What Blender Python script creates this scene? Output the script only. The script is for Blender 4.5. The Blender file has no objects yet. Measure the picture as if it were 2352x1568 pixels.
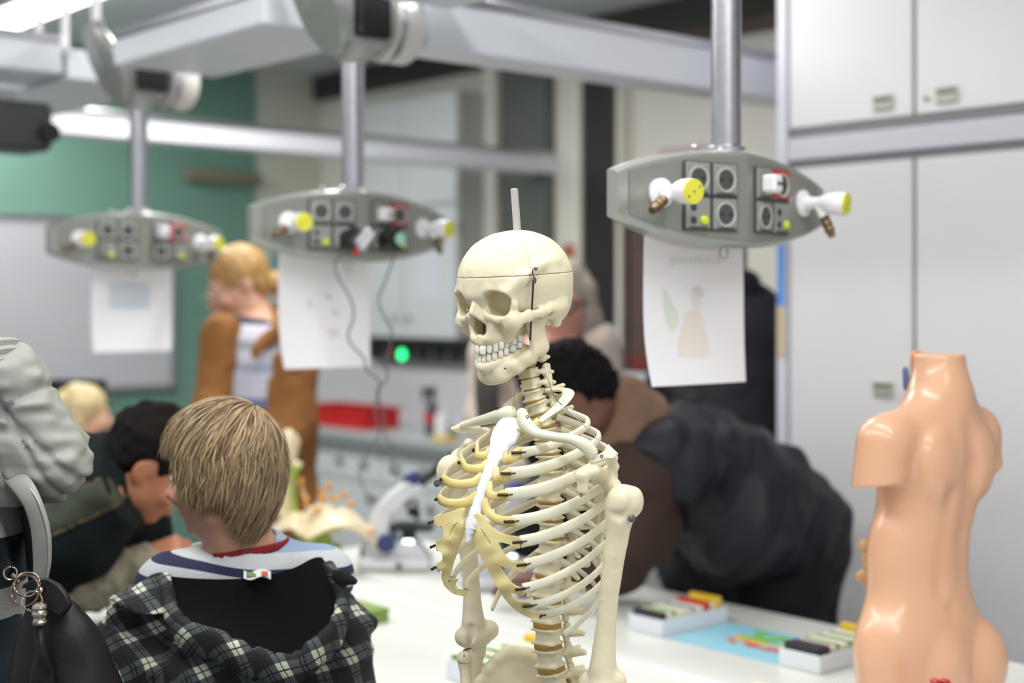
import bpy, math, random
import numpy as np
from mathutils import Vector, Matrix
random.seed(7); RNG = np.random.RandomState(7)
SC = bpy.context.scene
COL = SC.collection
# ---------------------------------------------------------------- camera, world, lights, exposure
F = 2352 * 50 / 36.0            # focal length in pixels of the 2352 wide frame
H = 1.6                         # eye height
PY0 = 695.0                     # pixel row of the horizon
TH = math.radians(41.0)         # the room is turned 41 degrees against the view
CT, ST = math.cos(TH), math.sin(TH)
cam_data = bpy.data.cameras.new('camera')
cam_data.lens = 50; cam_data.sensor_width = 36; cam_data.sensor_fit = 'HORIZONTAL'
cam_data.shift_y = -(784 - PY0) / 2352
cam_data.clip_start = 0.05
cam_data.dof.use_dof = True
cam_data.dof.focus_distance = 1.98
cam_data.dof.aperture_fstop = 2.2
cam_data.dof.aperture_blades = 0
CAM = bpy.data.objects.new('camera', cam_data); COL.objects.link(CAM)
CAM.location = (0, 0, H); CAM.rotation_euler = (math.pi / 2, 0, -TH)
SC.camera = CAM
W_ = bpy.data.worlds.new('world'); SC.world = W_
try: W_.use_nodes = True
except Exception: pass
bg = W_.node_tree.nodes.get('Background') or W_.node_tree.nodes.new('ShaderNodeBackground')
bg.inputs[0].default_value = (0.93, 0.96, 1.0, 1); bg.inputs[1].default_value = 0.62
SC.view_settings.view_transform = 'Standard'; SC.view_settings.look = 'None'
SC.view_settings.exposure = 0.1; SC.view_settings.gamma = 1.0
SC.view_settings.use_curve_mapping = False
try:
    SC.cycles.use_denoising = True; SC.cycles.max_bounces = 8
    SC.cycles.sample_clamp_indirect = 6.0
except Exception: pass

def strip_light(name, loc, sx, sy, power, color=(1.0, 0.985, 0.95)):
    l = bpy.data.lights.new(name, 'AREA'); l.shape = 'RECTANGLE'; l.size = sx; l.size_y = sy
    l.energy = power; l.color = color
    o = bpy.data.objects.new(name, l); COL.objects.link(o); o.location = loc
    return o
# fluorescent rows under the ceiling (their housings are built further down)
LAMPS = [(2.72, 5.2, 4.7, 19.), (1.7, 1.0, 3.0, 7.), (0.35, 4.2, 3.0, 11.), (0.35, 1.0, 3.0, 12.), (0.35, -1.6, 2.0, 12.)]
for i, (lx, ly, ll, lw) in enumerate(LAMPS):
    strip_light('lamp_light', (lx, ly, 2.965), 0.16, ll, lw * ll)

# ---------------------------------------------------------------- coordinates
def W(p):                       # view frame (right, depth, z) -> world
    return Vector((CT * p[0] + ST * p[1], -ST * p[0] + CT * p[1], p[2]))
def P(px, py, d):               # a pixel at a depth -> view frame
    return np.array([(px - 1176) / F * d, d, H + (PY0 - py) / F * d])
def A(*v): return np.array(v, dtype=float)
def unit(v):
    v = np.asarray(v, float); return v / (np.linalg.norm(v) + 1e-12)
def rotm(axis, deg):
    return np.array(Matrix.Rotation(math.radians(deg), 3, Vector(axis)))
def euler(x, y, z):
    return rotm((0, 0, 1), z) @ rotm((0, 1, 0), y) @ rotm((1, 0, 0), x)

# ---------------------------------------------------------------- materials
def lin(c):
    if isinstance(c, str):
        c = c.lstrip('#'); c = [int(c[i:i + 2], 16) / 255 for i in (0, 2, 4)]
    return [x / 12.92 if x <= .04045 else ((x + .055) / 1.055) ** 2.4 for x in c]
MATS = {}
def M(name, col, rough=.5, metal=0., var=0., vscale=6., bump=0., bscale=60., spec=.5, sss=0., coat=0., emit=0., alpha=1., island=0., col2=None, sheen=0., trans=0.):
    if name in MATS: return MATS[name]
    m = bpy.data.materials.new(name); MATS[name] = m
    try: m.use_nodes = True
    except Exception: pass
    nt = m.node_tree; b = nt.nodes.get('Principled BSDF')
    c = lin(col); b.inputs['Base Color'].default_value = (*c, 1)
    b.inputs['Roughness'].default_value = rough; b.inputs['Metallic'].default_value = metal
    b.inputs['Specular IOR Level'].default_value = spec
    if sss: b.inputs['Subsurface Weight'].default_value = sss; b.inputs['Subsurface Radius'].default_value = (.012, .006, .003); b.inputs['Subsurface Scale'].default_value = 1.
    if coat: b.inputs['Coat Weight'].default_value = coat; b.inputs['Coat Roughness'].default_value = .12
    if sheen: b.inputs['Sheen Weight'].default_value = sheen
    if trans: b.inputs['Transmission Weight'].default_value = trans
    if emit: b.inputs['Emission Color'].default_value = (*c, 1); b.inputs['Emission Strength'].default_value = emit
    src = None
    if var or col2:
        tc = nt.nodes.new('ShaderNodeTexCoord'); n = nt.nodes.new('ShaderNodeTexNoise'); n.inputs['Scale'].default_value = vscale; n.inputs['Detail'].default_value = 5
        nt.links.new(tc.outputs['Object'], n.inputs['Vector'])
        r = nt.nodes.new('ShaderNodeValToRGB'); r.color_ramp.elements[0].position = .32; r.color_ramp.elements[1].position = .68
        c2 = lin(col2) if col2 else [min(1, x * (1 + var)) for x in c]
        c1 = c if col2 else [x * (1 - var) for x in c]
        r.color_ramp.elements[0].color = (*c1, 1); r.color_ramp.elements[1].color = (*c2, 1)
        nt.links.new(n.outputs['Fac'], r.inputs['Fac']); src = r.outputs['Color']
    if island:
        g = nt.nodes.new('ShaderNodeNewGeometry'); hs = nt.nodes.new('ShaderNodeHueSaturation')
        mr = nt.nodes.new('ShaderNodeMapRange'); mr.inputs['To Min'].default_value = 1 - island; mr.inputs['To Max'].default_value = 1 + island
        nt.links.new(g.outputs['Random Per Island'], mr.inputs['Value']); nt.links.new(mr.outputs['Result'], hs.inputs['Value'])
        if src: nt.links.new(src, hs.inputs['Color'])
        else: hs.inputs['Color'].default_value = (*c, 1)
        src = hs.outputs['Color']
    if src: nt.links.new(src, b.inputs['Base Color'])
    if bump:
        tc = nt.nodes.new('ShaderNodeTexCoord'); n = nt.nodes.new('ShaderNodeTexNoise'); n.inputs['Scale'].default_value = bscale; n.inputs['Detail'].default_value = 4
        nt.links.new(tc.outputs['Object'], n.inputs['Vector'])
        bp = nt.nodes.new('ShaderNodeBump'); bp.inputs['Strength'].default_value = bump; bp.inputs['Distance'].default_value = .004
        nt.links.new(n.outputs['Fac'], bp.inputs['Height']); nt.links.new(bp.outputs['Normal'], b.inputs['Normal'])
    return m

# ---------------------------------------------------------------- mesh builder
class MB:
    def __init__(s): s.v = []; s.f = []; s.n = 0
    def add(s, v, f):
        v = np.asarray(v, float).reshape(-1, 3); k = s.n
        s.v.append(v); s.f.extend([tuple(int(i) + k for i in q) for q in f]); s.n += len(v); return s
    def box(s, c, h, R=None, b=.0):
        h = np.asarray(h, float); c = np.asarray(c, float)
        b = min(b, h.min() * .95)
        if b <= 0:
            v = [(x * h[0], y * h[1], z * h[2]) for x in (-1, 1) for y in (-1, 1) for z in (-1, 1)]
            f = [(0, 1, 3, 2), (4, 6, 7, 5), (0, 4, 5, 1), (2, 3, 7, 6), (0, 2, 6, 4), (1, 5, 7, 3)]
        else:
            v = []; idx = {}
            for x in (-1, 1):
                for y in (-1, 1):
                    for z in (-1, 1):
                        for a in range(3):
                            p = [x * (h[0] - b), y * (h[1] - b), z * (h[2] - b)]; p[a] = (x, y, z)[a] * h[a]
                            idx[x, y, z, a] = len(v); v.append(p)
            f = []
            for a in range(3):
                o = [i for i in range(3) if i != a]
                for sgn in (-1, 1):
                    q = []
                    for s1, s2 in ((-1, -1), (1, -1), (1, 1), (-1, 1)):
                        k = [0, 0, 0]; k[a] = sgn; k[o[0]] = s1; k[o[1]] = s2; q.append(idx[(*k, a)])
                    f.append(q)
                for s1 in (-1, 1):
                    for s2 in (-1, 1):
                        k1 = [0, 0, 0]; k1[a] = -1; k1[o[0]] = s1; k1[o[1]] = s2; k2 = list(k1); k2[a] = 1
                        f.append([idx[(*k1, o[0])], idx[(*k2, o[0])], idx[(*k2, o[1])], idx[(*k1, o[1])]])
            for x in (-1, 1):
                for y in (-1, 1):
                    for z in (-1, 1): f.append([idx[x, y, z, a] for a in range(3)])
            vv = np.array(v); f2 = []
            for q in f:
                p = vv[q]; nn = np.cross(p[1] - p[0], p[2] - p[0])
                f2.append(q if nn @ p.mean(0) > 0 else q[::-1])
            f = f2
        v = np.array(v)
        if R is not None: v = v @ np.asarray(R).T
        return s.add(v + c, f)
    def box2(s, lo, hi, b=.0):
        lo = np.asarray(lo, float); hi = np.asarray(hi, float); return s.box((lo + hi) / 2, (hi - lo) / 2, None, b)
    def sweep(s, pts, ra, rb=None, up=(0, 0, 1), n=10, caps=True, sub=1, round_ends=False):
        # a swept ellipse; ra across (along up), rb across the other way
        pts = np.asarray(pts, float); N = len(pts)
        ra = np.broadcast_to(np.asarray(ra, float), (N,)).copy() if np.ndim(ra) == 0 else np.asarray(ra, float)
        rb = ra.copy() if rb is None else (np.full(N, float(rb)) if np.ndim(rb) == 0 else np.asarray(rb, float))
        up = np.asarray(up, float); ups = np.tile(up, (N, 1)) if up.ndim == 1 else up
        if sub > 1 and N > 2:
            t = np.linspace(0, N - 1, (N - 1) * sub + 1)
            pts, ra, rb, ups = spl(pts, t), spl(ra[:, None], t)[:, 0], spl(rb[:, None], t)[:, 0], spl(ups, t); N = len(pts)
        if round_ends:
            def ext(p, q, r1, r2):
                dd = unit(p - q); e = min(r1, r2)
                return [(p + dd * e * .62, .8), (p + dd * e * .93, .4)]
            h_ = ext(pts[0], pts[1], ra[0], rb[0])[::-1]; t_ = ext(pts[-1], pts[-2], ra[-1], rb[-1])
            pts = np.array([q[0] for q in h_] + list(pts) + [q[0] for q in t_])
            ra = np.array([ra[0] * q[1] for q in h_] + list(ra) + [ra[-1] * q[1] for q in t_])
            rb = np.array([rb[0] * q[1] for q in h_] + list(rb) + [rb[-1] * q[1] for q in t_])
            ups = np.array([ups[0]] * 2 + list(ups) + [ups[-1]] * 2); N = len(pts)
        tan = np.gradient(pts, axis=0); ang = np.arange(n) * 2 * math.pi / n
        v = []; prev = None
        for i in range(N):
            t = unit(tan[i]); u = ups[i] - t * (ups[i] @ t)
            if np.linalg.norm(u) < 1e-3: u = prev if prev is not None else np.cross(t, (1, 0, .3))
            u = unit(u - t * (u @ t)); prev = u; w = np.cross(t, u)
            v.append(pts[i] + np.outer(np.cos(ang) * ra[i], u) + np.outer(np.sin(ang) * rb[i], w))
        v = np.concatenate(v); f = []
        for i in range(N - 1):
            for j in range(n):
                k = (j + 1) % n; f.append((i * n + j, i * n + k, (i + 1) * n + k, (i + 1) * n + j))
        if caps: f.append(tuple(range(n))[::-1]); f.append(tuple((N - 1) * n + j for j in range(n)))
        return s.add(v, f)
    def cyl(s, a, b, r, r2=None, n=20, caps=True):
        a = np.asarray(a, float); b = np.asarray(b, float)
        up = (0, 0, 1) if abs(unit(b - a)[2]) < .9 else (1, 0, 0)
        return s.sweep([a, b], [r, r if r2 is None else r2], up=up, n=n, caps=caps)
    def lathe(s, prof, c=(0, 0, 0), ax=(0, 0, 1), n=24):
        # prof: list of (radius, height) along ax
        ax = unit(ax); u = unit(np.cross(ax, (1, 0, 0) if abs(ax[0]) < .9 else (0, 1, 0))); w = np.cross(ax, u)
        ang = np.arange(n) * 2 * math.pi / n; v = []; f = []
        for r, h in prof: v.append(np.asarray(c, float) + ax * h + r * (np.outer(np.cos(ang), u) + np.outer(np.sin(ang), w)))
        for i in range(len(prof) - 1):
            for j in range(n):
                k = (j + 1) % n; f.append((i * n + j, i * n + k, (i + 1) * n + k, (i + 1) * n + j))
        f.append(tuple(range(n))[::-1]); f.append(tuple((len(prof) - 1) * n + j for j in range(n)))
        return s.add(np.concatenate(v), f)
    def prism(s, poly, o, u, w, depth, bev=0.):
        # polygon (2d) in the plane (u, w) at o, extruded along u x w by depth
        u = np.asarray(u, float); w = np.asarray(w, float); nn = unit(np.cross(u, w)); o = np.asarray(o, float)
        poly = np.asarray(poly, float); k = len(poly)
        ar = sum(poly[i][0] * poly[(i + 1) % k][1] - poly[(i + 1) % k][0] * poly[i][1] for i in range(k))
        if ar < 0: poly = poly[::-1]
        ctr = poly.mean(0); layers = [(0., 1.), (depth, 1.)]
        def lay(dz, inset):
            q = poly
            if inset: q = ctr + (poly - ctr) * (1 - inset / np.maximum(np.linalg.norm(poly - ctr, axis=1, keepdims=True), 1e-6))
            return o + np.outer(q[:, 0], u) + np.outer(q[:, 1], w) + nn * dz
        L = [lay(0, bev), lay(bev, 0), lay(depth - bev, 0), lay(depth, bev)] if bev else [lay(0, 0), lay(depth, 0)]
        f = []
        for i in range(len(L) - 1):
            for j in range(k):
                j2 = (j + 1) % k; f.append((i * k + j, i * k + j2, (i + 1) * k + j2, (i + 1) * k + j))
        f.append(tuple(range(k))[::-1]); f.append(tuple((len(L) - 1) * k + j for j in range(k)))
        return s.add(np.concatenate(L), f)
    def ell(s, c, r, R=None, n=16, m=10):
        v = []; f = []
        for i in range(1, m):
            a = math.pi * i / m
            for j in range(n):
                b = 2 * math.pi * j / n; v.append((math.sin(a) * math.cos(b), math.sin(a) * math.sin(b), math.cos(a)))
        v += [(0, 0, 1), (0, 0, -1)]
        for i in range(m - 2):
            for j in range(n):
                k = (j + 1) % n; f.append((i * n + j, (i + 1) * n + j, (i + 1) * n + k, i * n + k))
        t = (m - 1) * n
        for j in range(n):
            k = (j + 1) % n; f.append((t, j, k)); f.append((t + 1, (m - 2) * n + k, (m - 2) * n + j))
        v = np.array(v) * np.asarray(r, float)
        if R is not None: v = v @ np.asarray(R).T
        return s.add(v + np.asarray(c, float), f)
    def grid(s, fn, nu, nv):
        v = [fn(i / (nu - 1), j / (nv - 1)) for j in range(nv) for i in range(nu)]
        f = [(j * nu + i, j * nu + i + 1, (j + 1) * nu + i + 1, (j + 1) * nu + i) for j in range(nv - 1) for i in range(nu - 1)]
        return s.add(v, f)
    def sheet(s, fn, nu, nv, th, eps=1e-3):
        # a surface with thickness th
        g = np.array([[fn(i / (nu - 1), j / (nv - 1)) for i in range(nu)] for j in range(nv)], float)
        gu = np.gradient(g, axis=1); gv = np.gradient(g, axis=0); nn = np.cross(gu, gv); nn /= np.linalg.norm(nn, axis=2, keepdims=True) + 1e-12
        a = (g + nn * th / 2).reshape(-1, 3); b = (g - nn * th / 2).reshape(-1, 3); k = nu * nv; f = []
        for j in range(nv - 1):
            for i in range(nu - 1):
                q = (j * nu + i, j * nu + i + 1, (j + 1) * nu + i + 1, (j + 1) * nu + i); f.append(q); f.append(tuple(x + k for x in q[::-1]))
        rim = [j * 1 for j in range(nu)] + [j * nu + nu - 1 for j in range(1, nv)] + [(nv - 1) * nu + i for i in range(nu - 2, -1, -1)] + [j * nu for j in range(nv - 2, 0, -1)]
        for i in range(len(rim)):
            p, q = rim[i], rim[(i + 1) % len(rim)]; f.append((q, p, p + k, q + k))
        return s.add(np.concatenate([a, b]), f)
    def verts(s): return np.concatenate(s.v) if s.v else np.zeros((0, 3))

def spl(p, t):                  # Catmull-Rom through the rows of p at parameters t
    p = np.asarray(p, float); N = len(p); i = np.clip(np.floor(t).astype(int), 0, N - 2); u = (t - i)[:, None]
    g = lambda k: p[np.clip(k, 0, N - 1)]
    a, b, c, d = g(i - 1), g(i), g(i + 1), g(i + 2)
    a = np.where((i - 1 < 0)[:, None], 2 * b - c, a); d = np.where((i + 2 > N - 1)[:, None], 2 * c - b, d)
    return .5 * (2 * b + (c - a) * u + (2 * a - 5 * b + 4 * c - d) * u ** 2 + (3 * b - a - 3 * c + d) * u ** 3)

def mesh_data(name, v, f, smooth=True, angle=None):
    me = bpy.data.meshes.new(name)
    if isinstance(f, np.ndarray):
        me.vertices.add(len(v)); me.vertices.foreach_set('co', np.ascontiguousarray(v, np.float32).ravel())
        nf, k = f.shape; me.loops.add(nf * k); me.loops.foreach_set('vertex_index', f.astype(np.int32).ravel())
        me.polygons.add(nf); me.polygons.foreach_set('loop_start', np.arange(0, nf * k, k, dtype=np.int32))
        me.update(calc_edges=True); me.validate()
    else:
        me.from_pydata([tuple(x) for x in v], [], f); me.update()
    me.polygons.foreach_set('use_smooth', np.full(len(me.polygons), bool(smooth)))
    if smooth and angle:
        try: me.set_sharp_from_angle(angle=math.radians(angle))
        except Exception: pass
    return me

class Thing:
    """An object of the scene: an Empty at its base that parents its parts, or (solo) one mesh."""
    def __init__(s, name, label=None, cat=None, at=(0, 0, 0), frame='view', group=None, kind=None, rot=None):
        s.frame = frame; s.o0 = np.asarray(at, float)
        s.name = name; s.props = dict(label=label, category=cat, group=group, kind=kind); s.obj = None
        s.loc = W(s.o0) if frame == 'view' else Vector(s.o0)
        s.rz = -TH if frame == 'view' else 0.
        s.sub = s.o0
        if frame == 'local': s.sub = np.zeros(3); s.rz = rot or 0.
    def _tag(s, o):
        for k, v in s.props.items():
            if v: o[k] = v
    def root(s):
        if s.obj is None:
            o = bpy.data.objects.new(s.name, None); o.empty_display_size = .05; COL.objects.link(o)
            o.location = s.loc; o.rotation_euler = (0, 0, s.rz); s._tag(o); s.obj = o
        return s.obj
    def part(s, name, mb, mat, parent=None, smooth=True, angle=35, label=None, kind=None):
        v, f = (mb.verts(), mb.f) if isinstance(mb, MB) else mb
        if len(v) == 0: return None
        o = bpy.data.objects.new(name, mesh_data(name, v - s.sub, f, smooth, angle)); COL.objects.link(o)
        if isinstance(mat, (list, tuple)):
            for m in mat: o.data.materials.append(m)
        else: o.data.materials.append(mat)
        o.parent = parent if parent is not None else s.root()
        if label: o['label'] = label
        if kind: o['kind'] = kind
        return o
    def solo(s, mb, mat, smooth=True, angle=35):
        v, f = (mb.verts(), mb.f) if isinstance(mb, MB) else mb
        o = bpy.data.objects.new(s.name, mesh_data(s.name, v - s.sub, f, smooth, angle)); COL.objects.link(o)
        o.data.materials.append(mat); o.location = s.loc; o.rotation_euler = (0, 0, s.rz); s._tag(o); s.obj = o
        return o

def copy_tree(root, loc=None, rz=None, label=None, parent=None):
    c = root.copy(); COL.objects.link(c)
    if parent is not None: c.parent = parent
    if loc is not None: c.location = loc
    if rz is not None: c.rotation_euler = (0, 0, rz)
    if label: c['label'] = label
    for ch in list(root.children): copy_tree(ch, parent=c)
    return c

# ---------------------------------------------------------------- voxel sculpting (signed distances + surface nets)
def smin(a, b, k):
    if k <= 0: return np.minimum(a, b)
    h = np.clip(.5 + .5 * (b - a) / k, 0, 1); return b + (a - b) * h - k * h * (1 - h)
class Vox:
    def __init__(s, lo, hi, h):
        s.lo = np.asarray(lo, float); s.h = h; s.n = np.maximum(4, np.ceil((np.asarray(hi, float) - s.lo) / h).astype(int) + 1)
        s.ax = [(s.lo[i] + h * np.arange(s.n[i])).astype(np.float32) for i in range(3)]
        s.f = np.full(s.n, .05 + 4 * h, np.float32)
    def _reg(s, lo, hi):
        a = np.clip(np.floor((lo - s.lo) / s.h).astype(int), 0, s.n); b = np.clip(np.ceil((hi - s.lo) / s.h).astype(int) + 1, 0, s.n)
        if (b <= a).any(): return None
        sl = tuple(slice(x, y) for x, y in zip(a, b))
        return sl, s.ax[0][sl[0]][:, None, None], s.ax[1][sl[1]][None, :, None], s.ax[2][sl[2]][None, None, :]
    def _op(s, sl, d, op, k):
        a = s.f[sl]
        if op == 'add': s.f[sl] = smin(a, d, k)
        elif op == 'sub': s.f[sl] = -smin(-a, d, k)
        elif op == 'int': s.f[sl] = -smin(-a, -d, k)
    def ell(s, c, r, R=None, k=.004, op='add'):
        c = np.asarray(c, float); r = np.asarray(r, float) * np.ones(3)
        e = r if R is None else np.sqrt(((np.asarray(R) * r) ** 2).sum(1))
        g = s._reg(c - e - k * 1.5 - 2 * s.h, c + e + k * 1.5 + 2 * s.h)
        if g is None: return s
        sl, x, y, z = g; x, y, z = x - c[0], y - c[1], z - c[2]
        if R is not None:
            R = np.asarray(R); x, y, z = (R[0, i] * x + R[1, i] * y + R[2, i] * z for i in range(3))
        k0 = np.sqrt((x / r[0]) ** 2 + (y / r[1]) ** 2 + (z / r[2]) ** 2)
        k1 = np.sqrt((x / r[0] ** 2) ** 2 + (y / r[1] ** 2) ** 2 + (z / r[2] ** 2) ** 2)
        s._op(sl, (k0 * (k0 - 1) / np.maximum(k1, 1e-9)).astype(np.float32), op, k); return s
    def cone(s, a, b, ra, rb=None, k=.004, op='add', flat=None):
        a = np.asarray(a, float); b = np.asarray(b, float); rb = ra if rb is None else rb; R = max(ra, rb)
        m = (R * max(1, flat[1] if flat else 1)) + k * 1.5 + 2 * s.h
        g = s._reg(np.minimum(a, b) - m, np.maximum(a, b) + m)
        if g is None: return s
        sl, x, y, z = g; d = b - a; L = max(d @ d, 1e-12)
        px, py, pz = x - a[0], y - a[1], z - a[2]
        t = np.clip((px * d[0] + py * d[1] + pz * d[2]) / L, 0, 1)
        qx, qy, qz = px - t * d[0], py - t * d[1], pz - t * d[2]
        if flat:                # squash or stretch along flat[0] by flat[1]
            n = unit(flat[0]); w = qx * n[0] + qy * n[1] + qz * n[2]; e = 1 / flat[1] - 1
            qx, qy, qz = qx + n[0] * w * e, qy + n[1] * w * e, qz + n[2] * w * e
        dd = np.sqrt(qx * qx + qy * qy + qz * qz) - (ra + (rb - ra) * t)
        if flat: dd = dd * min(1, flat[1])
        s._op(sl, dd.astype(np.float32), op, k); return s
    def chain(s, pts, rs, k=.004, op='add', flat=None):
        rs = [rs] * len(pts) if np.ndim(rs) == 0 else rs
        for i in range(len(pts) - 1): s.cone(pts[i], pts[i + 1], rs[i], rs[i + 1], k, op, flat)
        return s
    def box(s, c, hf, R=None, r=.002, k=.004, op='add'):
        c = np.asarray(c, float); hf = np.asarray(hf, float)
        e = hf if R is None else np.abs(np.asarray(R)) @ hf
        g = s._reg(c - e - k * 1.5 - 2 * s.h, c + e + k * 1.5 + 2 * s.h)
        if g is None: return s
        sl, x, y, z = g; x, y, z = x - c[0], y - c[1], z - c[2]
        if R is not None:
            R = np.asarray(R); x, y, z = (R[0, i] * x + R[1, i] * y + R[2, i] * z for i in range(3))
        q = [np.abs(w) - (hf[i] - r) for i, w in enumerate((x, y, z))]
        q = np.broadcast_arrays(*q)
        d = np.sqrt(sum(np.maximum(w, 0) ** 2 for w in q)) + np.minimum(np.maximum(np.maximum(q[0], q[1]), q[2]), 0) - r
        s._op(sl, d.astype(np.float32), op, k); return s
    def plane(s, p, n, k=0., keep_below=True):   # keep the side against n
        n = unit(n); x, y, z = (s.ax[0][:, None, None], s.ax[1][None, :, None], s.ax[2][None, None, :])
        d = ((x - p[0]) * n[0] + (y - p[1]) * n[1] + (z - p[2]) * n[2]).astype(np.float32)
        s.f = -smin(-s.f, -(d if keep_below else -d), k); return s
    def field(s, fn):           # add fn(x, y, z) to the distances
        s.f = (s.f + fn(s.ax[0][:, None, None], s.ax[1][None, :, None], s.ax[2][None, None, :])).astype(np.float32); return s
    def noise(s, amp, size, seed=1, stretch=(1, 1, 1)):
        g = np.random.RandomState(seed).rand(20, 20, 20).astype(np.float32) * 2 - 1
        def tri(x, y, z):
            out = 0
            I = [np.floor(w).astype(int) for w in (x, y, z)]; Fr = [w - i for w, i in zip((x, y, z), I)]; Fr = [w * w * (3 - 2 * w) for w in Fr]
            for a in (0, 1):
                for b in (0, 1):
                    for c in (0, 1):
                        wgt = (Fr[0] if a else 1 - Fr[0]) * (Fr[1] if b else 1 - Fr[1]) * (Fr[2] if c else 1 - Fr[2])
                        out = out + wgt * g[(I[0] + a) % 20, (I[1] + b) % 20, (I[2] + c) % 20]
            return out
        return s.field(lambda x, y, z: amp * tri((x + 31) / (size * stretch[0]), (y + 17) / (size * stretch[1]), (z + 5) / (size * stretch[2])))
    def copy(s):
        import copy as cp
        c = cp.copy(s); c.f = s.f.copy(); return c
    def mesh(s, smooth=1):
        f = np.pad(s.f, 1, constant_values=.05); sg = f < 0; n = np.array(f.shape)
        cn = sg[:-1, :-1, :-1].astype(np.int8); cn = sum(sg[a:n[0] - 1 + a, b:n[1] - 1 + b, c:n[2] - 1 + c].astype(np.int8) for a in (0, 1) for b in (0, 1) for c in (0, 1))
        ce = np.argwhere((cn > 0) & (cn < 8))
        if len(ce) == 0: return np.zeros((0, 3)), np.zeros((0, 4), int)
        ids = np.full(n - 1, -1, np.int64); ids[tuple(ce.T)] = np.arange(len(ce))
        off = [(a, b, c) for a in (0, 1) for b in (0, 1) for c in (0, 1)]
        val = np.stack([f[ce[:, 0] + o[0], ce[:, 1] + o[1], ce[:, 2] + o[2]] for o in off], 1)
        acc = np.zeros((len(ce), 3)); cnt = np.zeros(len(ce))
        for i in range(8):
            for j in range(i + 1, 8):
                d = np.array(off[j]) - np.array(off[i])
                if np.abs(d).sum() != 1: continue
                va, vb = val[:, i], val[:, j]; m = (va < 0) != (vb < 0); t = np.where(m, va / np.where(m, va - vb, 1), 0)
                acc += np.where(m[:, None], np.array(off[i]) + t[:, None] * d, 0); cnt += m
        v = ce + acc / cnt[:, None]
        faces = []
        for a in range(3):
            b, c = (a + 1) % 3, (a + 2) % 3
            s0 = [slice(None)] * 3; s1 = [slice(None)] * 3; s0[a] = slice(0, -1); s1[a] = slice(1, None)
            ch = sg[tuple(s0)] != sg[tuple(s1)]; e = np.argwhere(ch)
            e = e[(e[:, b] > 0) & (e[:, c] > 0) & (e[:, b] < n[b] - 1) & (e[:, c] < n[c] - 1)]
            if not len(e): continue
            def g(db, dc):
                q = e.copy(); q[:, b] -= db; q[:, c] -= dc; return ids[tuple(q.T)]
            q = np.stack([g(1, 1), g(0, 1), g(0, 0), g(1, 0)], 1)
            inside = sg[tuple(e.T)]; q = np.where(inside[:, None], q, q[:, ::-1]); faces.append(q)
        q = np.concatenate(faces); q = q[(q >= 0).all(1)]
        for _ in range(smooth):      # one light relaxation
            i_ = np.concatenate([q[:, i] for i in range(4) for j in (1, 3)]); j_ = np.concatenate([q[:, (i + j) % 4] for i in range(4) for j in (1, 3)])
            cnt = np.maximum(np.bincount(i_, minlength=len(v)), 1)
            v = v * .5 + .5 * np.stack([np.bincount(i_, v[j_, a], len(v)) for a in range(3)], 1) / cnt[:, None]
        return (v - 1) * s.h + s.lo, q
# ================================================================ the room (world axes; X runs away to the right, Y away to the left)
m_wall = M('wall_paint', '#dfdcd3', .85, var=.02, vscale=2)
m_wall_far = M('wall_paint_lit', '#cdd0c2', .85, var=.02, vscale=2)  # pale greenish tone puts the light on the far wall into the paint
m_green = M('green_paint', '#6b9384', .8, var=.04, vscale=1.5)
m_ceil = M('ceiling_paint', '#c9ccd0', .9, var=.02)
m_floor = M('linoleum', '#6b6f70', .5, var=.12, vscale=8)
m_dark = M('dark_frieze_shadow', '#3b3d38', .7, var=.08)
m_brown = M('brown_board', '#5b4a44', .6, var=.1)
m_white = M('white_laminate', '#d9d8db', .42, var=.01)
m_alu = M('aluminium', '#b9b9bf', .32, 1., var=.06, vscale=40)
m_duct = M('duct_lacquer', '#dfe2ea', .35, var=.02)
m_grey = M('grey_lacquer', '#a9a9a8', .4, var=.03)
m_black = M('black_plastic', '#141416', .4)
m_seam = M('dark_gap', '#77797c', .6)

def structure(name, lo, hi, mat):
    mb = MB().box2(lo, hi); t = Thing(name, at=((lo[0] + hi[0]) / 2, (lo[1] + hi[1]) / 2, lo[2]), frame='room', kind='structure')
    return t.solo(mb, mat, smooth=False)
structure('floor', (-3, -3.5, -.1), (6, 7.9, 0), m_floor)
structure('ceiling', (-3, -3.5, 3.05), (6, 7.9, 3.15), m_ceil)
wf = structure('wall_front', (-3, 7.74, 0), (5.4, 7.9, 3.05), m_wall_far)
structure('trim_1', (-3, 7.72, 0), (4.6, 7.74, 3.05), m_green)['label'] = 'green painted field of the far wall'
wr = structure('wall_right', (5.1, -3.5, 0), (5.3, 7.9, 3.05), m_wall)
structure('trim_2', (5.03, -1, 2.9), (5.1, 7.74, 3.05), m_dark)  # dark wall strip; its far stretch paints a thin shadow below the ceiling
structure('trim_3', (5.05, -1, 2.83), (5.1, 5.0, 2.9), m_brown)
structure('trim_4', (5.04, 5.52, 0), (5.1, 5.9, 2.9), M('slate_panel', '#5d615c', .6, var=.04))
structure('trim_5', (5.0, 5.9, 0), (5.1, 5.99, 2.9), m_wall)
structure('baseboard_front', (-3, 7.70, 0), (4.6, 7.72, .08), m_grey)
structure('baseboard_right', (5.02, -1, 0), (5.1, 4.2, .08), m_grey)
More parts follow.
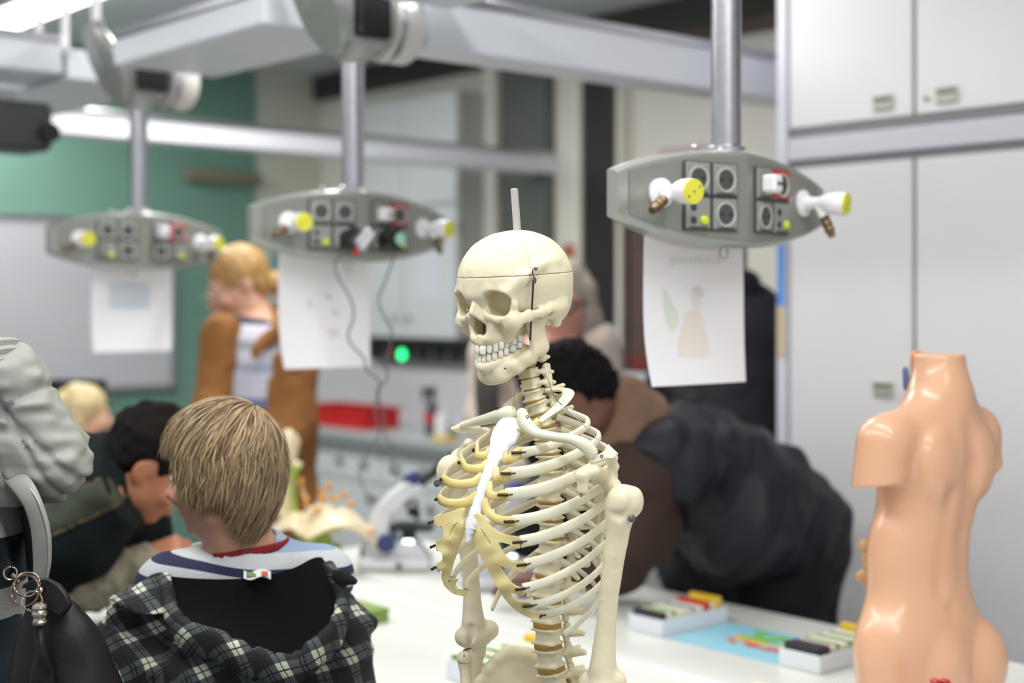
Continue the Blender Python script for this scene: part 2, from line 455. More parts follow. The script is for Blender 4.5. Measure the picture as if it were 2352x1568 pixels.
# doors on the right wall
def door(name, y0, y1, z1, x, mat, stripe):
    t = Thing(name, at=(x, (y0 + y1) / 2, 0), frame='room', kind='structure')
    t.part('leaf', MB().box2((x, y0, .01), (5.1, y1, z1), .006), mat)
    fr = MB(); fr.box2((x - .015, y1, 0), (5.1, y1 + .03, z1 + .03)); fr.box2((x - .015, y0 - .03, 0), (5.1, y0, z1 + .03)); fr.box2((x - .015, y0, z1), (5.1, y1, z1 + .03))
    t.part('door_frame', fr, m_wall if stripe is None else m_brown)
    h = MB().cyl((x - .05, y0 + .07, 1.03), (x - .05, y0 + .18, 1.03), .01).cyl((x - .05, y0 + .07, 1.03), (x, y0 + .07, 1.03), .01)
    t.part('door_handle', h, m_alu)
    if stripe: t.part('push_bar', MB().box2((x - .03, y0 + .03, 1.27), (x, y1 - .03, 1.34), .006), M('oxide_red', '#7a2f28', .5))
door('door_1', 4.99, 5.25, 2.74, 5.04, M('dark_door', '#1c1716', .55, var=.15), None)
door('door_2', 4.36, 4.93, 1.97, 5.05, M('door_wood', '#57483f', .55, var=.12, vscale=14), True)

# ---------------------------------------------------------------- ceiling luminaires
m_tube = M('lit_diffuser', '#fffdf6', emit=5.)
for i, (lx, ly, ll, lw) in enumerate(LAMPS):
    t = Thing('ceiling_light', ['long lit fluorescent luminaire under the ceiling beside the white suspension rods', 'lit luminaire under the ceiling above the skeleton', 'lit luminaire under the ceiling at the far window side', 'lit luminaire under the ceiling over the near aisle', 'lit luminaire under the ceiling at the rear of the room'][i], 'lamp', (lx, ly, 2.975), 'room', group='ceiling luminaires')
    t.part('housing', MB().box2((lx - .11, ly - ll / 2, 3.0), (lx + .11, ly + ll / 2, 3.05), .004), m_duct, smooth=False)
    t.part('diffuser', MB().box2((lx - .1, ly - ll / 2 + .02, 2.975), (lx + .1, ly + ll / 2 - .02, 3.005), .008), m_tube)

# ---------------------------------------------------------------- whiteboard and wall notices
t = Thing('whiteboard', 'wide grey whiteboard in a thin metal frame on the green wall', 'whiteboard', (2.9, 7.7, 1.1), 'room')
t.part('board', MB().box2((1.6, 7.69, 1.12), (4.0, 7.72, 2.06)), M('whiteboard_face', '#b9bac0', .25))
fr = MB()
for lo, hi in (((1.58, 7.675, 2.06), (4.02, 7.72, 2.09)), ((1.58, 7.675, 1.09), (4.02, 7.72, 1.12)), ((1.57, 7.675, 1.09), (1.6, 7.72, 2.09)), ((4.0, 7.675, 1.09), (4.03, 7.72, 2.09))): fr.box2(lo, hi, .004)
t.part('frame', fr, m_alu)
t.part('pen_tray', MB().box2((2.0, 7.62, 1.06), (3.6, 7.69, 1.085), .005), m_alu)
p = Thing('wall_notice', 'small pale notice with a teal print on the beige far wall', 'notice', (4.75, 7.735, 1.75), 'room')
p.part('paper', MB().box2((4.66, 7.733, 1.66), (4.86, 7.738, 1.99)), M('pale_green_paper', '#c9d2c0', .8)); p.part('print', MB().box2((4.71, 7.731, 1.74), (4.8, 7.733, 1.92)), M('teal_print', '#7fa9a4', .8))
p = Thing('wall_sign', 'small white sign with a pink header on the beige wall', 'sign', (5.095, 4.62, 2.2), 'room')
p.part('plate', MB().box2((5.09, 4.46, 2.06), (5.1, 4.76, 2.345)), M('sign_white', '#dcdbe4', .6)); p.part('header', MB().box2((5.086, 4.46, 2.285), (5.09, 4.76, 2.345)), M('sign_pink', '#c8adb6', .6))
Thing('cable_box', 'small brown box at the corner of the green wall', 'box', (4.42, 7.7, 2.36), 'room').solo(MB().box2((4.1, 7.64, 2.33), (4.6, 7.72, 2.4), .006), M('tan_box', '#7c7560', .7))

# ---------------------------------------------------------------- tall cabinet on the right
t = Thing('tall_cabinet', 'tall white cabinet with double doors and top cupboards behind the torso', 'cabinet', (3.69, 2.22, 0), 'room')
t.part('body', MB().box2((3.41, 1.79, .1), (3.99, 2.65, 3.03)), m_white, smooth=False)
t.part('plinth', MB().box2((3.45, 1.8, 0), (3.98, 2.64, .1)), m_seam, smooth=False)
t.part('side_panel', MB().box2((3.385, 2.652, 0), (3.99, 2.69, 3.03), .003), M('lilac_white', '#d2d2de', .4))
m_handle = M('handle_plate', '#b5b3a6', .4, .3)
def cab_handle(d, x, y, z):
    h = t.part('handle', MB().box2((x - .006, y - .032, z - .022), (x + .004, y + .032, z + .022), .003), m_handle, parent=d)
    t.part('finger_slot', MB().box2((x - .009, y - .028, z + .004), (x - .005, y + .028, z + .017), .002), M('slot_shade', '#7d7e74', .6), parent=d)
for y0, y1, hy in ((2.226, 2.645, 2.318), (1.795, 2.214, 2.118)):
    d = t.part('door', MB().box2((3.39, y0, .11), (3.412, y1, 1.995), .003), m_white, smooth=False)
    cab_handle(d, 3.388, hy, 1.36)
    d = t.part('cupboard_door', MB().box2((3.39, y0, 2.115), (3.412, y1, 3.03), .003), m_white, smooth=False)
    cab_handle(d, 3.388, hy, 2.158)
t.part('lock', MB().cyl((3.384, 2.18, 2.155), (3.392, 2.18, 2.155), .007), M('brass', '#9a7f55', .35, .8))
t.part('rail', MB().box2((3.386, 1.79, 2.018), (3.41, 2.65, 2.085), .004), M('rail_lilac', '#cac9d4', .35))
gp = MB().box2((3.396, 1.79, 1.996), (3.411, 2.65, 2.0165)).box2((3.396, 1.79, 2.0865), (3.411, 2.65, 2.1145)).box2((3.4, 2.2145, .11), (3.411, 2.2255, 3.03))
t.part('gap_profile', gp, m_seam, smooth=False)
tp = Thing('tape_strip', 'blue strip of tape on the edge of the tall cabinet', 'tape', (3.383, 2.67, 1.5), 'room')
tp.part('band', MB().box2((3.381, 2.658, 1.59), (3.385, 2.684, 1.78)), M('blue_tape', '#5f8fd6', .5)); tp.part('tail', MB().box2((3.381, 2.66, 1.44), (3.385, 2.682, 1.589)), M('pale_tape', '#c9b794', .6))

# ---------------------------------------------------------------- wall cabinet, counter and what stands there
m_cab = M('cabinet_grey', '#d3d7da', .4, var=.01); m_cabside = M('cabinet_side_shaded', '#b0b0ab', .5)  # side material carries the shade of the side faces in its colour
t = Thing('wall_cabinet', 'grey wall cabinet hanging above the counter', 'cabinet', (4.95, 6.45, 1.4), 'room')
t.part('body', MB().box2((4.82, 5.98, 1.4), (5.1, 6.95, 2.75), .003), m_cabside, smooth=False)
for z0, z1 in ((1.405, 2.13), (2.145, 2.745)):
    for y0, y1, ky in ((5.985, 6.46, 6.40), (6.47, 6.945, 6.53)):
        d = t.part('door', MB().box2((4.8, y0, z0), (4.821, y1, z1), .003), m_cab, smooth=False)
        if z0 < 2: t.part('knob', MB().lathe([(.012, 0), (.022, .012), (.02, .02), (.001, .022)], (4.8, ky, 1.51), (-1, 0, 0), 12), m_handle, parent=d)
hg = MB()
for z in (1.5, 1.98): hg.box2((4.812, 5.973, z), (4.83, 5.981, z + .05))
t.part('hinge', hg, m_seam)
p = Thing('paper_note', 'white paper note on the grey wall cabinet door', 'paper', (4.797, 6.25, 1.6), 'room'); p.solo(MB().box2((4.796, 6.12, 1.62), (4.7995, 6.33, 1.94)), M('paper_lilac', '#d6d9e4', .8))
t = Thing('service_strip', 'dark equipment strip with sockets under the wall cabinet', 'control panel', (5.0, 6.4, 1.25), 'room')
t.part('case', MB().box2((4.93, 5.75, 1.26), (5.1, 7.0, 1.4), .006), M('anthracite', '#4b4d50', .5))
for k in range(7): t.part('tap', MB().box2((4.915, 5.95 + .15 * k, 1.28), (4.932, 6.03 + .15 * k, 1.36), .004), m_black if k != 5 else M('oxide_red', '#7a2f28'))
t.part('status_light', MB().ell((4.912, 6.62, 1.3), (.012, .03, .03)), M('green_led', '#20e080', emit=4.))
m_counter = M('counter_top', '#c3c7cb', .35, var=.02); m_cedge = M('counter_edge', '#8d9596', .4)
t = Thing('counter', 'long grey laboratory counter with drawers along the right wall', 'counter', (4.75, 6, 0), 'room')
t.part('worktop', MB().box2((4.35, 4.5, .87), (5.03, 7.7, .9)), m_counter, smooth=False)
t.part('front_edge', MB().box2((4.34, 4.5, .845), (4.37, 7.7, .895), .006), m_cedge)
t.part('body', MB().box2((4.42, 4.52, .08), (4.99, 7.68, .868)), m_cab, smooth=False)
t.part('plinth', MB().box2((4.47, 4.52, 0), (4.99, 7.68, .08)), m_seam, smooth=False)
t.part('backsplash', MB().box2((5.0, 4.5, .9), (5.03, 7.7, 1.26)), M('splash', '#d4d4da', .3), smooth=False)
m_kn = M('knob_bronze', '#7d7d72', .35, .6)
for k in range(6):
    y0 = 4.55 + k * .522
    for z0, z1 in ((.09, .63), (.645, .84)):
        d = t.part('drawer' if z0 > .5 else 'door', MB().box2((4.4, y0, z0), (4.421, y0 + .51, z1), .003), m_cab, smooth=False)
        for yy in ((y0 + .14, y0 + .37) if z0 > .5 else (y0 + .08,)):
            t.part('knob', MB().lathe([(.011, 0), (.024, .012), (.022, .022), (.001, .025)], (4.4, yy, .74 if z0 > .5 else .56), (-1, 0, 0), 12), m_kn, parent=d)
def onroom(px, X):              # view ray through column px meets the plane X -> (Y, depth)
    k = (px - 1176) / F; d = X / (CT * k + ST); return d * (CT - ST * k), d
y1, _ = onroom(740, 4.62); y0, _ = onroom(876, 4.62)
t = Thing('crate', 'red plastic crate on the counter', 'crate', (4.62, (y0 + y1) / 2, .9), 'room')
cr = MB(); zc = .902
for lo, hi in (((4.5, y0, zc), (4.515, y1, zc + .11)), ((4.73, y0, zc), (4.745, y1, zc + .11)), ((4.515, y0, zc), (4.73, y0 + .014, zc + .11)), ((4.515, y1 - .014, zc), (4.73, y1, zc + .11)), ((4.515, y0 + .014, zc), (4.73, y1 - .014, zc + .012))): cr.box2(lo, hi, .003)
m_red = M('red_plastic', '#c01216', .4); t.part('box', cr, m_red)
rim = MB()
for lo, hi in (((4.485, y0 - .012, zc + .1), (4.515, y1 + .012, zc + .115)), ((4.73, y0 - .012, zc + .1), (4.757, y1 + .012, zc + .115)), ((4.515, y0 - .012, zc + .1), (4.73, y0 + .012, zc + .115)), ((4.515, y1 - .012, zc + .1), (4.73, y1 + .012, zc + .115))): rim.box2(lo, hi, .003)
t.part('rim', rim, m_red)
# bottles by the sink
yb, _ = onroom(992, 4.6)
t = Thing('spray_bottle', 'dark spray bottle with a red label on the counter', 'bottle', (4.6, yb, .902), 'room')
t.part('body', MB().lathe([(.03, 0), (.038, .01), (.038, .13), (.014, .19), (.013, .22)], (4.6, yb, .902)), M('bottle_grey', '#4a4d52', .35))
t.part('label', MB().lathe([(.0387, .09), (.0389, .091), (.0389, .15), (.0387, .151)], (4.6, yb, .87 + .0)), M('red_label', '#b02420', .5))
t.part('trigger_head', MB().box((4.58, yb, 1.135), (.045, .014, .018), None, .005).cyl((4.6, yb, 1.11), (4.6, yb, 1.13), .016).box((4.55, yb, 1.1), (.006, .008, .025), None, .002), m_black)
yb, _ = onroom(1015, 4.5)
t = Thing('wash_bottle', 'white round wash bottle beside the dark spray bottle', 'bottle', (4.5, yb, .902), 'room')
t.part('body', MB().lathe([(.03, 0), (.036, .008), (.036, .1), (.03, .125), (.012, .14)], (4.5, yb, .902)), M('bottle_white', '#e2e2e4', .4)); t.part('cap', MB().lathe([(.014, 0), (.014, .025), (.004, .03), (.003, .07)], (4.5, yb, 1.038)), m_white)
yb, _ = onroom(1036, 4.55)
Thing('cloth', 'crumpled green cloth lying at the bottles', 'cloth', (4.55, yb, .902), 'room').solo(MB().ell((4.55, yb, .933), (.035, .04, .03)).ell((4.56, yb + .03, .923), (.03, .03, .02)), M('green_cloth', '#3f7f5f', .9))
yb, _ = onroom(1022, 4.42)
Thing('sponge', 'yellow sponge lying at the counter edge', 'sponge', (4.42, yb, .902), 'room').solo(MB().box((4.42, yb, .918), (.045, .06, .0148), None, .006), M('sponge_yellow', '#d9c06a', .9, bump=.4))

# ---------------------------------------------------------------- lab tables: two long rows meeting under the pendants
m_table = M('table_laminate', '#e9ebe6', .3, var=.008); m_tgreen = M('edge_green', '#9fb5a2', .4)
TZ = .85
def lab_table(x0, x1, y0, y1, label, edge):
    t = Thing('lab_table', label, 'table', ((x0 + x1) / 2, (y0 + y1) / 2, 0), 'room', group='lab table rows')
    t.part('tabletop', MB().box2((x0, y0, TZ - .03), (x1, y1, TZ), .004), m_table, smooth=False)
    if edge:
        t.part('edge_strip', MB().box2((x0 - .006, y0, TZ - .028), (x0, y1, TZ - .006), .001), m_tgreen, smooth=False)
        t.part('raised_lip', MB().box2((x0 + .004, y0, TZ + .0), (x0 + .05, y1, TZ + .003), .001), M('lip_white', '#eef1f4', .3), smooth=False)
    m = M('table_frame', '#3c3f46', .45, .3)
    for yy in np.linspace(y0 + .15, y1 - .15, 3):
        for xx in (x0 + .08, x1 - .08): t.part('leg', MB().box2((xx - .025, yy - .025, 0), (xx + .025, yy + .025, TZ - .03), .004), m)
    t.part('apron', MB().box2((x0 + .06, y0 + .1, TZ - .11), (x0 + .09, y1 - .1, TZ - .03)).box2((x1 - .09, y0 + .1, TZ - .11), (x1 - .06, y1 - .1, TZ - .03)), m, smooth=False)
lab_table(1.45, 2.10, -.2, 4.42, 'near row of white lab tables behind the skeleton and the boy', False)
lab_table(2.11, 2.74, -.2, 3.62, 'farther row of white lab tables with a green edge line', True)

# ---------------------------------------------------------------- ceiling service system
# pendant in its own axes: x along the row's cross direction, front is -y, origin at the centre of the head
m_head = M('head_grey', '#a9aba6', .28, .45, var=.03); m_face = M('face_grey', '#90948c', .34, .35)
m_sock = M('socket_grey', '#8d8f8b', .45); m_sockw = M('socket_ring', '#b9bbb8', .4); m_sockd = M('socket_well', '#4a4d4c', .5)
m_sockr = M('socket_red', '#c62f3a', .45); m_frame = M('socket_frame', '#3c3d3c', .5)
m_yel = M('valve_yellow', '#e3e04a', .4); m_valve = M('valve_white', '#eceaf0', .3); m_brass = M('brass_dark', '#7c6750', .4, .8); m_lime = M('button_lime', '#cfdd2e', .4)
JZ = .505                        # hinge height above the head
def outline(n=16):
    top = []
    for i in range(n + 1):
        x = -.29 + .58 * i / n; top.append((x, .034 + .05 * math.cos(x / .29 * math.pi / 2) ** .8 if abs(x) < .29 else .034))
    return top + [(x, -z) for x, z in top[::-1]]
YAW = 9.                         # the two halves of the front are turned apart by this much each
def half_frame(sg):              # origin, axes of one half of the front
    a = math.radians(YAW) * sg; u = A(math.cos(a), math.sin(a), 0); n = A(math.sin(a), -math.cos(a), 0); return u, n
def make_pendant(loc, label):
    t = Thing('service_pendant', label, 'pendant', loc, 'local', group='service pendants in a row')
    # housing: lens shaped body with a bent front
    top = [p for p in outline(24)[:25]]; v = []; f = []
    cols = [(x, z) for x, z in top]; nC = len(cols)
    for x, z in cols:
        fy = -.05 + abs(x) * math.tan(math.radians(YAW)); by = .05 - abs(x) * .10
        for (yy, zz) in ((fy, -z), (fy, z), (fy + .012, z + .006), (by, z + .006), (by, -z - .006), (fy + .012, -z - .006)): v.append((x, yy, zz))
    for i in range(nC - 1):
        for j in range(6):
            k = (j + 1) % 6; f.append((i * 6 + j, i * 6 + k, (i + 1) * 6 + k, (i + 1) * 6 + j))
    f.append(tuple(range(6))[::-1]); f.append(tuple((nC - 1) * 6 + j for j in range(6)))
    mb = MB().add(v, f); t.part('housing', mb, m_head, angle=25)
    fm = MB(); v = []; f = []
    for x, z in cols[1:-1]:
        fy = -.0515 + abs(x) * math.tan(math.radians(YAW)); v += [(x, fy, -z + .007), (x, fy, z - .007)]
    for i in range(len(cols) - 3): f.append((2 * i, 2 * i + 2, 2 * i + 3, 2 * i + 1))
    t.part('front_plate', fm.add(v, f), m_face, smooth=False)
    def onface(sg, x, z, out=0.):
        u, n = half_frame(sg); return A(0, -.0525, 0) + u * x + A(0, 0, z) + n * out
    def plate(mb, sg, x, z, hw, hh, o0, o1, b=.002):
        u, n = half_frame(sg); c = onface(sg, x, z, (o0 + o1) / 2); R = np.stack([u, -n, A(0, 0, 1)], 1)
        return mb.box(c, (hw, (o1 - o0) / 2, hh), R, b)
    def disc(mb, sg, x, z, prof, n_=20):
        u, n = half_frame(sg); return mb.lathe(prof, onface(sg, x, z, 0), n, n_)
    for sg, xs in ((-1, (-.121, -.058)), (1, (.052, .115))):
        xc = sum(xs) / 2
        fr = plate(MB(), sg, xc, 0, .064, .062, -.002, .003, .004)
        fo = t.part('socket_frame', fr, m_frame)
        for r, z in enumerate((.031, -.031)):
            for c, x in enumerate(xs):
                red = sg > 0 and r == 0 and c == 1
                sw = (sg < 0 and r == 1 and c == 0) or (sg > 0 and r == 1 and c == 1)
                plug = sg > 0 and r == 0 and c == 0
                so = t.part('socket', plate(MB(), sg, x, z, .028, .028, .002, .006, .002), m_sockr if red else m_sock, parent=fo)
                def sub(nm, mb, m): t.part(nm, mb, m, parent=fo)
                if sw:
                    for zz in (.011, -.012): sub('jack', disc(MB(), sg, x - .012, z + zz, [(.0065, .005), (.0065, .008), (.004, .0085)], 12), m_frame)
                    sub('button', disc(MB(), sg, x + .012, z - .012, [(.008, .005), (.008, .010), (.006, .012)], 14), m_lime)
                elif plug:
                    sub('white_plug', plate(MB(), sg, x - .002, z - .002, .016, .017, .006, .036, .005), m_valve)
                    for q in (-.006, .004): sub('plug_hole', disc(MB(), sg, x + q, z - .002, [(.0032, .035), (.0032, .0378)], 8), m_black)
                else:
                    sub('socket_ring', disc(MB(), sg, x, z, [(.0225, .005), (.0225, .0085), (.0195, .0085), (.0185, .0065)], 24), m_sockw)
                    sub('socket_well', disc(MB(), sg, x, z, [(.0184, .005), (.0184, .0069), (.001, .007)], 20), m_sockd)
                    for q in (-.0095, .0095): sub('pin_hole', disc(MB(), sg, x + q, z, [(.0028, .0068), (.0028, .0078)], 8), m_black)
                sub('caption_strip', plate(MB(), sg, x, z - .0255, .022, .0018, .0058, .0064, .0002), m_frame)
    # gas taps
    for sg, x in ((-1, -.203), (1, .203)):
        u, n = half_frame(sg); b = onface(sg, x, .002); ro = t.part('gas_tap', MB().lathe([(.026, 0), (.026, .006), (.015, .010), (.0115, .024), (.0115, .046), (.014, .048)], b, n, 20), m_valve)
        side = A(.0, 0, -.06) if sg < 0 else A(.1, 0, -.10); ax = unit(n + side)
        t.part('tap_knob', MB().lathe([(.0125, 0), (.0180, .012), (.0215, .026), (.0222, .040), (.0222, .050)], b + n * .040, ax, 20), m_valve, parent=ro)
        t.part('knob_cap', MB().lathe([(.0215, 0), (.0215, .003), (.002, .004)], b + n * .040 + ax * .050, ax, 20), m_yel, parent=ro)
        for q in range(3):
            w = unit(np.cross(ax, (0, 0, 1))); t.part('cap_mark', MB().lathe([(.0022, 0), (.0022, .001)], b + n * .040 + ax * .0541 + w * (q - 1) * .012 + A(0, 0, -(q - 1) * .009), ax, 8), M('mark_olive', '#7f8428'), parent=ro)
        dn = unit(A(-.95, -.15, -.55) if sg < 0 else A(.1, -.35, -.85)); s0 = b + n * .034
        t.part('nozzle', MB().lathe([(.010, 0), (.010, .03)], s0, dn, 14), m_valve, parent=ro)
        t.part('hose_nipple', MB().lathe([(.0085, .03), (.0105, .034), (.0085, .04), (.0105, .046), (.0085, .052), (.0105, .058), (.007, .066), (.007, .072)], s0, dn, 14), m_brass, parent=ro)
    # screws and hook
    for x in (-.03, .03, -.1): t.part('dome_screw', MB().ell((x, -.012, .0905), (.007, .007, .005), n=10, m=6), m_alu)
    t.part('hook_ring', MB().sweep([A(-.03 + .011 * math.cos(a), -.02, -.099 + .011 * math.sin(a)) for a in np.linspace(-4.1, 1.0, 18)], .0022, n=8), m_grey)
    # drop pipe and hinge
    t.part('pipe', MB().cyl((0, .0, .085), (0, .0, JZ - .06), .028, n=24).lathe([(.036, 0), (.036, .012), (.03, .016)], (0, 0, .085)), m_alu)
    t.part('pipe_collar', MB().lathe([(.03, 0), (.045, .02), (.05, .04), (.05, .05)], (0, 0, JZ - .1)), m_grey)
    t.part('hinge_block', MB().box((.0, 0, JZ), (.075, .052, .062), None, .012), m_grey)
    t.part('hinge_motor', MB().box((.015, -.05, JZ + .015), (.048, .03, .055), None, .006), m_black)
    d = t.part('hinge_drum', MB().lathe([(.05, 0), (.082, .006), (.085, .02), (.085, .085), (.078, .095), (.02, .097)], (.075, 0, JZ), (1, 0, 0), 28), M('drum_white', '#dddbd6', .3))
    t.part('drum_ring', MB().lathe([(.084, 0), (.0875, .004), (.0875, .016), (.084, .02)], (.088, 0, JZ), (1, 0, 0), 28), m_alu, parent=d)
    pl = [(.085 * math.cos(a), .135 * math.sin(a)) for a in np.linspace(0, 2 * math.pi, 26)[:-1]]
    R = A(.0, 1, 0), unit(A(-.5, 0, 1))
    t.part('shield_plate', MB().prism(pl, (-.115, 0, JZ + .03), R[0], R[1], .03, .006), m_head)
    t.part('shield_arm', MB().sweep([A(-.09, 0, JZ + .02), A(-.13, 0, JZ + .09), A(-.15, 0, JZ + .16)], [.05, .055, .06], .02, up=(0, 1, 0), n=14), m_head)
    t.part('neck_arm', MB().sweep([A(.14, 0, JZ + .06), A(.155, 0, JZ + .11), A(.15, 0, JZ + .16)], [.05, .055, .06], .03, up=(0, 1, 0), n=14), M('drum_white', '#dddbd6'))
    return t.root()
PZ = 1.79
pen = make_pendant((2.03, 1.73, PZ), 'nearest service pendant, hanging in front of the beige wall and white cabinet')
pen2 = copy_tree(pen, (2.03, 2.94, PZ), label='middle service pendant with two cabled adapters plugged in')
pen3 = copy_tree(pen, (2.03, 4.11, PZ), label='farthest service pendant, in front of the green wall and whiteboard')

# ducts that carry the pendants
def duct(label, lo, hi, rods=()):
    t = Thing('service_duct', label, 'duct', ((lo[0] + hi[0]) / 2, (lo[1] + hi[1]) / 2, lo[2]), 'room', kind='thing')
    t.part('casing', MB().box2(lo, hi, .006), m_duct, smooth=False)
    for i in range(2):           # raised rim along the long sides
        if hi[1] - lo[1] > hi[0] - lo[0]:
            x = (lo[0], hi[0])[i]; t.part('rim', MB().box2((x - .008, lo[1] + .01, hi[2] - .02), (x + .008, hi[1] - .01, hi[2] + .006), .003), m_alu)
        else:
            y = (lo[1], hi[1])[i]; t.part('rim', MB().box2((lo[0] + .01, y - .008, hi[2] - .02), (hi[0] - .01, y + .008, hi[2] + .006), .003), m_alu)
    for (rx, ry) in rods: t.part('suspension_rod', MB().cyl((rx, ry, hi[2]), (rx, ry, 3.05), .012, n=12).lathe([(.012, 0), (.03, .002), (.03, .012), (.012, .016)], (rx, ry, hi[2])), M('rod_white', '#e8e4e6', .4))
    return t
ZD = 2.30
duct('wide grey ceiling duct between the middle and farthest pendants', (1.87, 3.1, ZD), (2.21, 3.95, ZD + .095))
duct('ceiling duct beyond the farthest pendant', (1.87, 4.27, ZD), (2.21, 6.2, ZD + .095), [(1.90, 4.36), (2.04, 6.0)])
duct('ceiling duct over the nearest pendant, mostly above the picture', (1.87, 1.9, ZD + .03), (2.21, 2.78, ZD + .12), [(2.04, 2.3)])
duct('long white cross beam running from the middle pendant to the beige wall', (2.21, 2.87, 2.25), (5.1, 3.02, 2.39))
duct('white cross beam in front of the green wall', (2.25, 5.5, 2.28), (5.1, 5.65, 2.385))
duct('white duct stub at the top left edge carrying the dark projector', (.7, 4.28, 2.315), (1.86, 4.6, 2.43), [(1.83, 4.4)])
for (rx, lbl) in ((1.9, 'farthest'),):
    t = Thing('suspension_bar', 'white suspension rod rising to the ceiling at the farthest hinge', 'rod', (1.93, 4.2, 2.4), 'room')
    t.solo(MB().cyl((1.93, 4.2, 2.405), (1.93, 4.2, 3.05), .014, n=12), M('rod_white', '#e8e4e6'))
c = P(8, 292, 4.45)
t = Thing('projector', 'dark projector hanging under the ceiling duct at the left edge', 'projector', (c[0], c[1], c[2] - .08))
Rr = rotm((0, 0, 1), 41)
t.part('case', MB().box(c, (.12, .1, .075), Rr, .015), M('projector_dark', '#37383a', .45))
t.part('bracket', MB().box(c + A(0, 0, .085), (.03, .03, .03), Rr, .004), m_grey)
t.part('lens', MB().cyl(c + Rr @ A(.1, -.08, -.02), c + Rr @ A(.1, -.13, -.02), .03), m_black)
# ================================================================ the anatomical skeleton
m_bone = M('bone', '#e2d9bc', .42, var=.03, vscale=18, bump=.06, bscale=90, sss=.05)
m_bone2 = M('bone_pale', '#e3e0ca', .42, var=.03, vscale=22, bump=.06, bscale=90, sss=.05)
m_cart = M('cartilage', '#decb88', .36, var=.06, vscale=30, sss=.3)
m_disc = M('disc_amber', '#ab873f', .4, var=.08, sss=.15)
m_stern = M('sternum_white', '#dcdee2', .5)
m_tooth = M('tooth_ivory', '#ece8dc', .25)
m_iron = M('dark_wire', '#3c2f28', .45, .6); m_steel = M('screw_steel', '#77756e', .35, .9)
SYAW = math.radians(42); sS, sC = math.sin(SYAW), math.cos(SYAW); SR0, SD0 = .054, 2.05
def SK(p, r0=SR0, d0=SD0):       # skeleton axes (its right, front, up from eye level) -> view frame
    p = np.asarray(p, float); x, y, z = p[..., 0], p[..., 1], p[..., 2]
    return np.stack([r0 - y * sS - x * sC, d0 - y * sC + x * sS, H + z], -1)
def onbody(px, py, y, side):     # the point with front coordinate y seen at that pixel; side -1 is its left
    k = (px - 1176) / F; a = side
    x = ((SR0 - y * sS) - k * (SD0 - y * sC)) / (sC + k * sS)
    d = SD0 - y * sC + x * sS
    return A(x, y, (PY0 - py) / F * d)
def pair(pl, pr):
    kl, kr = (pl - 1176) / F, (pr - 1176) / F
    m = np.array([[-sS + kl * sC, sC + kl * sS], [-sS + kr * sC, -sC - kr * sS]]); y, a = np.linalg.solve(m, [kl * SD0 - SR0, kr * SD0 - SR0]); return a, y
sk = Thing('anatomical_skeleton', 'ivory plastic human skeleton with a grinning skull on a grey rod', 'skeleton', (SR0, SD0, 0))

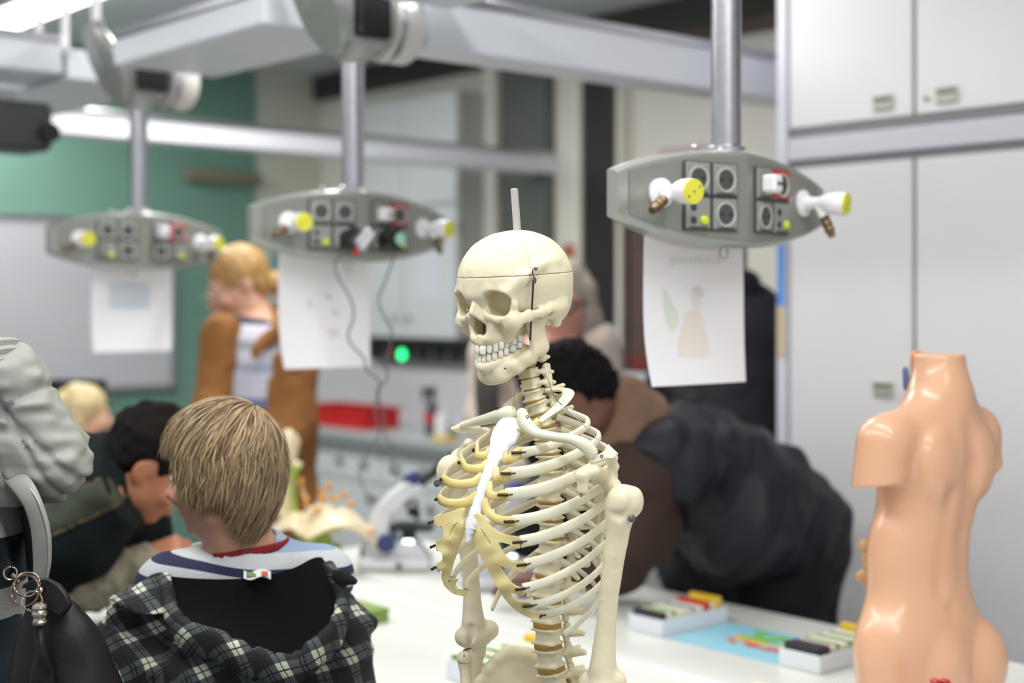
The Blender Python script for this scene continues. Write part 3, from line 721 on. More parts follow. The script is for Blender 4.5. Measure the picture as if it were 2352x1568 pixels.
# ---- skull
UPT = (.0665, 39., lambda y: -.0665 + .36 * (.0665 - y)); LOT = (.0620, 42., lambda y: -.0795 + .46 * (.0620 - y))
def tooth_line(y0, cv, zf, inset, up, n=17, xm=.035):
    out = []
    for x in np.linspace(-xm, xm, n):
        y = y0 - cv * x * x; nn = unit((2 * cv * x, 1, 0)); out.append(A(x, y, zf(y) + up) - nn * inset)
    return out
def S0(v): return SK(v, -.0003, 2.05)
def skull_field():
    s = Vox((-.085, -.112, -.072), (.085, .106, .116), .00125)
    s.ell((0, -.010, .022), (.0665, .0865, .083)).ell((0, .031, .031), (.0565, .0545, .060), k=.02)
    for q in (-1, 1): s.ell((q * .021, -.027, .036), (.0505, .055, .058), k=.02)
    s.ell((0, -.053, .002), (.05, .042, .044), k=.02)
    s.plane((0, -.03, -.029), (0, .16, -1), k=.02)
    for q in (-1, 1):
        s.ell((q * .084, .044, -.004), (.0255, .034, .036), k=.012, op='sub')
        s.chain([(q * .046, .064, .013), (q * .057, .041, .034), (q * .0645, .014, .052), (q * .063, -.022, .060), (q * .056, -.058, .044)], [.004, .004, .0035, .003, .002], k=.012)
    s.ell((0, .038, -.030), (.033, .026, .028), k=.012).ell((0, .03, -.02), (.036, .028, .022), k=.01)
    s.chain(tooth_line(*UPT, .0068, .0115), .0072, k=.008).chain(tooth_line(*UPT, .011, .017), .0085, k=.01)
    for q in (-1, 1): s.ell((q * .027, .018, -.026), (.0125, .02, .022), k=.008)
    for q in (-1, 1):
        s.chain([(q * .005, .0755, .012), (q * .024, .073, .0185), (q * .043, .0595, .0145)], [.006, .0062, .0056], k=.008)
        s.chain([(q * .0445, .059, .0135), (q * .050, .052, -.003), (q * .0485, .052, -.02)], [.0054, .0050, .007], k=.006)
        s.ell((q * .0455, .051, -.0265), (.0145, .0125, .0125), k=.008)
        s.chain([(q * .046, .0555, -.0205), (q * .03, .0635, -.0235), (q * .0175, .067, -.019), (q * .0085, .069, .002)], [.0055, .0048, .0044, .004], k=.006)
        s.chain([(q * .0175, .068, -.018), (q * .0165, .062, -.034), (q * .015, .059, -.05)], [.005, .0048, .0075], k=.008)
        s.chain([(q * .051, .048, -.0255), (q * .0605, .033, -.0185), (q * .0665, .011, -.0135), (q * .0665, -.006, -.0105), (q * .06, -.018, -.008)], [.007, .0045, .0036, .0038, .006], k=.006, flat=((0, 0, 1), 1.55))
        s.chain([(q * .042, .048, -.035), (q * .032, .041, -.048)], [.009, .008], k=.01)
        s.cone((q * .056, -.034, -.004), (q * .052, -.037, -.027), .0165, .0085, k=.008)
        s.ell((q * .061, -.022, -.008), (.012, .014, .01), k=.008)
        s.cone((q * .012, .065, -.050), (q * .018, .058, -.03), .0045, .004, k=.006)
    s.cone((0, .058, -.05), (0, .0675, -.0475), .005, .0018, k=.006)
    for q in (-1, 1):            # eye sockets and nose
        R = np.stack([unit((.95, -q * .31, 0)), unit((q * .31, .95, .05)), A(0, 0, 1)], 1) @ rotm((0, 1, 0), -q * -9)
        s.box((q * .0305, .060, -.0015), (.0192, .027, .0168), R, .0125, k=.0025, op='sub')
        s.ell((q * .034, .074, -.003), (.0165, .02, .0155), R, k=.003, op='sub')
        s.ell((q * .0055, .057, -.0355), (.0078, .026, .0115), k=.0025, op='sub')
        s.cone((q * .067, -.008, -.016), (q * .04, -.008, -.014), .0042, .003, k=.003, op='sub')
        s.ell((q * .070, -.049, -.028), (.012, .007, .012), k=.006, op='sub')
        s.ell((q * .048, .018, -.03), (.012, .02, .02), k=.006, op='sub')
        s.cone((q * .03, .076, -.034), (q * .03, .056, -.03), .0022, .0018, k=.002, op='sub')
    s.ell((0, .064, -.0245), (.0058, .018, .0115), k=.0025, op='sub')
    for t in np.linspace(0, 1, 13):
        for q in (-1, 1): s.cone((0, .0735 + .0118 * t, .008 - .0225 * t), (q * (.0085 + .0085 * t), .0665 - .0045 * t, .004 - .036 * t), .0034 - .0012 * t, .0034, k=.0025)
    s.box((.0012, .040, -.036), (.0009, .014, .010), None, .0008, k=.001)
    s.noise(.0005, .013, 3).noise(.00022, .0045, 5)
    # seams between the skull bones
    def seam(pts, r=.0013, dp=1):
        pts = spl(np.array(pts, float), np.linspace(0, len(pts) - 1, 46)); rs = np.random.RandomState(4)
        pts = pts + rs.randn(*pts.shape) * .0008
        s.chain(pts, r, k=.0015, op='sub')
    for q in (-1, 1):
        seam([(q * .002, .012, .1042), (q * .03, .016, .0955), (q * .052, .022, .073), (q * .0615, .03, .045), (q * .060, .036, .02)])
        seam([(q * .002, -.085, .062), (q * .03, -.082, .05), (q * .05, -.068, .022), (q * .0615, -.05, -.003)], .0016)
    return s
_s = skull_field(); cutn = unit((0, .07, 1)); cutp = A(0, 0, .0405)
cap = _s.copy(); cap.plane(cutp + A(0, 0, .0002), cutn, keep_below=False); v, f = cap.mesh(); cap_o = sk.part('skull_cap', (S0(v), f[:, ::-1] if False else f), m_bone, angle=50)
cap.f = _s.f.copy(); cap.plane(cutp - A(0, 0, .0002), cutn); v, f = cap.mesh(); skull = sk.part('skull', (S0(v), f), m_bone, angle=50)
sk.part('nasal_lining', MB().ell(S0(A(0, .037, -.034)), (.0165, .015, .018)), M('nasal_rust', '#83442a', .7), parent=skull)
# ---- lower jaw
j = Vox((-.066, -.02, -.122), (.066, .085, -.006), .0013)
for q in (-1, 1):
    up_ = [p * A(q, 1, 1) for p in tooth_line(*LOT, .0045, -.0115)[8:]]
    lo_ = [(q * .0495, -.010, -.062), (q * .044, .010, -.079), (q * .034, .026, -.092), (q * .018, .0385, -.1045), (q * .006, .043, -.1075), (0, .0435, -.107)]
    mid = [(q * .0485, .004, -.065), (q * .041, .020, -.078), (q * .030, .034, -.088), (q * .014, .0445, -.0975), (0, .0475, -.099)]
    j.chain(up_, .0062, k=.006).chain(lo_, .0072, k=.006).chain(mid, .0068, k=.006)
    R = euler(-14, 0, 0) @ np.eye(3)
    j.box((q * .0505, .0025, -.046), (.0042, .0165, .026), R, .004, k=.006)
    j.cone((q * .0505, -.002, -.03), (q * .0525, -.008, -.0165), .006, .0068, k=.005)
    j.cone((q * .0495, .016, -.032), (q * .0495, .023, -.014), .0058, .003, k=.005, flat=((1, 0, 0), .7))
    j.ell((q * .051, -.008, -.062), (.0062, .012, .012), k=.006)
    j.ell((q * .011, .044, -.1055), (.009, .006, .007), k=.008)
    j.cone((q * .0275, .047, -.0935), (q * .022, .033, -.0925), .0018, k=.002, op='sub')
j.ell((0, .045, -.103), (.009, .006, .01), k=.008)
j.noise(.0005, .012, 8)
v, f = j.mesh(); jaw = sk.part('lower_jaw', (S0(v), f), m_bone, angle=50)
# ---- teeth
def teeth(widths, y0, curv, zfun, up, parent, hgt, out):
    for q in (-1, 1):
        s_ = 0.0
        for i, w in enumerate(widths):
            w *= .001; t = s_ + w / 2; s_ += w
            x = 0.; L = 0.        # walk along the arch
            while L < t:
                dx = .0002; L += math.hypot(dx, 2 * curv * x * dx); x += dx
            y = y0 - curv * x * x; tan = unit((1, -2 * curv * x, 0)); n = unit((2 * curv * x, 1, 0))
            if q < 0: tan = tan * A(-1, 1, 1); n = n * A(-1, 1, 1)
            z = zfun(y); h = hgt[i] * .001; dp = (.0032, .003, .0036, .004, .004, .005, .005)[i]
            R = np.stack([tan, n, np.cross(tan, n)], 1); c = A(q * x, y, z) + n * out
            mb = MB(); v = []; rows = [(-.5, .55, .6), (-.42, .86, .8), (-.1, .98, 1), (.25, .9, 1), (.5, .72, .85)]
            ring = []
            for (zz, a, b) in rows:
                for th in np.linspace(0, 2 * math.pi, 13)[:-1]:
                    cx, sx = math.cos(th), math.sin(th); e = (abs(cx) ** 3.2 + abs(sx) ** 3.2) ** (-1 / 3.2)
                    ring.append((cx * e * a * w * .49, sx * e * b * dp, up * zz * h))
            f = [(r * 12 + k, r * 12 + (k + 1) % 12, (r + 1) * 12 + (k + 1) % 12, (r + 1) * 12 + k) for r in range(4) for k in range(12)] + [tuple(range(12))[::-1], tuple(range(48, 60))]
            if (up < 0) != (np.linalg.det(R) < 0): f = [g[::-1] for g in f]
            vv = np.array(ring) @ R.T + c; mb.add(S0(vv), f); sk.part('tooth', mb, m_tooth, parent=parent, angle=60)
teeth((10, 8, 8.8, 8.2, 8, 11., 10.), *UPT, 1, skull, (13, 12, 13, 11, 10.5, 10, 9.5), .0005)
teeth((6.6, 7.2, 8.2, 8.2, 8.4, 11.2, 10.6), *LOT, -1, jaw, (12, 12, 12.5, 11, 10.5, 9.5, 9), .0005)
# ---- spring, hook and the rod on top
def tube(pts, r, name, m, parent=None, n=8, sub=1): sk.part(name, MB().sweep(pts, r, n=n, sub=sub), m, parent=parent)
sp0, sp1 = A(-.0685, .031, .031), A(-.0575, .0255, -.0525); t_ = np.linspace(0, 1, 460)
ax_ = unit(sp1 - sp0); u_ = unit(np.cross(ax_, (0, 1, 0))); w_ = np.cross(ax_, u_); hx = sp0 + np.outer(t_, sp1 - sp0) + .0011 * (np.outer(np.cos(t_ * 400), u_) + np.outer(np.sin(t_ * 400), w_))
tube(S0(np.stack([sp0, sp1])), .0012, 'spring', m_iron)
sk.part('coil', MB().sweep(S0(hx), .0005, n=5), M('spring_steel', '#5a514a', .35, .8), parent=bpy.data.objects.get('spring'))
hk = S0(np.array([(-.071, .030, .0455), (-.0722, .0325, .0485), (-.0715, .035, .0465), (-.0705, .0355, .042), (-.0705, .033, .038), (-.0695, .0315, .035)]))
tube(hk, .001, 'hook', m_steel, sub=5)
sk.part('eyelet', MB().sweep(S0(np.array([A(-.0705, .0315, .031) + .0034 * A(0, math.cos(a), math.sin(a)) for a in np.linspace(0, 2 * math.pi, 19)])), .001, n=7), m_steel)
for p in ((-.0712, .0285, .0475), (-.0695, .0315, .031)): sk.part('screw', MB().ell(S0(A(*p)), (.0026,) * 3, n=10, m=7), m_steel)
b0, b1 = P(1188.5, 534, 2.05), P(1181, 433, 2.05); zz = unit(b1 - b0)
R_ = np.stack([unit(np.cross(rotm((0, 0, 1), -25) @ A(0, 1, 0), zz)), unit(np.cross(zz, unit(np.cross(rotm((0, 0, 1), -25) @ A(0, 1, 0), zz)))), zz], 1)
rod = sk.part('support_rod', MB().box((b0 + b1) / 2, (.0045, .0045, np.linalg.norm(b1 - b0) / 2), R_, .0012), M('rod_grey', '#bdbbb6', .5, .1))
# ---- spine
disc_px = [(1204, 822), (1213, 844), (1217, 868), (1222, 894), (1229, 921), (1241, 951), (1252, 981), (1257, 1011), (1260, 1042), (1262, 1077), (1263, 1113), (1264, 1154), (1265, 1195), (1264, 1235), (1262, 1275), (1259, 1323), (1257, 1378), (1257, 1435), (1259, 1483), (1266, 1536), (1280, 1592)]
DISC = np.array([P(x, y, 2.045) for x, y in disc_px])
def vertebra(kind):
    s = Vox((-.05, -.08, -.035), (.05, .024, .026), .0016)
    if kind == 'c':
        s.box((0, 0, 0), (.0125, .009, .0085), None, .004, k=.003); s.box((0, 0, .0085), (.013, .0092, .0016), None, .0015, k=.002).box((0, .001, -.0085), (.0128, .0098, .0016), None, .0015, k=.002)
        for q in (-1, 1):
            s.chain([(q * .011, -.002, .0), (q * .022, -.006, -.003)], [.005, .0042], k=.004).chain([(q * .011, -.008, 0), (q * .017, -.018, -.001)], [.004, .0065], k=.004)
            s.cone((q * .017, -.018, -.008), (q * .017, -.02, .009), .0065, .0062, k=.003).chain([(q * .016, -.022, -.001), (q * .004, -.032, -.003)], .0045, k=.004)
            s.chain([(0, -.03, -.003), (q * .004, -.044, -.008)], [.005, .0046], k=.003)
    else:
        L = kind == 'l'; w, d, h = (.0215, .0165, .0135) if L else (.0175, .0145, .0115)
        s.ell((0, 0, 0), (w * .92, d * .93, h * 3.), k=.002); s.box((0, 0, 0), (.06, .06, h), None, .001, k=.002, op='int'); s.box((0, 0, h - .001), (w * .96, d * .97, .0024), None, .002, k=.006).box((0, 0, -h + .001), (w * .96, d * .97, .0024), None, .002, k=.006)
        for q in (-1, 1):
            s.cone((q * .011, -.011, .004), (q * .0135, -.027, .003), .005, .005, k=.004).chain([(q * .0135, -.027, .001), (0, -.037, -.004)], .0052, k=.004)
            s.cone((q * .014, -.026, -.012), (q * .014, -.028, .015), .0056, .0056, k=.004)
            if L: s.cone((q * .014, -.024, .001), (q * .043, -.03, .003), .0055, .0042, k=.004, flat=((0, 0, 1), 1.4))
            else: s.chain([(q * .014, -.027, .002), (q * .032, -.04, .005)], [.0055, .0062], k=.004)
        if L: s.box((0, -.055, -.006), (.0032, .017, .0095), euler(8, 0, 0), .003, k=.005)
        else: s.cone((0, -.036, -.004), (0, -.064, -.026), .0052, .0036, k=.004)
    s.noise(.0007, .01, 2); return s.mesh()
VM = {k: vertebra(k) for k in 'ctl'}
for i in range(len(DISC) - 1):
    a, b = DISC[i], DISC[i + 1]; c = (a + b) / 2; hgt = np.linalg.norm(b - a); zz = unit(a - b)
    kind = 'c' if i < 3 else ('t' if i < 15 else 'l'); v, f = VM[kind]
    base = {'c': .0205, 't': .0275, 'l': .034}[kind]; hz = hgt * .74 / (base * .83)
    wsc = {'c': 1.0, 't': .86 + .022 * max(0, i - 4), 'l': .97}[kind]
    yv = unit(A(-sS, -sC, 0) - zz * (A(-sS, -sC, 0) @ zz)); xv = np.cross(yv, zz)
    R = np.stack([xv, yv, zz], 1)
    vb = sk.part('vertebra', ((v * A(wsc, wsc, hz)) @ R.T + c, f), m_bone, angle=55)
    # amber disc below
    w, d = {'c': (.0122, .0092), 't': (.0172 * wsc, .0145 * wsc), 'l': (.0208, .0162)}[kind]
    nx = 28; hh = hgt * .155; ang = np.linspace(0, 2 * math.pi, nx + 1)[:-1]; prof = []
    for (zz_, e) in ((-1, .94), (-.5, 1.0), (.5, 1.0), (1, .94)):
        cx = np.sign(np.cos(ang)) * np.abs(np.cos(ang)) ** .75 * w * e; cy = np.sign(np.sin(ang)) * np.abs(np.sin(ang)) ** .75 * d * e
        prof.append(np.stack([cx, cy, np.full(nx, zz_ * hh)], 1))
    v = np.concatenate(prof) @ R.T + b; f = [(r * nx + k, r * nx + (k + 1) % nx, (r + 1) * nx + (k + 1) % nx, (r + 1) * nx + k) for r in range(3) for k in range(nx)] + [tuple(range(nx))[::-1], tuple(range(3 * nx, 4 * nx))]
    sk.part('spinal_disc', MB().add(v, f), m_disc)
# top vertebrae up to the skull
tube([P(1207, 800, 2.06), P(1204, 822, 2.05)], .011, 'vertebra', m_bone, n=14)
# ---- ribs
RIB_L = {1: (1236, 972), 2: (1193, 1039), 3: (1169, 1087), 4: (1162, 1136), 5: (1176, 1197), 6: (1195, 1244), 7: (1204, 1296), 8: (1201, 1351), 9: (1217, 1390), 10: (1237, 1413), 11: (1297, 1455), 12: (1350, 1410)}
RIB_R = {1: (1158, 985), 2: (1096, 1033), 3: (1062, 1062), 4: (1021, 1101), 5: (1011, 1146), 6: (1000, 1199), 7: (1005, 1254), 8: (1007, 1304), 9: (1042, 1329), 10: (1075, 1358), 11: (1131, 1398), 12: (1215, 1370)}
WID = {1: .049, 2: .070, 3: .086, 4: .100, 5: .108, 6: .110, 7: .110, 8: .109, 9: .107, 10: .103, 11: .094, 12: .07}
ENDS = {}
def rib_path(i, side):
    px, py = (RIB_L if side < 0 else RIB_R)[i]; a, ye = pair(RIB_L[i][0], RIB_R[i][0])
    if i == 1: ye = .072
    if i == 12: ye = -.022
    e = onbody(px, py, ye, side); x_e = abs(e[0]); ye = e[1]
    j = i + 2                    # vertebra index of this rib (T1 is the fourth body)
    c = (DISC[j] + DISC[j + 1]) / 2; rel = c - A(SR0, SD0, H)
    vx = -(rel[0] * sC - rel[1] * sS); vy = -(rel[0] * sS + rel[1] * sC); zv = rel[2] + .006
    w = WID[i]; ze = e[2]
    if i == 12: ks = [(.016, -.012, 0), (.036, -.034, .25), (.06, -.038, .6)]
    elif i == 1: ks = [(.012, -.012, -.04), (.026, -.014, -.06), (.039, .004, .02), (w, .03, .35), (.043, .055, .75)]
    elif i == 11: ks = [(.017, -.012, 0), (.045, -.038, .18), (.076, -.03, .45), (.086, -.004, .68), (.08, .022, .85)]
    else:
        k2 = ye; ay = {2: -.015, 3: -.024, 4: -.031}.get(i, -.037)
        ks = [(.017, -.012, 0), (.036, ay * .85, .07), (w * .78, ay, .26), (w * .97, ay * .2, .49), (w * 1.0, .22 * k2 + .012, .66), (w * .97, .5 * k2, .81), (max(x_e + .012, w * .86), .78 * k2, .92)]
    pts = [A(x + vx * side * max(0, 1 - n / 2.), y + vy * max(0, 1 - n / 2.), zv + (ze - zv) * fz) for n, (x, y, fz) in enumerate(ks)]
    pts = np.array(pts); pts[:, 0] *= side; pts = np.vstack([pts, e])
    if i > 1 and i < 11:         # an even fall from the spine to the front
        n = len(pts); t = np.linspace(0, n - 1, 60); q = spl(pts, t); L_ = np.concatenate([[0], np.cumsum(np.linalg.norm(np.diff(q[:, :2], axis=0), axis=1))]); L_ /= L_[-1]
        u = np.linspace(0, 1, 12); q2 = np.stack([np.interp(u, L_, q[:, a]) for a in range(3)], 1); q2[:, 2] = zv + (ze - zv) * (1 - (1 - u) ** 1.38); q2[-1] = e; return q2
    return pts
for side in (-1, 1):
    for i in range(1, 13):
        p = rib_path(i, side); n = len(p); t = np.linspace(0, n - 1, 34 if i < 11 else 22); q = spl(p, t)
        out = q - A(0, .04, 0); out[:, 2] = 0; out /= np.linalg.norm(out, axis=1, keepdims=True)
        u = np.linspace(0, 1, len(q))
        fc = {2: .85, 3: 1.0, 4: 1.08, 5: .98, 6: .98, 7: .9, 8: .8, 9: .74, 10: .68}.get(i, 1)
        hw = np.interp(u, [0, .08, .25, .6, .9, 1], [.006, .0056, .0066, .0074, .0080, .0084]) * fc; th = np.interp(u, [0, .15, .6, 1], [.0052, .004, .0028, .0030])
        if i == 1: hw = hw * 0 + .0034; th = np.interp(u, [0, .3, .7, 1], [.006, .0085, .009, .009])
        if i == 2: th = th * 1.1
        if i >= 11: hw = hw * np.interp(u, [0, .6, 1], [.8, .72, .5]); th = th * np.interp(u, [0, 1], [1, .8])
        mb = MB().sweep(SK(q), th, hw, up=(SK(q + out) - SK(q)) if i > 1 else (SK(q + out) - SK(q)), n=12, round_ends=(i >= 11))
        sk.part('rib', mb, m_bone2 if side < 0 else m_bone, angle=60, label='free short rib' if i >= 11 else None)
        ENDS[i, side] = (q[-1], unit(q[-1] - q[-3]), out[-1])
# ---- breast bone
SP = np.array([onbody(1174, 968, .084, 0), onbody(1166, 1000, .095, 0), onbody(1150, 1030, .108, 0), onbody(1137, 1058, .119, 0), onbody(1120, 1090, .131, 0), onbody(1106, 1130, .143, 0), onbody(1094, 1170, .154, 0), onbody(1082, 1208, .163, 0), onbody(1077, 1220, .166, 0), onbody(1074, 1246, .170, 0)])
SP[:, 0] *= .15
w_ = np.array([.021, .0265, .0185, .0125, .0097, .0088, .0094, .0108, .0066, .003]); th_ = np.array([.006, .0065, .006, .0055, .0055, .0055, .0055, .0055, .0045, .003])
t = np.linspace(0, 9, 60); q = spl(SP, t); ww = spl(w_[:, None], t)[:, 0] + .0009 * np.sin(t * 9.5); tt = spl(th_[:, None], t)[:, 0]
sk.part('breastbone', MB().sweep(SK(q), ww, tt, up=A(-sC, sS, 0), n=18, round_ends=True), m_stern, angle=70)
# ---- rib cartilages
def stern_at(py, side, ex=1.0):
    zt = None
    zs = q[:, 2]; d = 2.05 - q[:, 1] * sC; pyq = PY0 - zs / d * F; i = np.argmin(abs(pyq - py)); return q[i] + A(side * ww[i] * .8 * ex, -.002, 0)
ATT = {-1: {1: 992, 2: 1040, 3: 1078, 4: 1112, 5: 1150}, 1: {1: 990, 2: 1034, 3: 1066, 4: 1096, 5: 1138}}
for side in (-1, 1):
    for i in range(1, 6):
        e, dr, out = ENDS[i, side]; s0 = stern_at(ATT[side][i], side); e = e + dr * .001
        m1 = e * .62 + s0 * .38 + out * .006 + A(0, .003, -.007 if i > 1 else 0); m2 = e * .25 + s0 * .75 + A(0, .004, -.008 if i > 1 else 0)
        pts = spl(np.array([e - dr * .004, e, m1, m2, s0]), np.linspace(0, 4, 24)); o2 = pts - A(0, .04, 0); o2[:, 2] = 0
        sk.part('costal_cartilage', MB().sweep(SK(pts), np.linspace(.0036, .0042, 24), np.interp(np.linspace(0, 1, 24), [0, .6, 1], [.0078, .0062, .008]), up=SK(pts + o2) - SK(pts), n=12), m_cart)
def plate(side, outl, hole, ctrl, sc, ox, oy):
    C_ = np.array([(c[0], c[1]) for c in ctrl], float); Y_ = np.array([c[2] for c in ctrl])
    def yat(p): w = 1 / (((C_ - p) ** 2).sum(1) + 120) ** 1.0; return (w * Y_).sum() / w.sum()
    def dens(q):                 # close and smooth an outline
        q = np.array(q, float) / sc + A(ox, oy); o = []
        for i in range(len(q)):
            a, b, c, d = q[i - 1], q[i], q[(i + 1) % len(q)], q[(i + 2) % len(q)]; n = max(1, int(np.linalg.norm(c - b) / 5))
            for t in np.arange(n) / n: o.append(b * (1 - t) + c * t if n < 2 else .5 * (2 * b + (c - a) * t * .6 + (-.6 * (c - a) * 2 + 6 * (c - b) - .6 * (d - b)) * t * t + (.6 * (c - a) - 4 * (c - b) + .6 * (d - b)) * t ** 3))
        return np.array(o)
    import mathutils.geometry as mg
    rings = [dens(outl)] + ([dens(hole)] if hole else [])
    flat = np.concatenate(rings)
    # interior points give the plate its bend
    lo, hi = flat.min(0), flat.max(0); inner = []
    def inside(p, r):
        x, y = p; c = False; n = len(r)
        for i in range(n):
            (x1, y1), (x2, y2) = r[i], r[i - 1]
            if (y1 > y) != (y2 > y) and x < (x2 - x1) * (y - y1) / (y2 - y1) + x1: c = not c
        return c
    for yy in np.arange(lo[1], hi[1], 6.):
        for xx in np.arange(lo[0], hi[0], 6.):
            p = A(xx, yy)
            if inside(p, rings[0]) and not (hole and inside(p, rings[1])) and ((flat - p) ** 2).sum(1).min() > 9: inner.append(p)
    allp = np.vstack([flat] + ([np.array(inner)] if inner else [])); edges = []; k = 0
    for r in rings: edges += [(k + i, k + (i + 1) % len(r)) for i in range(len(r))]; k += len(r)
    vv, ee, ff, ov, oe, of = mg.delaunay_2d_cdt([Vector(p) for p in allp], edges, [], 0, 1e-4)
    V2 = np.array([tuple(p) for p in vv]); F_ = []
    for t in ff:
        c = V2[list(t)].mean(0)
        if inside(c, rings[0]) and not (hole and inside(c, rings[1])): F_.append(tuple(t))
    P3 = np.array([onbody(p[0], p[1], yat(p), side) for p in V2]); o = P3 - A(0, .03, 0); o[:, 2] = 0; o /= np.linalg.norm(o, axis=1, keepdims=True)
    cnt = {}
    for t in F_:
        for i in range(3):
            q = (t[i], t[(i + 1) % 3]); cnt[q] = 1
    rim = [q for q in cnt if (q[1], q[0]) not in cnt]; rv = set(i for q in rim for i in q)
    # soft rim: border vertices lie a little inside the faces
    th = .0026; n = len(P3); front = P3 + o * th; back = P3 - o * th; Vt = SK(np.vstack([front, back])); F2 = []
    nrm = np.cross(Vt[F_[0][1]] - Vt[F_[0][0]], Vt[F_[0][2]] - Vt[F_[0][0]]); flip = nrm @ (SK(front)[F_[0][0]] - SK(back)[F_[0][0]]) < 0
    for t in F_:
        a_ = t[::-1] if flip else t; F2.append(a_); F2.append(tuple(i + n for i in a_[::-1]))
    for (a_, b_) in rim: F2.append((a_, b_, b_ + n, a_ + n) if flip else (b_, a_, a_ + n, b_ + n))
    ob = sk.part('costal_arch', (Vt, F2), M('cartilage_plate', '#eadb9e', .36, var=.05, vscale=30, sss=.3), angle=40)
    m = ob.modifiers.new('soft_edge', 'BEVEL'); m.width = .0011; m.segments = 2; m.limit_method = 'ANGLE'; m.angle_limit = math.radians(50)
e = lambda i, s: ENDS[i, s][0]
L = lambda px, py, y: onbody(px, py, y, -1)
EL = lambda i, sd: ((RIB_L if sd < 0 else RIB_R)[i][0], (RIB_L if sd < 0 else RIB_R)[i][1], ENDS[i, sd][0][1])
plate(-1, [(470, -10), (510, 10), (560, 80), (640, 150), (740, 195), (868, 218), (862, 318), (800, 290), (720, 266), (668, 262), (692, 330), (740, 400), (800, 440), (893, 440), (920, 538), (830, 520), (740, 500), (680, 478), (722, 560), (790, 640), (855, 680), (890, 678), (898, 757), (830, 740), (770, 722), (800, 775), (860, 815), (955, 820), (962, 882), (900, 887), (950, 905), (1050, 918), (1040, 960), (1000, 975), (900, 935), (820, 880), (740, 800), (650, 660), (590, 540), (530, 430), (480, 320), (440, 200), (405, 120), (420, 50)],
      [(508, 130), (560, 190), (605, 260), (595, 295), (570, 260), (535, 190)], [(1094, 1186, .160), (1108, 1225, .163), (1125, 1255, .163), (1140, 1285, .160), (1156, 1343, .154), (1178, 1377, .143), (1208, 1403, .120)] + [EL(i, -1) for i in (6, 7, 8, 9, 10)], 4.04, 980, 1180)
plate(1, [(925, 668), (1000, 650), (1100, 620), (1222, 578), (1205, 690), (1225, 775), (1200, 900), (1160, 1010), (1105, 1160), (1080, 1260), (1062, 1320), (1090, 1322), (1155, 1335), (1120, 1385), (1160, 1435), (1272, 1462), (1278, 1502), (1200, 1512), (1110, 1480), (1030, 1400), (1000, 1310), (1012, 1252), (962, 1225), (955, 1160), (1010, 1140), (1010, 1062), (950, 1022), (945, 930), (1000, 908), (1020, 870), (1020, 790), (1000, 768), (975, 788), (930, 745)],
      [(1128, 760), (1085, 860), (1068, 900), (1095, 870), (1150, 775), (1180, 735)], [(1062, 1182, .160), (1052, 1205, .164), (1034, 1238, .164), (1022, 1272, .161), (1019, 1305, .155), (1024, 1332, .144), (1046, 1352, .122)] + [EL(i, 1) for i in (6, 7, 8, 9, 10)], 4.611, 800, 1040)
# ---- wire pins at the rib ends
for (i, side), (e_, dr, out) in ENDS.items():
    if i in (1, 11, 12): continue
    a = e_ - dr * .004 + out * .0052; b = e_ + dr * .010 + out * .0058 + A(0, 0, .0015)
    w = sk.part('wire_pin', MB().sweep(SK(np.array([a, b])), .0021, n=8), m_iron)
    sk.part('pin_end', MB().sweep(SK(np.array([a - dr * .006 - out * .002, a])), .0009, n=6), m_iron, parent=w)
# ---- collar bones
def bone(name, pts, ra, rb=None, up=(0, 0, 1), m=None, n=14, sub=6): return sk.part(name, MB().sweep(pts, ra, rb, up=up, n=n, sub=sub, round_ends=True), m or m_bone2, angle=70)
bone('collar_bone', [P(1199, 950, 1.955), P(1206, 972, 1.95), P(1232, 994, 1.935), P(1272, 1003, 1.915), P(1310, 1008, 1.905), P(1342, 1022, 1.90), P(1360, 1040, 1.90)], [.0085, .0105, .0078, .0066, .007, .009, .0085], [.008, .009, .007, .006, .0065, .0075, .007])
bone('collar_bone', [P(1170, 948, 2.0), P(1155, 952, 2.01), P(1126, 960, 2.06), P(1098, 967, 2.11), P(1078, 972, 2.14), P(1062, 976, 2.15)], [.0105, .0098, .0085, .007, .006, .005])
# ---- shoulder blades
def blade(side, gl, ac, co, tri, name):
    pts = np.array(gl + ac + co + tri); s = Vox(pts.min(0) - .025, pts.max(0) + .025, .0019)
    s.chain(ac, [.0075, .0075, .0085, .006, .0045][:len(ac)], k=.006, flat=((0, 0, 1), .75)); s.chain(co, [.009, .0085, .0075, .0075][:len(co)], k=.007)
    s.chain(gl, .012, k=.008)
    a, b, c = [np.array(q) for q in tri]; n = unit(np.cross(b - a, c - a))
    for t in np.linspace(0, 1, 12): s.cone(a * (1 - t) + b * t, c, .006, .004, k=.006, flat=(n, .35))
    s.chain([c, a], .0045, k=.006)
    s.noise(.001, .012, 5); v, f = s.mesh(); sk.part(name, (v, f), m_bone, angle=60)
blade(-1, [P(1388, 1098, 1.945), P(1408, 1118, 1.94)], [P(1406, 1098, 1.965), P(1408, 1072, 1.945), P(1405, 1050, 1.928)], [P(1392, 1090, 1.945), P(1362, 1083, 1.90), P(1338, 1092, 1.885), P(1339, 1126, 1.885)],
      [P(1400, 1100, 1.96), P(1330, 1045, 2.10), P(1372, 1268, 2.10)], 'shoulder_blade')
ap = [(1350, 1062), (1354, 1053), (1372, 1046), (1386, 1038), (1396, 1021), (1404, 1029), (1419, 1044), (1411, 1055), (1392, 1057), (1372, 1064), (1357, 1067)]
ac0 = P(1384, 1046, 1.912); sc_ = 1.912 / F
sk.part('shoulder_tip', MB().prism([((x - 1384) * sc_, (1046 - y) * sc_) for x, y in ap], ac0, (1, .1, 0), unit((0, .35, 1)), .008, .0022), m_bone2, angle=40)
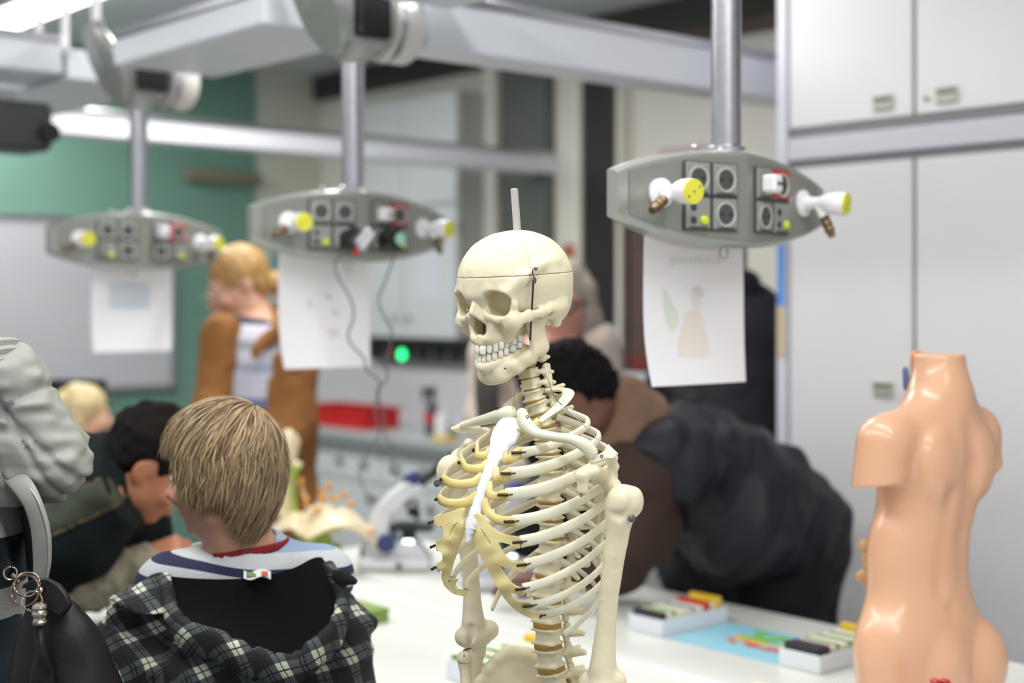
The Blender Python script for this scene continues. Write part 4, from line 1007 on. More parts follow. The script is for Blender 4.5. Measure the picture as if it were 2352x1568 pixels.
blade(1, [P(1052, 1052, 2.16), P(1050, 1066, 2.16)], [P(1125, 992, 2.22), P(1092, 986, 2.19), P(1062, 983, 2.165), P(1042, 985, 2.15)], [P(1062, 1040, 2.16), P(1078, 1020, 2.12)],
      [P(1060, 1055, 2.17), P(1140, 1000, 2.26), P(1150, 1160, 2.28)], 'shoulder_blade')
# ---- upper arms
def humerus(head, shaft, rs, dist, d, name, hr, tub, groove=None):
    pts = np.array([P(x, y, d) for x, y in shaft]); hd = P(*head, d); D = [P(x, y, d + dd) for x, y, dd in dist]
    al = np.vstack([pts, [hd], D]); s = Vox(al.min(0) - .045, al.max(0) + .045, .002)
    s.ell(hd, (hr, hr, hr), k=.006); s.ell(P(*tub, d + .004), (hr * .62, hr * .8, hr * .9), k=.01)
    tt_ = np.linspace(0, len(pts) - 1, 4 * (len(pts) - 1) + 1); Q = spl(pts, tt_); R = spl(np.array(rs)[:, None], tt_)[:, 0]; s.chain(Q, R, k=.008)
    for c in D: s.ell(c, (.0125, .0145, .014), k=.009)
    for n in range(len(D) - 1): s.cone(D[n], D[n + 1], .0115, k=.008)
    if groove: s.chain([P(x, y, d - dd) for x, y, dd in groove], .0035, k=.006, op='sub')
    s.noise(.0008, .018, 6).noise(.0003, .006, 4); v, f = s.mesh(); return sk.part(name, (v, f), m_bone, angle=70)
humerus((1432, 1148), [(1424, 1165), (1420, 1210), (1410, 1280), (1400, 1360), (1391, 1440), (1388, 1490), (1385, 1535), (1383, 1575)], [.019, .0138, .0120, .0112, .0108, .012, .0155, .018], [(1352, 1568, .01), (1385, 1585, -.01), (1416, 1566, .0)], 1.90, 'upper_arm_bone', .0215, (1456, 1152), [(1402, 1182, .019), (1424, 1186, .0225), (1444, 1176, .024), (1456, 1150, .023), (1452, 1122, .018)])
humerus((1036, 1074), [(1042, 1090), (1052, 1140), (1066, 1210), (1078, 1290), (1083, 1350), (1086, 1410), (1090, 1450)], [.018, .013, .0115, .0108, .0105, .0135, .016], [(1066, 1462, 0), (1084, 1468, -.008), (1104, 1462, .0), (1124, 1446, .008)], 2.13, 'upper_arm_bone', .0195, (1022, 1092), [(1078, 1484, .014), (1080, 1462, .0205), (1082, 1440, .017)])
for (hx_, hy_, d, dx) in ((1443, 1188, 1.89, 8), (1014, 1108, 2.11, -10)):
    a, b = P(hx_ - dx * .6, hy_, d + .012), P(hx_ + dx, hy_ + 2, d - .012)
    sk.part('wing_screw', MB().cyl(a, b, .0025).lathe([(.001, -.002), (.0052, -.001), (.0052, .0014), (.003, .0022)], b, unit(b - a), 16), m_steel)
for lx, ly, ld in ((1211, 957, 1.944), (1382, 1047, 1.902), (1142, 937, 2.006), (1334, 1137, 1.877)):
    c_ = P(lx, ly, ld); sk.part('wire_loop', MB().sweep([c_ + A(.0017 * math.cos(a), -.001, .0017 * math.sin(a)) for a in np.linspace(0, 2 * math.pi, 15)], .0006, n=6), m_iron)
# ---- right forearm
bone('elbow_bone', [P(1096, 1478, 2.135), P(1090, 1500, 2.13), P(1088, 1530, 2.125), P(1086, 1600, 2.12), P(1084, 1700, 2.11), P(1080, 1820, 2.10)], [.015, .0165, .0125, .0095, .0085, .006], m=m_bone)
bone('forearm_bone', [P(1068, 1512, 2.12), P(1068, 1526, 2.12), P(1070, 1560, 2.115), P(1072, 1680, 2.10), P(1068, 1820, 2.09)], [.0125, .0105, .0085, .009, .012], m=m_bone)
tube([P(1081, 1488, 2.105), P(1065, 1493, 2.10), P(1066, 1508, 2.10)], .0012, 'elbow_wire', m_iron)
bone('elbow_bone', [P(1392, 1628, 1.92), P(1394, 1670, 1.92), P(1398, 1800, 1.9), P(1402, 1960, 1.89)], [.016, .0135, .0095, .007], m=m_bone)
# ---- pelvis
pz = -.524
s = Vox((-.155, -.085, -.70), (.155, .125, -.46), .0026)
for q_ in (1, -1):
    dz = 0 if q_ > 0 else -.012
    # wing: a bent plate from the sacrum to the front spine, the crest on top
    for t in np.linspace(0, 1, 15):
        ang = math.radians(-32 + 118 * t); x = .047 + .092 * math.sin(math.radians(8 + 92 * t)) ** .9; y = -.05 + .165 * t ** 1.05
        zc = pz + dz - .008 * (1 - t * 4) ** 2 * (t < .25) - .27 * max(0, t - .25) ** 1.12
        top = A(q_ * x, y, zc); bot = A(q_ * (.055 + .03 * t), -.03 + .07 * t, -.655)
        n = unit(np.cross(bot - top, A(q_ * .4, 1, 0)))
        s.cone(top, bot, .0088, .009, k=.012, flat=(n, .52)); s.ell(top, (.0075, .012, .0075), k=.008)
    s.ell((q_ * .085, .03, -.635), (.03, .03, .032), k=.02); s.cone((q_ * .07, .03, -.65), (q_ * .015, .085, -.685), .013, .011, k=.012)
s.box((0, -.045, -.585), (.042, .022, .045), euler(18, 0, 0), .018, k=.016); s.cone((0, -.06, -.62), (0, -.075, -.69), .026, .01, k=.015)
s.noise(.0014, .02, 7); v, f = s.mesh(2); sk.part('hip_bone', (SK(v), f), m_bone, angle=70)
# legs and stand below the picture
for q_ in (-1, 1):
    bone('thigh_bone', SK(np.array([(q_ * .085, .03, -.64), (q_ * .12, .015, -.67), (q_ * .115, .02, -.75), (q_ * .095, .03, -.95), (q_ * .085, .02, -1.08)])), [.022, .02, .015, .014, .03], m=m_bone, n=12, sub=4)
    bone('shin_bone', SK(np.array([(q_ * .085, .02, -1.11), (q_ * .083, .03, -1.18), (q_ * .08, .02, -1.38), (q_ * .08, .01, -1.51)])), [.032, .017, .012, .018], m=m_bone, n=12, sub=4)
    bone('foot_bone', SK(np.array([(q_ * .08, -.03, -1.53), (q_ * .082, .03, -1.525), (q_ * .09, .1, -1.545), (q_ * .095, .17, -1.555)])), [.022, .024, .016, .009], m=m_bone, n=12, sub=4)
st = SK(A(0, -.045, 0)); st[2] = 0
sk.part('stand_pole', MB().cyl(st + A(0, 0, .08), st + A(0, 0, 1.0), .011), m_alu)
for k in range(5):
    a = k * 2 * math.pi / 5; dv = A(math.cos(a), math.sin(a), 0)
    lg = sk.part('stand_foot', MB().sweep([st + A(0, 0, .1), st + dv * .15 + A(0, 0, .085), st + dv * .3 + A(0, 0, .06)], .014, n=10), m_black)
    sk.part('caster', MB().cyl(st + dv * .3 + np.cross(dv, (0, 0, 1)) * .012 + A(0, 0, .025), st + dv * .3 - np.cross(dv, (0, 0, 1)) * .012 + A(0, 0, .025), .025, n=14), m_black, parent=lg)
# thin suspension wire at the neck
tube(spl(np.array([P(1252, 835, 1.99), P(1262, 880, 1.985), P(1276, 915, 1.985), P(1306, 942, 1.985), P(1340, 975, 1.97), P(1372, 1008, 1.94)]), np.linspace(0, 5, 30)), .0007, 'thin_wire', m_alu, n=5)
tube([P(1190, 865, 1.99), P(1181, 910, 1.99), P(1178, 940, 1.985)], .0005, 'thin_wire', m_steel, n=5)
# ================================================================ torso model on the table
m_torso = M('torso_skin', '#dcaa8a', .3, var=.015, vscale=3, coat=.35, sss=.08)
TD = 2.6; TB = P(2138, 1637, TD); tphi = math.radians(36); tc, ts = math.cos(tphi), math.sin(tphi)
def TT(p):
    p = np.asarray(p, float); x, y, z = p[..., 0], p[..., 1], p[..., 2]
    return np.stack([TB[0] + tc * x - ts * y, TB[1] + ts * x + tc * y, TZ + .0045 + z], -1)
torso = Thing('torso_model', 'flesh coloured headless anatomical torso seen from behind on the table', 'torso model', (TB[0], TB[1], TZ + .0045))
s = Vox((-.21, -.13, -.01), (.21, .13, .68), .0032)
s.cone((.012, -.008, .54), (.020, -.004, .67), .050, .0455, k=.02)
for q in (-1, 1):
    s.cone((.014 + q * .018, -.012, .568), (q * .108, -.012, .512), .036, .034, k=.05)
    s.ell((q * .122 - (q < 0) * .012, -.006, .492), (.046, .048, .056), k=.03)
s.ell((0, .002, .435), (.112, .078, .135), k=.03); s.ell((0, -.02, .47), (.112, .056, .09), k=.03)
for q in (-1, 1): s.ell((q * .062, -.058, .455), (.036, .022, .058), k=.025)
s.ell((-.031, .004, .285), (.119, .066, .14), k=.04)
s.ell((-.034, -.002, .125), (.156, .082, .125), k=.05).ell((-.032, -.002, .02), (.15, .08, .10), k=.04)
for q in (-1, 1): s.ell((q * .056 + .008, -.052, .090), (.060, .052, .080), k=.012)
s.chain([(.014, -.090, .53), (.014, -.095, .45), (.012, -.081, .33), (.012, -.080, .25)], [.004, .011, .010, .006], k=.03, op='sub')
s.chain([(.014, -.090, .178), (.014, -.099, .14), (.014, -.104, .08), (.014, -.104, .0)], [.002, .007, .0095, .011], k=.012, op='sub')
for q in (-1, 1): s.ell((q * .034, -.084, .205), (.008, .008, .008), k=.02, op='sub')
s.chain([(-.04, -.085, .40), (-.055, -.083, .30), (-.06, -.078, .24)], .004, k=.03, op='sub')
# arm stumps with flat cuts
arm = Vox((-.21, -.13, -.01), (.21, .13, .68), .0032)
arm.cone((-.140, -.006, .50), (-.148, .0, .37), .047, .051, k=.01).plane((-.15, 0, .425), unit((.10, -.12, -1)), k=.003)
arm.cone((.122, -.006, .50), (.150, .0, .38), .043, .046, k=.01).plane((.146, 0, .43), unit((.55, -.1, -1)), k=.003)
s.f = smin(s.f, arm.f, .006)
s.plane((0, 0, .652), (0, 0, 1), k=.003).plane((0, 0, 0), (0, 0, -1), k=.003)
s.ell((-.06, .125, .27), (.07, .07, .09), k=.012, op='sub')          # the open front
v, f = s.mesh(2); torso.part('shell', (TT(v), f), m_torso, angle=40)
# what shows of the insides
o = Vox((-.15, .0, .12), (.05, .17, .40), .0035); rs = np.random.RandomState(3)
for k in range(26): o.ell((-.043 + rs.randn() * .012, .078 + rs.rand() * .024, .215 + .095 * rs.rand()), (.014, .014, .013), k=.006)
v, f = o.mesh(); torso.part('organ_insert', (TT(v), f), M('organ_ochre', '#c49a5a', .45, var=.2, vscale=60, col2='#b97f58'))
torso.part('windpipe', MB().sweep(TT(np.array([(-.004, .024, .60), (-.006, .026, .630), (-.006, .027, .646)])), .012, n=14, round_ends=True), M('windpipe_orange', '#d98a5f', .4))
torso.part('neck_vein', MB().sweep(TT(np.array([(-.024, .036, .59), (-.025, .037, .622)])), .006, n=10, round_ends=True), M('vein_blue', '#5b6a96', .4))
ped = MB().box2((-.15, -.11, -.003), (.15, .11, .0))
# ================================================================ people
m_skin = M('skin', '#cf9c82', .5, var=.03, vscale=9, sss=.12); m_skin2 = M('skin_deep', '#b3775a', .5, var=.03, sss=.1); m_skinp = M('skin_pale', '#dca98f', .5, var=.03, sss=.12); m_skind = M('skin_brown', '#6d4838', .5, var=.05)
m_eye = M('eye_dark', '#2b2421', .2); m_eyew = M('eye_white', '#dcd6cf', .25)
def head(v, c, f, u, s=1., k=.008, ears=True):
    f = unit(f); u = unit(np.asarray(u, float) - f * (np.asarray(u, float) @ f)); r = np.cross(f, u); R = np.stack([r, f, u], 1)
    T = lambda *p: c + R @ (A(*p) * s); e = lambda p, q, kk=k, op='add', R2=None: v.ell(T(*p), A(*q) * s, R if R2 is None else R @ R2, k=kk * s, op=op)
    e((0, -.012, .03), (.074, .094, .088)); e((0, .03, -.035), (.060, .062, .078), .02); e((0, .058, -.098), (.026, .022, .02), .02)
    for q in (-1, 1):
        e((q * .05, -.0, -.065), (.018, .03, .03), .02); e((q * .038, .072, -.035), (.022, .018, .02), .015)
        e((q * .031, .094, -.004), (.019, .012, .012), .008, 'sub'); e((q * .031, .078, -.004), (.014, .012, .012), .003)
        v.cone(T(q * .012, .087, .018), T(q * .045, .078, .02), .008 * s, .007 * s, k=.01 * s)
        if ears:
            e((q * .076, -.008, -.012), (.008, .02, .031), .006, 'add', rotm((0, 0, 1), q * 18)); e((q * .083, -.004, -.008), (.005, .011, .019), .004, 'sub')
    v.cone(T(0, .088, .006), T(0, .110, -.034), .0085 * s, .0135 * s, k=.012 * s)
    for q in (-1, 1): e((q * .012, .098, -.036), (.009, .011, .008), .006)
    e((0, .088, -.063), (.020, .010, .0055), .005); e((0, .087, -.073), (.018, .010, .006), .005)
    v.cone(T(-.022, .094, -.068), T(.022, .094, -.068), .0016 * s, k=.002 * s, op='sub')
    return T, R
def eyes(t, T, R, s=1.):
    for q in (-1, 1):
        o = t.part('eye', MB().ell(T(q * .031, .0815, -.004), A(.0125, .011, .0115) * s, R, 12, 8), m_eyew); t.part('iris', MB().ell(T(q * .031, .0895, -.004), A(.0055, .004, .0055) * s, R, 10, 6), m_eye, parent=o)
def hand(v, w, d, n, s=1., curl=.6, k=.004, thumb=1):
    # w wrist, d along the hand, n out of the back of the hand
    d = unit(d); n = unit(np.asarray(n, float) - d * (np.asarray(n, float) @ d)); sd = np.cross(d, n); R = np.stack([sd, d, n], 1); w = np.asarray(w, float)
    T = lambda *p: w + R @ (A(*p) * s)
    v.box(T(0, .048, 0), A(.040, .048, .0135) * s, R, .012 * s, k=.006)
    for i, (x, L) in enumerate(((-.03, .066), (-.010, .076), (.011, .071), (.030, .055))):
        p = T(x, .092, 0); a = 0.; pts = [T(x * .9, .06, 0), p]
        for j, fr in enumerate((.45, .32, .23)):
            a += curl * (1.0, 1.15, .8)[j]; p = p + R @ (A(x * .12, math.cos(a), -math.sin(a)) * L * fr * s); pts.append(p)
        v.chain(pts, [.0095 * s, .0092 * s, .0088 * s, .0080 * s, .0068 * s], k=.003)
    q = -thumb; v.chain([T(q * .025, .02, -.004), T(q * .050, .045, -.016), T(q * .055, .072, -.030), T(q * .045, .092, -.040)], [.014 * s, .0115 * s, .0098 * s, .0078 * s], k=.004)
def quilt(v, a, ax, step, amp, p=.45):
    ax = unit(ax); v.field(lambda x, y, z: amp * (1 - np.abs(np.sin(math.pi * ((x - a[0]) * ax[0] + (y - a[1]) * ax[1] + (z - a[2]) * ax[2]) / step)) ** p))
def bounds(pts, m):
    pts = np.array(pts); return pts.min(0) - m, pts.max(0) + m
def legs(t, hip, feet, mat, shoe, r=(.095, .062, .05), h=.011, face=(0, 1, 0)):
    v = Vox(*bounds(list(hip) + list(feet) + [A(hip[0][0], hip[0][1], 0.02)], .15), h)
    for hp, ft in zip(hip, feet):
        kn = (hp + ft) / 2 + unit(face) * .02; an = ft + A(0, 0, .08); v.chain([hp, kn, an], [r[0], r[1], r[2]], k=.04)
    v.ell((hip[0] + hip[1]) / 2 + A(0, 0, .02), (.15, .13, .12), k=.05); v.noise(.008, .07, 3, (1, 1, .5))
    v.plane((0, 0, .055), (0, 0, -1)); t.part('trousers', v.mesh(), mat, angle=70)
    for ft in feet:
        w = Vox(*bounds([ft, ft + unit(face) * .2], .1), .008); w.chain([ft + A(0, 0, .045), ft + unit(face) * .08 + A(0, 0, .04), ft + unit(face) * .17 + A(0, 0, .032)], [.045, .042, .034], k=.02).plane((0, 0, 0), (0, 0, -1)); t.part('shoe', w.mesh(), shoe, angle=60)
m_shoe = M('shoe_dark', '#26262a', .6); m_jeans = M('jeans_dark', '#2c3140', .85, var=.1); m_blackcloth = M('black_cloth', '#131316', .9, var=.1)

# patterned cloths: bands by height, and tartan
def bands(name, stops, tilt=(0, 0, 1), rough=.85, bump=.3, bscale=220, off=0., span=1.):
    if name in MATS: return MATS[name]
    m = M(name, '#888888', rough, bump=bump, bscale=bscale); nt = m.node_tree; b = nt.nodes['Principled BSDF']
    tc = nt.nodes.new('ShaderNodeTexCoord'); dp = nt.nodes.new('ShaderNodeVectorMath'); dp.operation = 'DOT_PRODUCT'; dp.inputs[1].default_value = tilt
    nt.links.new(tc.outputs['Object'], dp.inputs[0]); mr = nt.nodes.new('ShaderNodeMapRange'); mr.inputs['From Min'].default_value = off; mr.inputs['From Max'].default_value = off + span
    nt.links.new(dp.outputs['Value'], mr.inputs['Value']); r = nt.nodes.new('ShaderNodeValToRGB'); r.color_ramp.interpolation = 'CONSTANT'; el = r.color_ramp.elements
    for i, (p, c) in enumerate(stops):
        e = el[i] if i < 2 else el.new(min(.999, p)); e.position = min(.999, p); e.color = (*lin(c), 1)
    nt.links.new(mr.outputs['Result'], r.inputs['Fac']); nt.links.new(r.outputs['Color'], b.inputs['Base Color']); return m
def tartan(name, dark, mid, light, line, sc, ang, mixy=.55):
    m = M(name, mid, .85, bump=.15, bscale=300); nt = m.node_tree; b = nt.nodes['Principled BSDF']; N = nt.nodes.new; K = nt.links.new
    tc = N('ShaderNodeTexCoord'); sep = N('ShaderNodeSeparateXYZ')
    nz = N('ShaderNodeTexNoise'); nz.inputs['Scale'].default_value = 7; K(tc.outputs['Object'], nz.inputs['Vector'])
    mx = N('ShaderNodeVectorMath'); mx.operation = 'MULTIPLY_ADD'; mx.inputs[1].default_value = (.05, .05, .05); K(nz.outputs['Color'], mx.inputs[0]); K(tc.outputs['Object'], mx.inputs[2]); K(mx.outputs[0], sep.inputs[0])
    ca, sa = math.cos(math.radians(ang)), math.sin(math.radians(ang))
    def math_(op, a, b_=None, c=None):
        n = N('ShaderNodeMath'); n.operation = op
        for i, q in enumerate((a, b_, c)):
            if q is None: continue
            if isinstance(q, (int, float)): n.inputs[i].default_value = q
            else: K(q, n.inputs[i])
        return n.outputs[0]
    X, Y, Z = sep.outputs
    U = math_('ADD', math_('ADD', math_('MULTIPLY', X, ca), math_('MULTIPLY', Z, sa)), math_('MULTIPLY', Y, mixy))
    V = math_('ADD', math_('SUBTRACT', math_('MULTIPLY', Z, ca), math_('MULTIPLY', X, sa)), math_('MULTIPLY', Y, mixy * .6))
    def band(t, lo, hi):
        fr = math_('FRACT', math_('MULTIPLY', t, sc)); return math_('MULTIPLY', math_('GREATER_THAN', fr, lo), math_('LESS_THAN', fr, hi))
    lw = math_('MULTIPLY', math_('ADD', band(U, .0, .36), band(V, .0, .36)), .5)
    ln = math_('MAXIMUM', math_('MAXIMUM', band(U, .15, .185), band(V, .15, .185)), math_('MAXIMUM', band(U, .66, .70), band(V, .66, .70)))
    ln2 = math_('MAXIMUM', band(U, .76, .80), band(V, .76, .80)); ln = math_('MAXIMUM', ln, ln2)
    r = N('ShaderNodeValToRGB'); e = r.color_ramp.elements; e[0].color = (*lin(dark), 1); e[1].color = (*lin(light), 1); e2 = e.new(.5); e2.color = (*lin(mid), 1); r.color_ramp.interpolation = 'LINEAR'
    K(lw, r.inputs['Fac']); mix = N('ShaderNodeMix'); mix.data_type = 'RGBA'; K(ln, mix.inputs[0]); K(r.outputs['Color'], mix.inputs[6]); mix.inputs[7].default_value = (*lin(line), 1); K(mix.outputs[2], b.inputs['Base Color']); return m

# strands of hair over a head: crown direction, ellipsoid, and how far each strand may run
def hair_mesh(c, R, rad, crown, n, seed, zlim, skip, length=(.9, 1.5), vol=.010, r0=.0013, nseg=9, wav=.004, hang=-.02, start=1.75, flow=None):
    rs = np.random.RandomState(seed); crown = unit(crown); a1 = unit(np.cross(crown, (0, .3, 1))); a2 = np.cross(crown, a1); mb = MB(); V = []; Fq = []; k0 = 0
    made = 0; tries = 0; cl_th = rs.rand(170) * 2 * math.pi; cl_al = np.arccos(1 - rs.rand(170) * (1 - math.cos(start))); cl_tw = rs.randn(170) * .1
    while made < n and tries < n * 6:
        tries += 1
        cl = rs.randint(0, 170); th = cl_th[cl] + rs.randn() * .10; al = min(start, max(.02, cl_al[cl] + rs.randn() * .10)) if rs.rand() > .12 else .03 + rs.rand() * .5; th = th if al > .5 or rs.rand() > .5 else rs.rand() * 6.283; L = length[0] + rs.rand() * (length[1] - length[0]); lift = vol * (.25 + .75 * rs.rand()); tw = rs.randn() * .05 + .22 + cl_tw[cl]; ph = rs.rand(2) * 6.28
        pts = []; q = None
        for i in range(nseg):
            t = i / (nseg - 1); a = al + L * t; d = crown * math.cos(a) + (a1 * math.cos(th + tw * t) + a2 * math.sin(th + tw * t)) * math.sin(a)
            p = d * rad
            p = p * (1 + lift * (1 + .8 * t) / np.linalg.norm(p))
            if q is not None and q[2] < hang:      # below the widest part the hair hangs
                st = L / (nseg - 1) * rad.mean(); p = q + A((p[0] - q[0]) * .12, (p[1] - q[1]) * .12, -st * .97)
            w = A(math.sin(ph[0] + 5 * t), math.sin(ph[1] + 4 * t), 0) * wav * t
            q = p; pts.append(p + w)
            if p[2] < zlim(p): break
        if len(pts) < 4 or skip(pts[0]) or skip(pts[len(pts) // 2]): continue
        pts = c + np.array(pts) @ R.T; m = len(pts); rr = r0 * (.6 + .8 * rs.rand()) * np.interp(np.linspace(0, 1, m), [0, .3, .75, 1], [.6, 1, .8, .15])
        tan = np.gradient(pts, axis=0); tan /= np.linalg.norm(tan, axis=1, keepdims=True) + 1e-9; nn = pts - c; nn -= tan * (nn * tan).sum(1, keepdims=True); nn /= np.linalg.norm(nn, axis=1, keepdims=True) + 1e-9; bb = np.cross(tan, nn)
        ring = np.stack([pts + nn * rr[:, None] * .6, pts + bb * rr[:, None] * 1.5, pts - nn * rr[:, None] * .6, pts - bb * rr[:, None] * 1.5], 1).reshape(-1, 3); V.append(ring)
        i = np.arange(m - 1)[:, None] * 4; j = np.arange(4)[None, :]; j2 = (j + 1) % 4
        Fq.append((np.stack([i + j, i + j2, i + 4 + j2, i + 4 + j], -1).reshape(-1, 4)) + k0); k0 += len(ring); made += 1
    return np.concatenate(V), np.concatenate(Fq)

# ---------------------------------------------------------------- the boy in front of the table
BD = 2.3
boy = Thing('boy', 'blond boy seen from behind in a tartan jacket with an open black-lined hood', 'person', (P(545, 1300, BD)[0], BD + .02, 0))
hc = P(510, 1085, BD); bf = unit(A(-.955, .28, -.10)); bu = unit(A(.05, .0, 1)); bs = .85
v = Vox(*bounds([hc + A(-.16, -.15, .16), hc + A(.26, .2, -.62)], .03), .005)
bT, bR = head(v, hc, bf, bu, bs, ears=True)
nk = P(575, 1290, BD + .03); v.chain([hc + A(.02, 0, -.05), P(535, 1210, BD + .01), nk], [.05, .047, .055], k=.02)
shl, shr = P(395, 1345, BD + .02), P(735, 1325, BD + .06)
v.chain([shl, nk + A(0, 0, -.03), shr], [.045, .06, .045], k=.03); v.chain([nk + A(-.01, .03, -.06), P(560, 1560, BD + .08), P(560, 1800, BD + .08)], [.075, .09, .095], k=.05)
boy.part('body', v.mesh(), m_skin, angle=70); eyes(boy, bT, bR, bs)
# shirt
v = Vox(*bounds([shl, shr, P(560, 1850, BD), P(560, 1240, BD)], .16), .006)
v.chain([shl, nk + A(0, 0, -.035), shr], [.058, .078, .058], k=.03); v.chain([nk + A(-.01, .03, -.06), P(560, 1560, BD + .08), P(560, 1800, BD + .08)], [.085, .105, .11], k=.05)
v.cone(nk + A(0, 0, -.03), nk + A(-.006, -.002, .012), .068, .058, k=.02); v.cone(nk + A(0, 0, -.02), P(540, 1200, BD + .012), .056, .056, k=.004, op='sub')
v.noise(.004, .05, 2)
boy.part('striped_shirt', v.mesh(), bands('shirt_stripes', [(0, '#b9bcbf'), (.46, '#b9bcbf'), (.5, '#23264a'), (.555, '#b4b8bc'), (.62, '#23264a'), (.685, '#b8bcc2'), (.75, '#23264a'), (.79, '#c3c7cc'), (.86, '#8fa5c4'), (.905, '#a3b2c6')], tilt=(.10, -.05, 1.0), off=.93, span=.32))
col = MB().sweep(np.array([nk + A(.066 * math.cos(a), .064 * math.sin(a), .022 + .008 * math.cos(a)) + A(-.006, 0, 0) for a in np.linspace(0, 2 * math.pi, 33)]), .009, .005, n=10, caps=False)
boy.part('collar_band', col, M('collar_red', '#7e1420', .8))
# tartan jacket slipped off the neck
m_tart = tartan('tartan', '#1b1d21', '#4a4f52', '#c3c8b4', '#121316', 17., 28)
v = Vox(*bounds([P(270, 1400, BD - .12), P(800, 1390, BD - .1), P(560, 1950, BD + .2), P(560, 1340, BD + .15)], .14), .007)
v.chain([P(330, 1440, BD), P(282, 1520, BD - .03), P(285, 1640, BD - .02), P(330, 1800, BD + .12)], [.05, .066, .062, .055], k=.03)
v.chain([P(755, 1395, BD + .03), P(782, 1470, BD), P(780, 1600, BD), P(740, 1780, BD + .14)], [.045, .05, .052, .05], k=.03)
v.chain([P(560, 1500, BD + .0), P(560, 1700, BD + .02), P(560, 1900, BD + .03)], [.13, .165, .17], k=.05)
v.chain([P(345, 1385, BD - .02), P(300, 1405, BD - .04)], [.034, .03], k=.03)
v.noise(.014, .05, 7, (1, 1, .6)).noise(.005, .02, 9)
boy.part('tartan_jacket', v.mesh(), m_tart, angle=70)
rim = [(380, 1318, -.04), (390, 1372, -.09), (408, 1420, -.12), (462, 1452, -.145), (545, 1484, -.155), (640, 1520, -.155), (712, 1494, -.14), (768, 1436, -.115), (788, 1370, -.08), (772, 1318, -.04), (738, 1284, .0)]
RP = np.array([P(x, y, BD + d) for x, y, d in rim]); t = np.linspace(0, len(rim) - 1, 61); RQ = spl(RP, t)
top = spl(np.array([P(x, y, BD + d) for x, y, d in [(382, 1322, -.045), (440, 1328, -.075), (520, 1330, -.09), (600, 1324, -.09), (670, 1306, -.07), (715, 1284, -.03), (738, 1280, .0)]]), np.linspace(0, 6, 61))
def lining(u, w):
    i = u * 60; a = int(min(59, i)); fr = i - a; T_ = top[a] * (1 - fr) + top[a + 1] * fr; B_ = RQ[a] * (1 - fr) + RQ[a + 1] * fr
    p = T_ * (1 - w) + B_ * w; return p + A(0, .008 * math.sin(math.pi * w) * math.sin(math.pi * u), -.012 * math.sin(math.pi * w))
m_fleece = M('fleece_black', '#08090a', .95, bump=.3, bscale=260, spec=.15)
boy.part('hood_lining', MB().sheet(lining, 61, 15, .006), m_fleece, angle=80)
wob = np.array([.004 * math.sin(i * 1.9) + .003 * math.sin(i * .7) for i in range(61)])
boy.part('hood_edge', MB().sweep(RQ + np.stack([wob * 0, wob * 0, wob - .012], 1), np.interp(np.linspace(0, 1, 61), [0, .1, .3, .7, .9, 1], [.016, .022, .026, .024, .02, .012]), .012, up=(0, -.3, 1), n=14), m_tart, angle=80)
def flap(u, w): 
    a = np.array([P(384, 1316, BD - .02), P(330, 1335, BD - .06), P(280, 1362, BD - .085), P(254, 1376, BD - .08)]); b = np.array([P(410, 1420, BD - .085), P(372, 1408, BD - .10), P(310, 1402, BD - .115), P(272, 1396, BD - .1)])
    p = spl(a, np.array([u * 3]))[0] * (1 - w) + spl(b, np.array([u * 3]))[0] * w; return p + A(0, -.012 * math.sin(math.pi * w), .004 * math.sin(u * 9))
boy.part('lapel', MB().sheet(flap, 24, 10, .006), m_tart, angle=80)
boy.part('drawcord_end', MB().sweep(np.array([P(770, 1318, BD - .06), P(790, 1326, BD - .085), P(812, 1334, BD - .09)]), [.007, .013, .006], .006, n=10, round_ends=True), m_blackcloth)
lb = boy.part('neck_label', MB().sheet(lambda u, w: P(560 + 62 * u, 1310 + 18 * w + 4 * math.sin(u * 7), BD - .098 - .01 * w - .004 * math.sin(u * 5)), 14, 4, .002), M('label_white', '#c6c8c2', .7))
boy.part('label_print', MB().sheet(lambda u, w: P(566 + 22 * u, 1313 + 11 * w, BD - .1025 - .008 * w), 4, 3, .001), M('label_green', '#5d7a52', .7), parent=lb)
boy.part('label_print', MB().sheet(lambda u, w: P(601 + 14 * u, 1312 + 10 * w, BD - .1025 - .008 * w), 4, 3, .001), M('label_red', '#b04a3c', .7), parent=lb)
hip = [P(500, 1820, BD + .03), P(620, 1820, BD + .05)]
legs(boy, hip, [A(hip[0][0], hip[0][1], 0), A(hip[1][0], hip[1][1], 0)], m_jeans, m_shoe, r=(.085, .06, .048), face=(-.3, .95, 0))
# hair
m_hair = M('hair_ash_blond', '#a08868', .42, var=.22, vscale=40, island=.42, spec=.55)
v = Vox(*bounds([hc], .2), .0055)
H_ = lambda *p: hc + bR @ (A(*p) * bs)
v.ell(H_(0, -.017, .034), A(.083, .103, .095) * bs, bR, k=.01); v.ell(H_(0, -.055, -.030), A(.066, .052, .07) * bs, bR, k=.03)
for q in (-1, 1): v.ell(H_(q * .068, -.0, -.02), A(.016, .045, .045) * bs, bR, k=.02)
v.ell(H_(0, .095, -.04), A(.085, .06, .08) * bs, bR, k=.01, op='sub')
boy.part('hair_cap', v.mesh(), M('hair_under', '#5e4a35', .6), angle=80)
zl = lambda p: -.156 - .024 * rnd(p) if p[1] < -.03 else (-.082 - .024 * rnd(p) if p[1] < .040 else (-.048 - .02 * rnd(p) if p[1] < .060 else .012))
def rnd(p): return math.sin(p[0] * 431 + p[1] * 217)
sk_ = lambda p: (p[1] > .060 and p[2] < .040) or (p[1] > .05 and p[2] < -.035)
hv = hair_mesh(hc, bR @ np.eye(3), A(.0690, .0830, .080), unit((.25, -.52, .82)), 5200, 5, zl, sk_, length=(1.0, 2.5), vol=.012, r0=.0011, nseg=16, wav=.009, hang=.004, start=1.9)
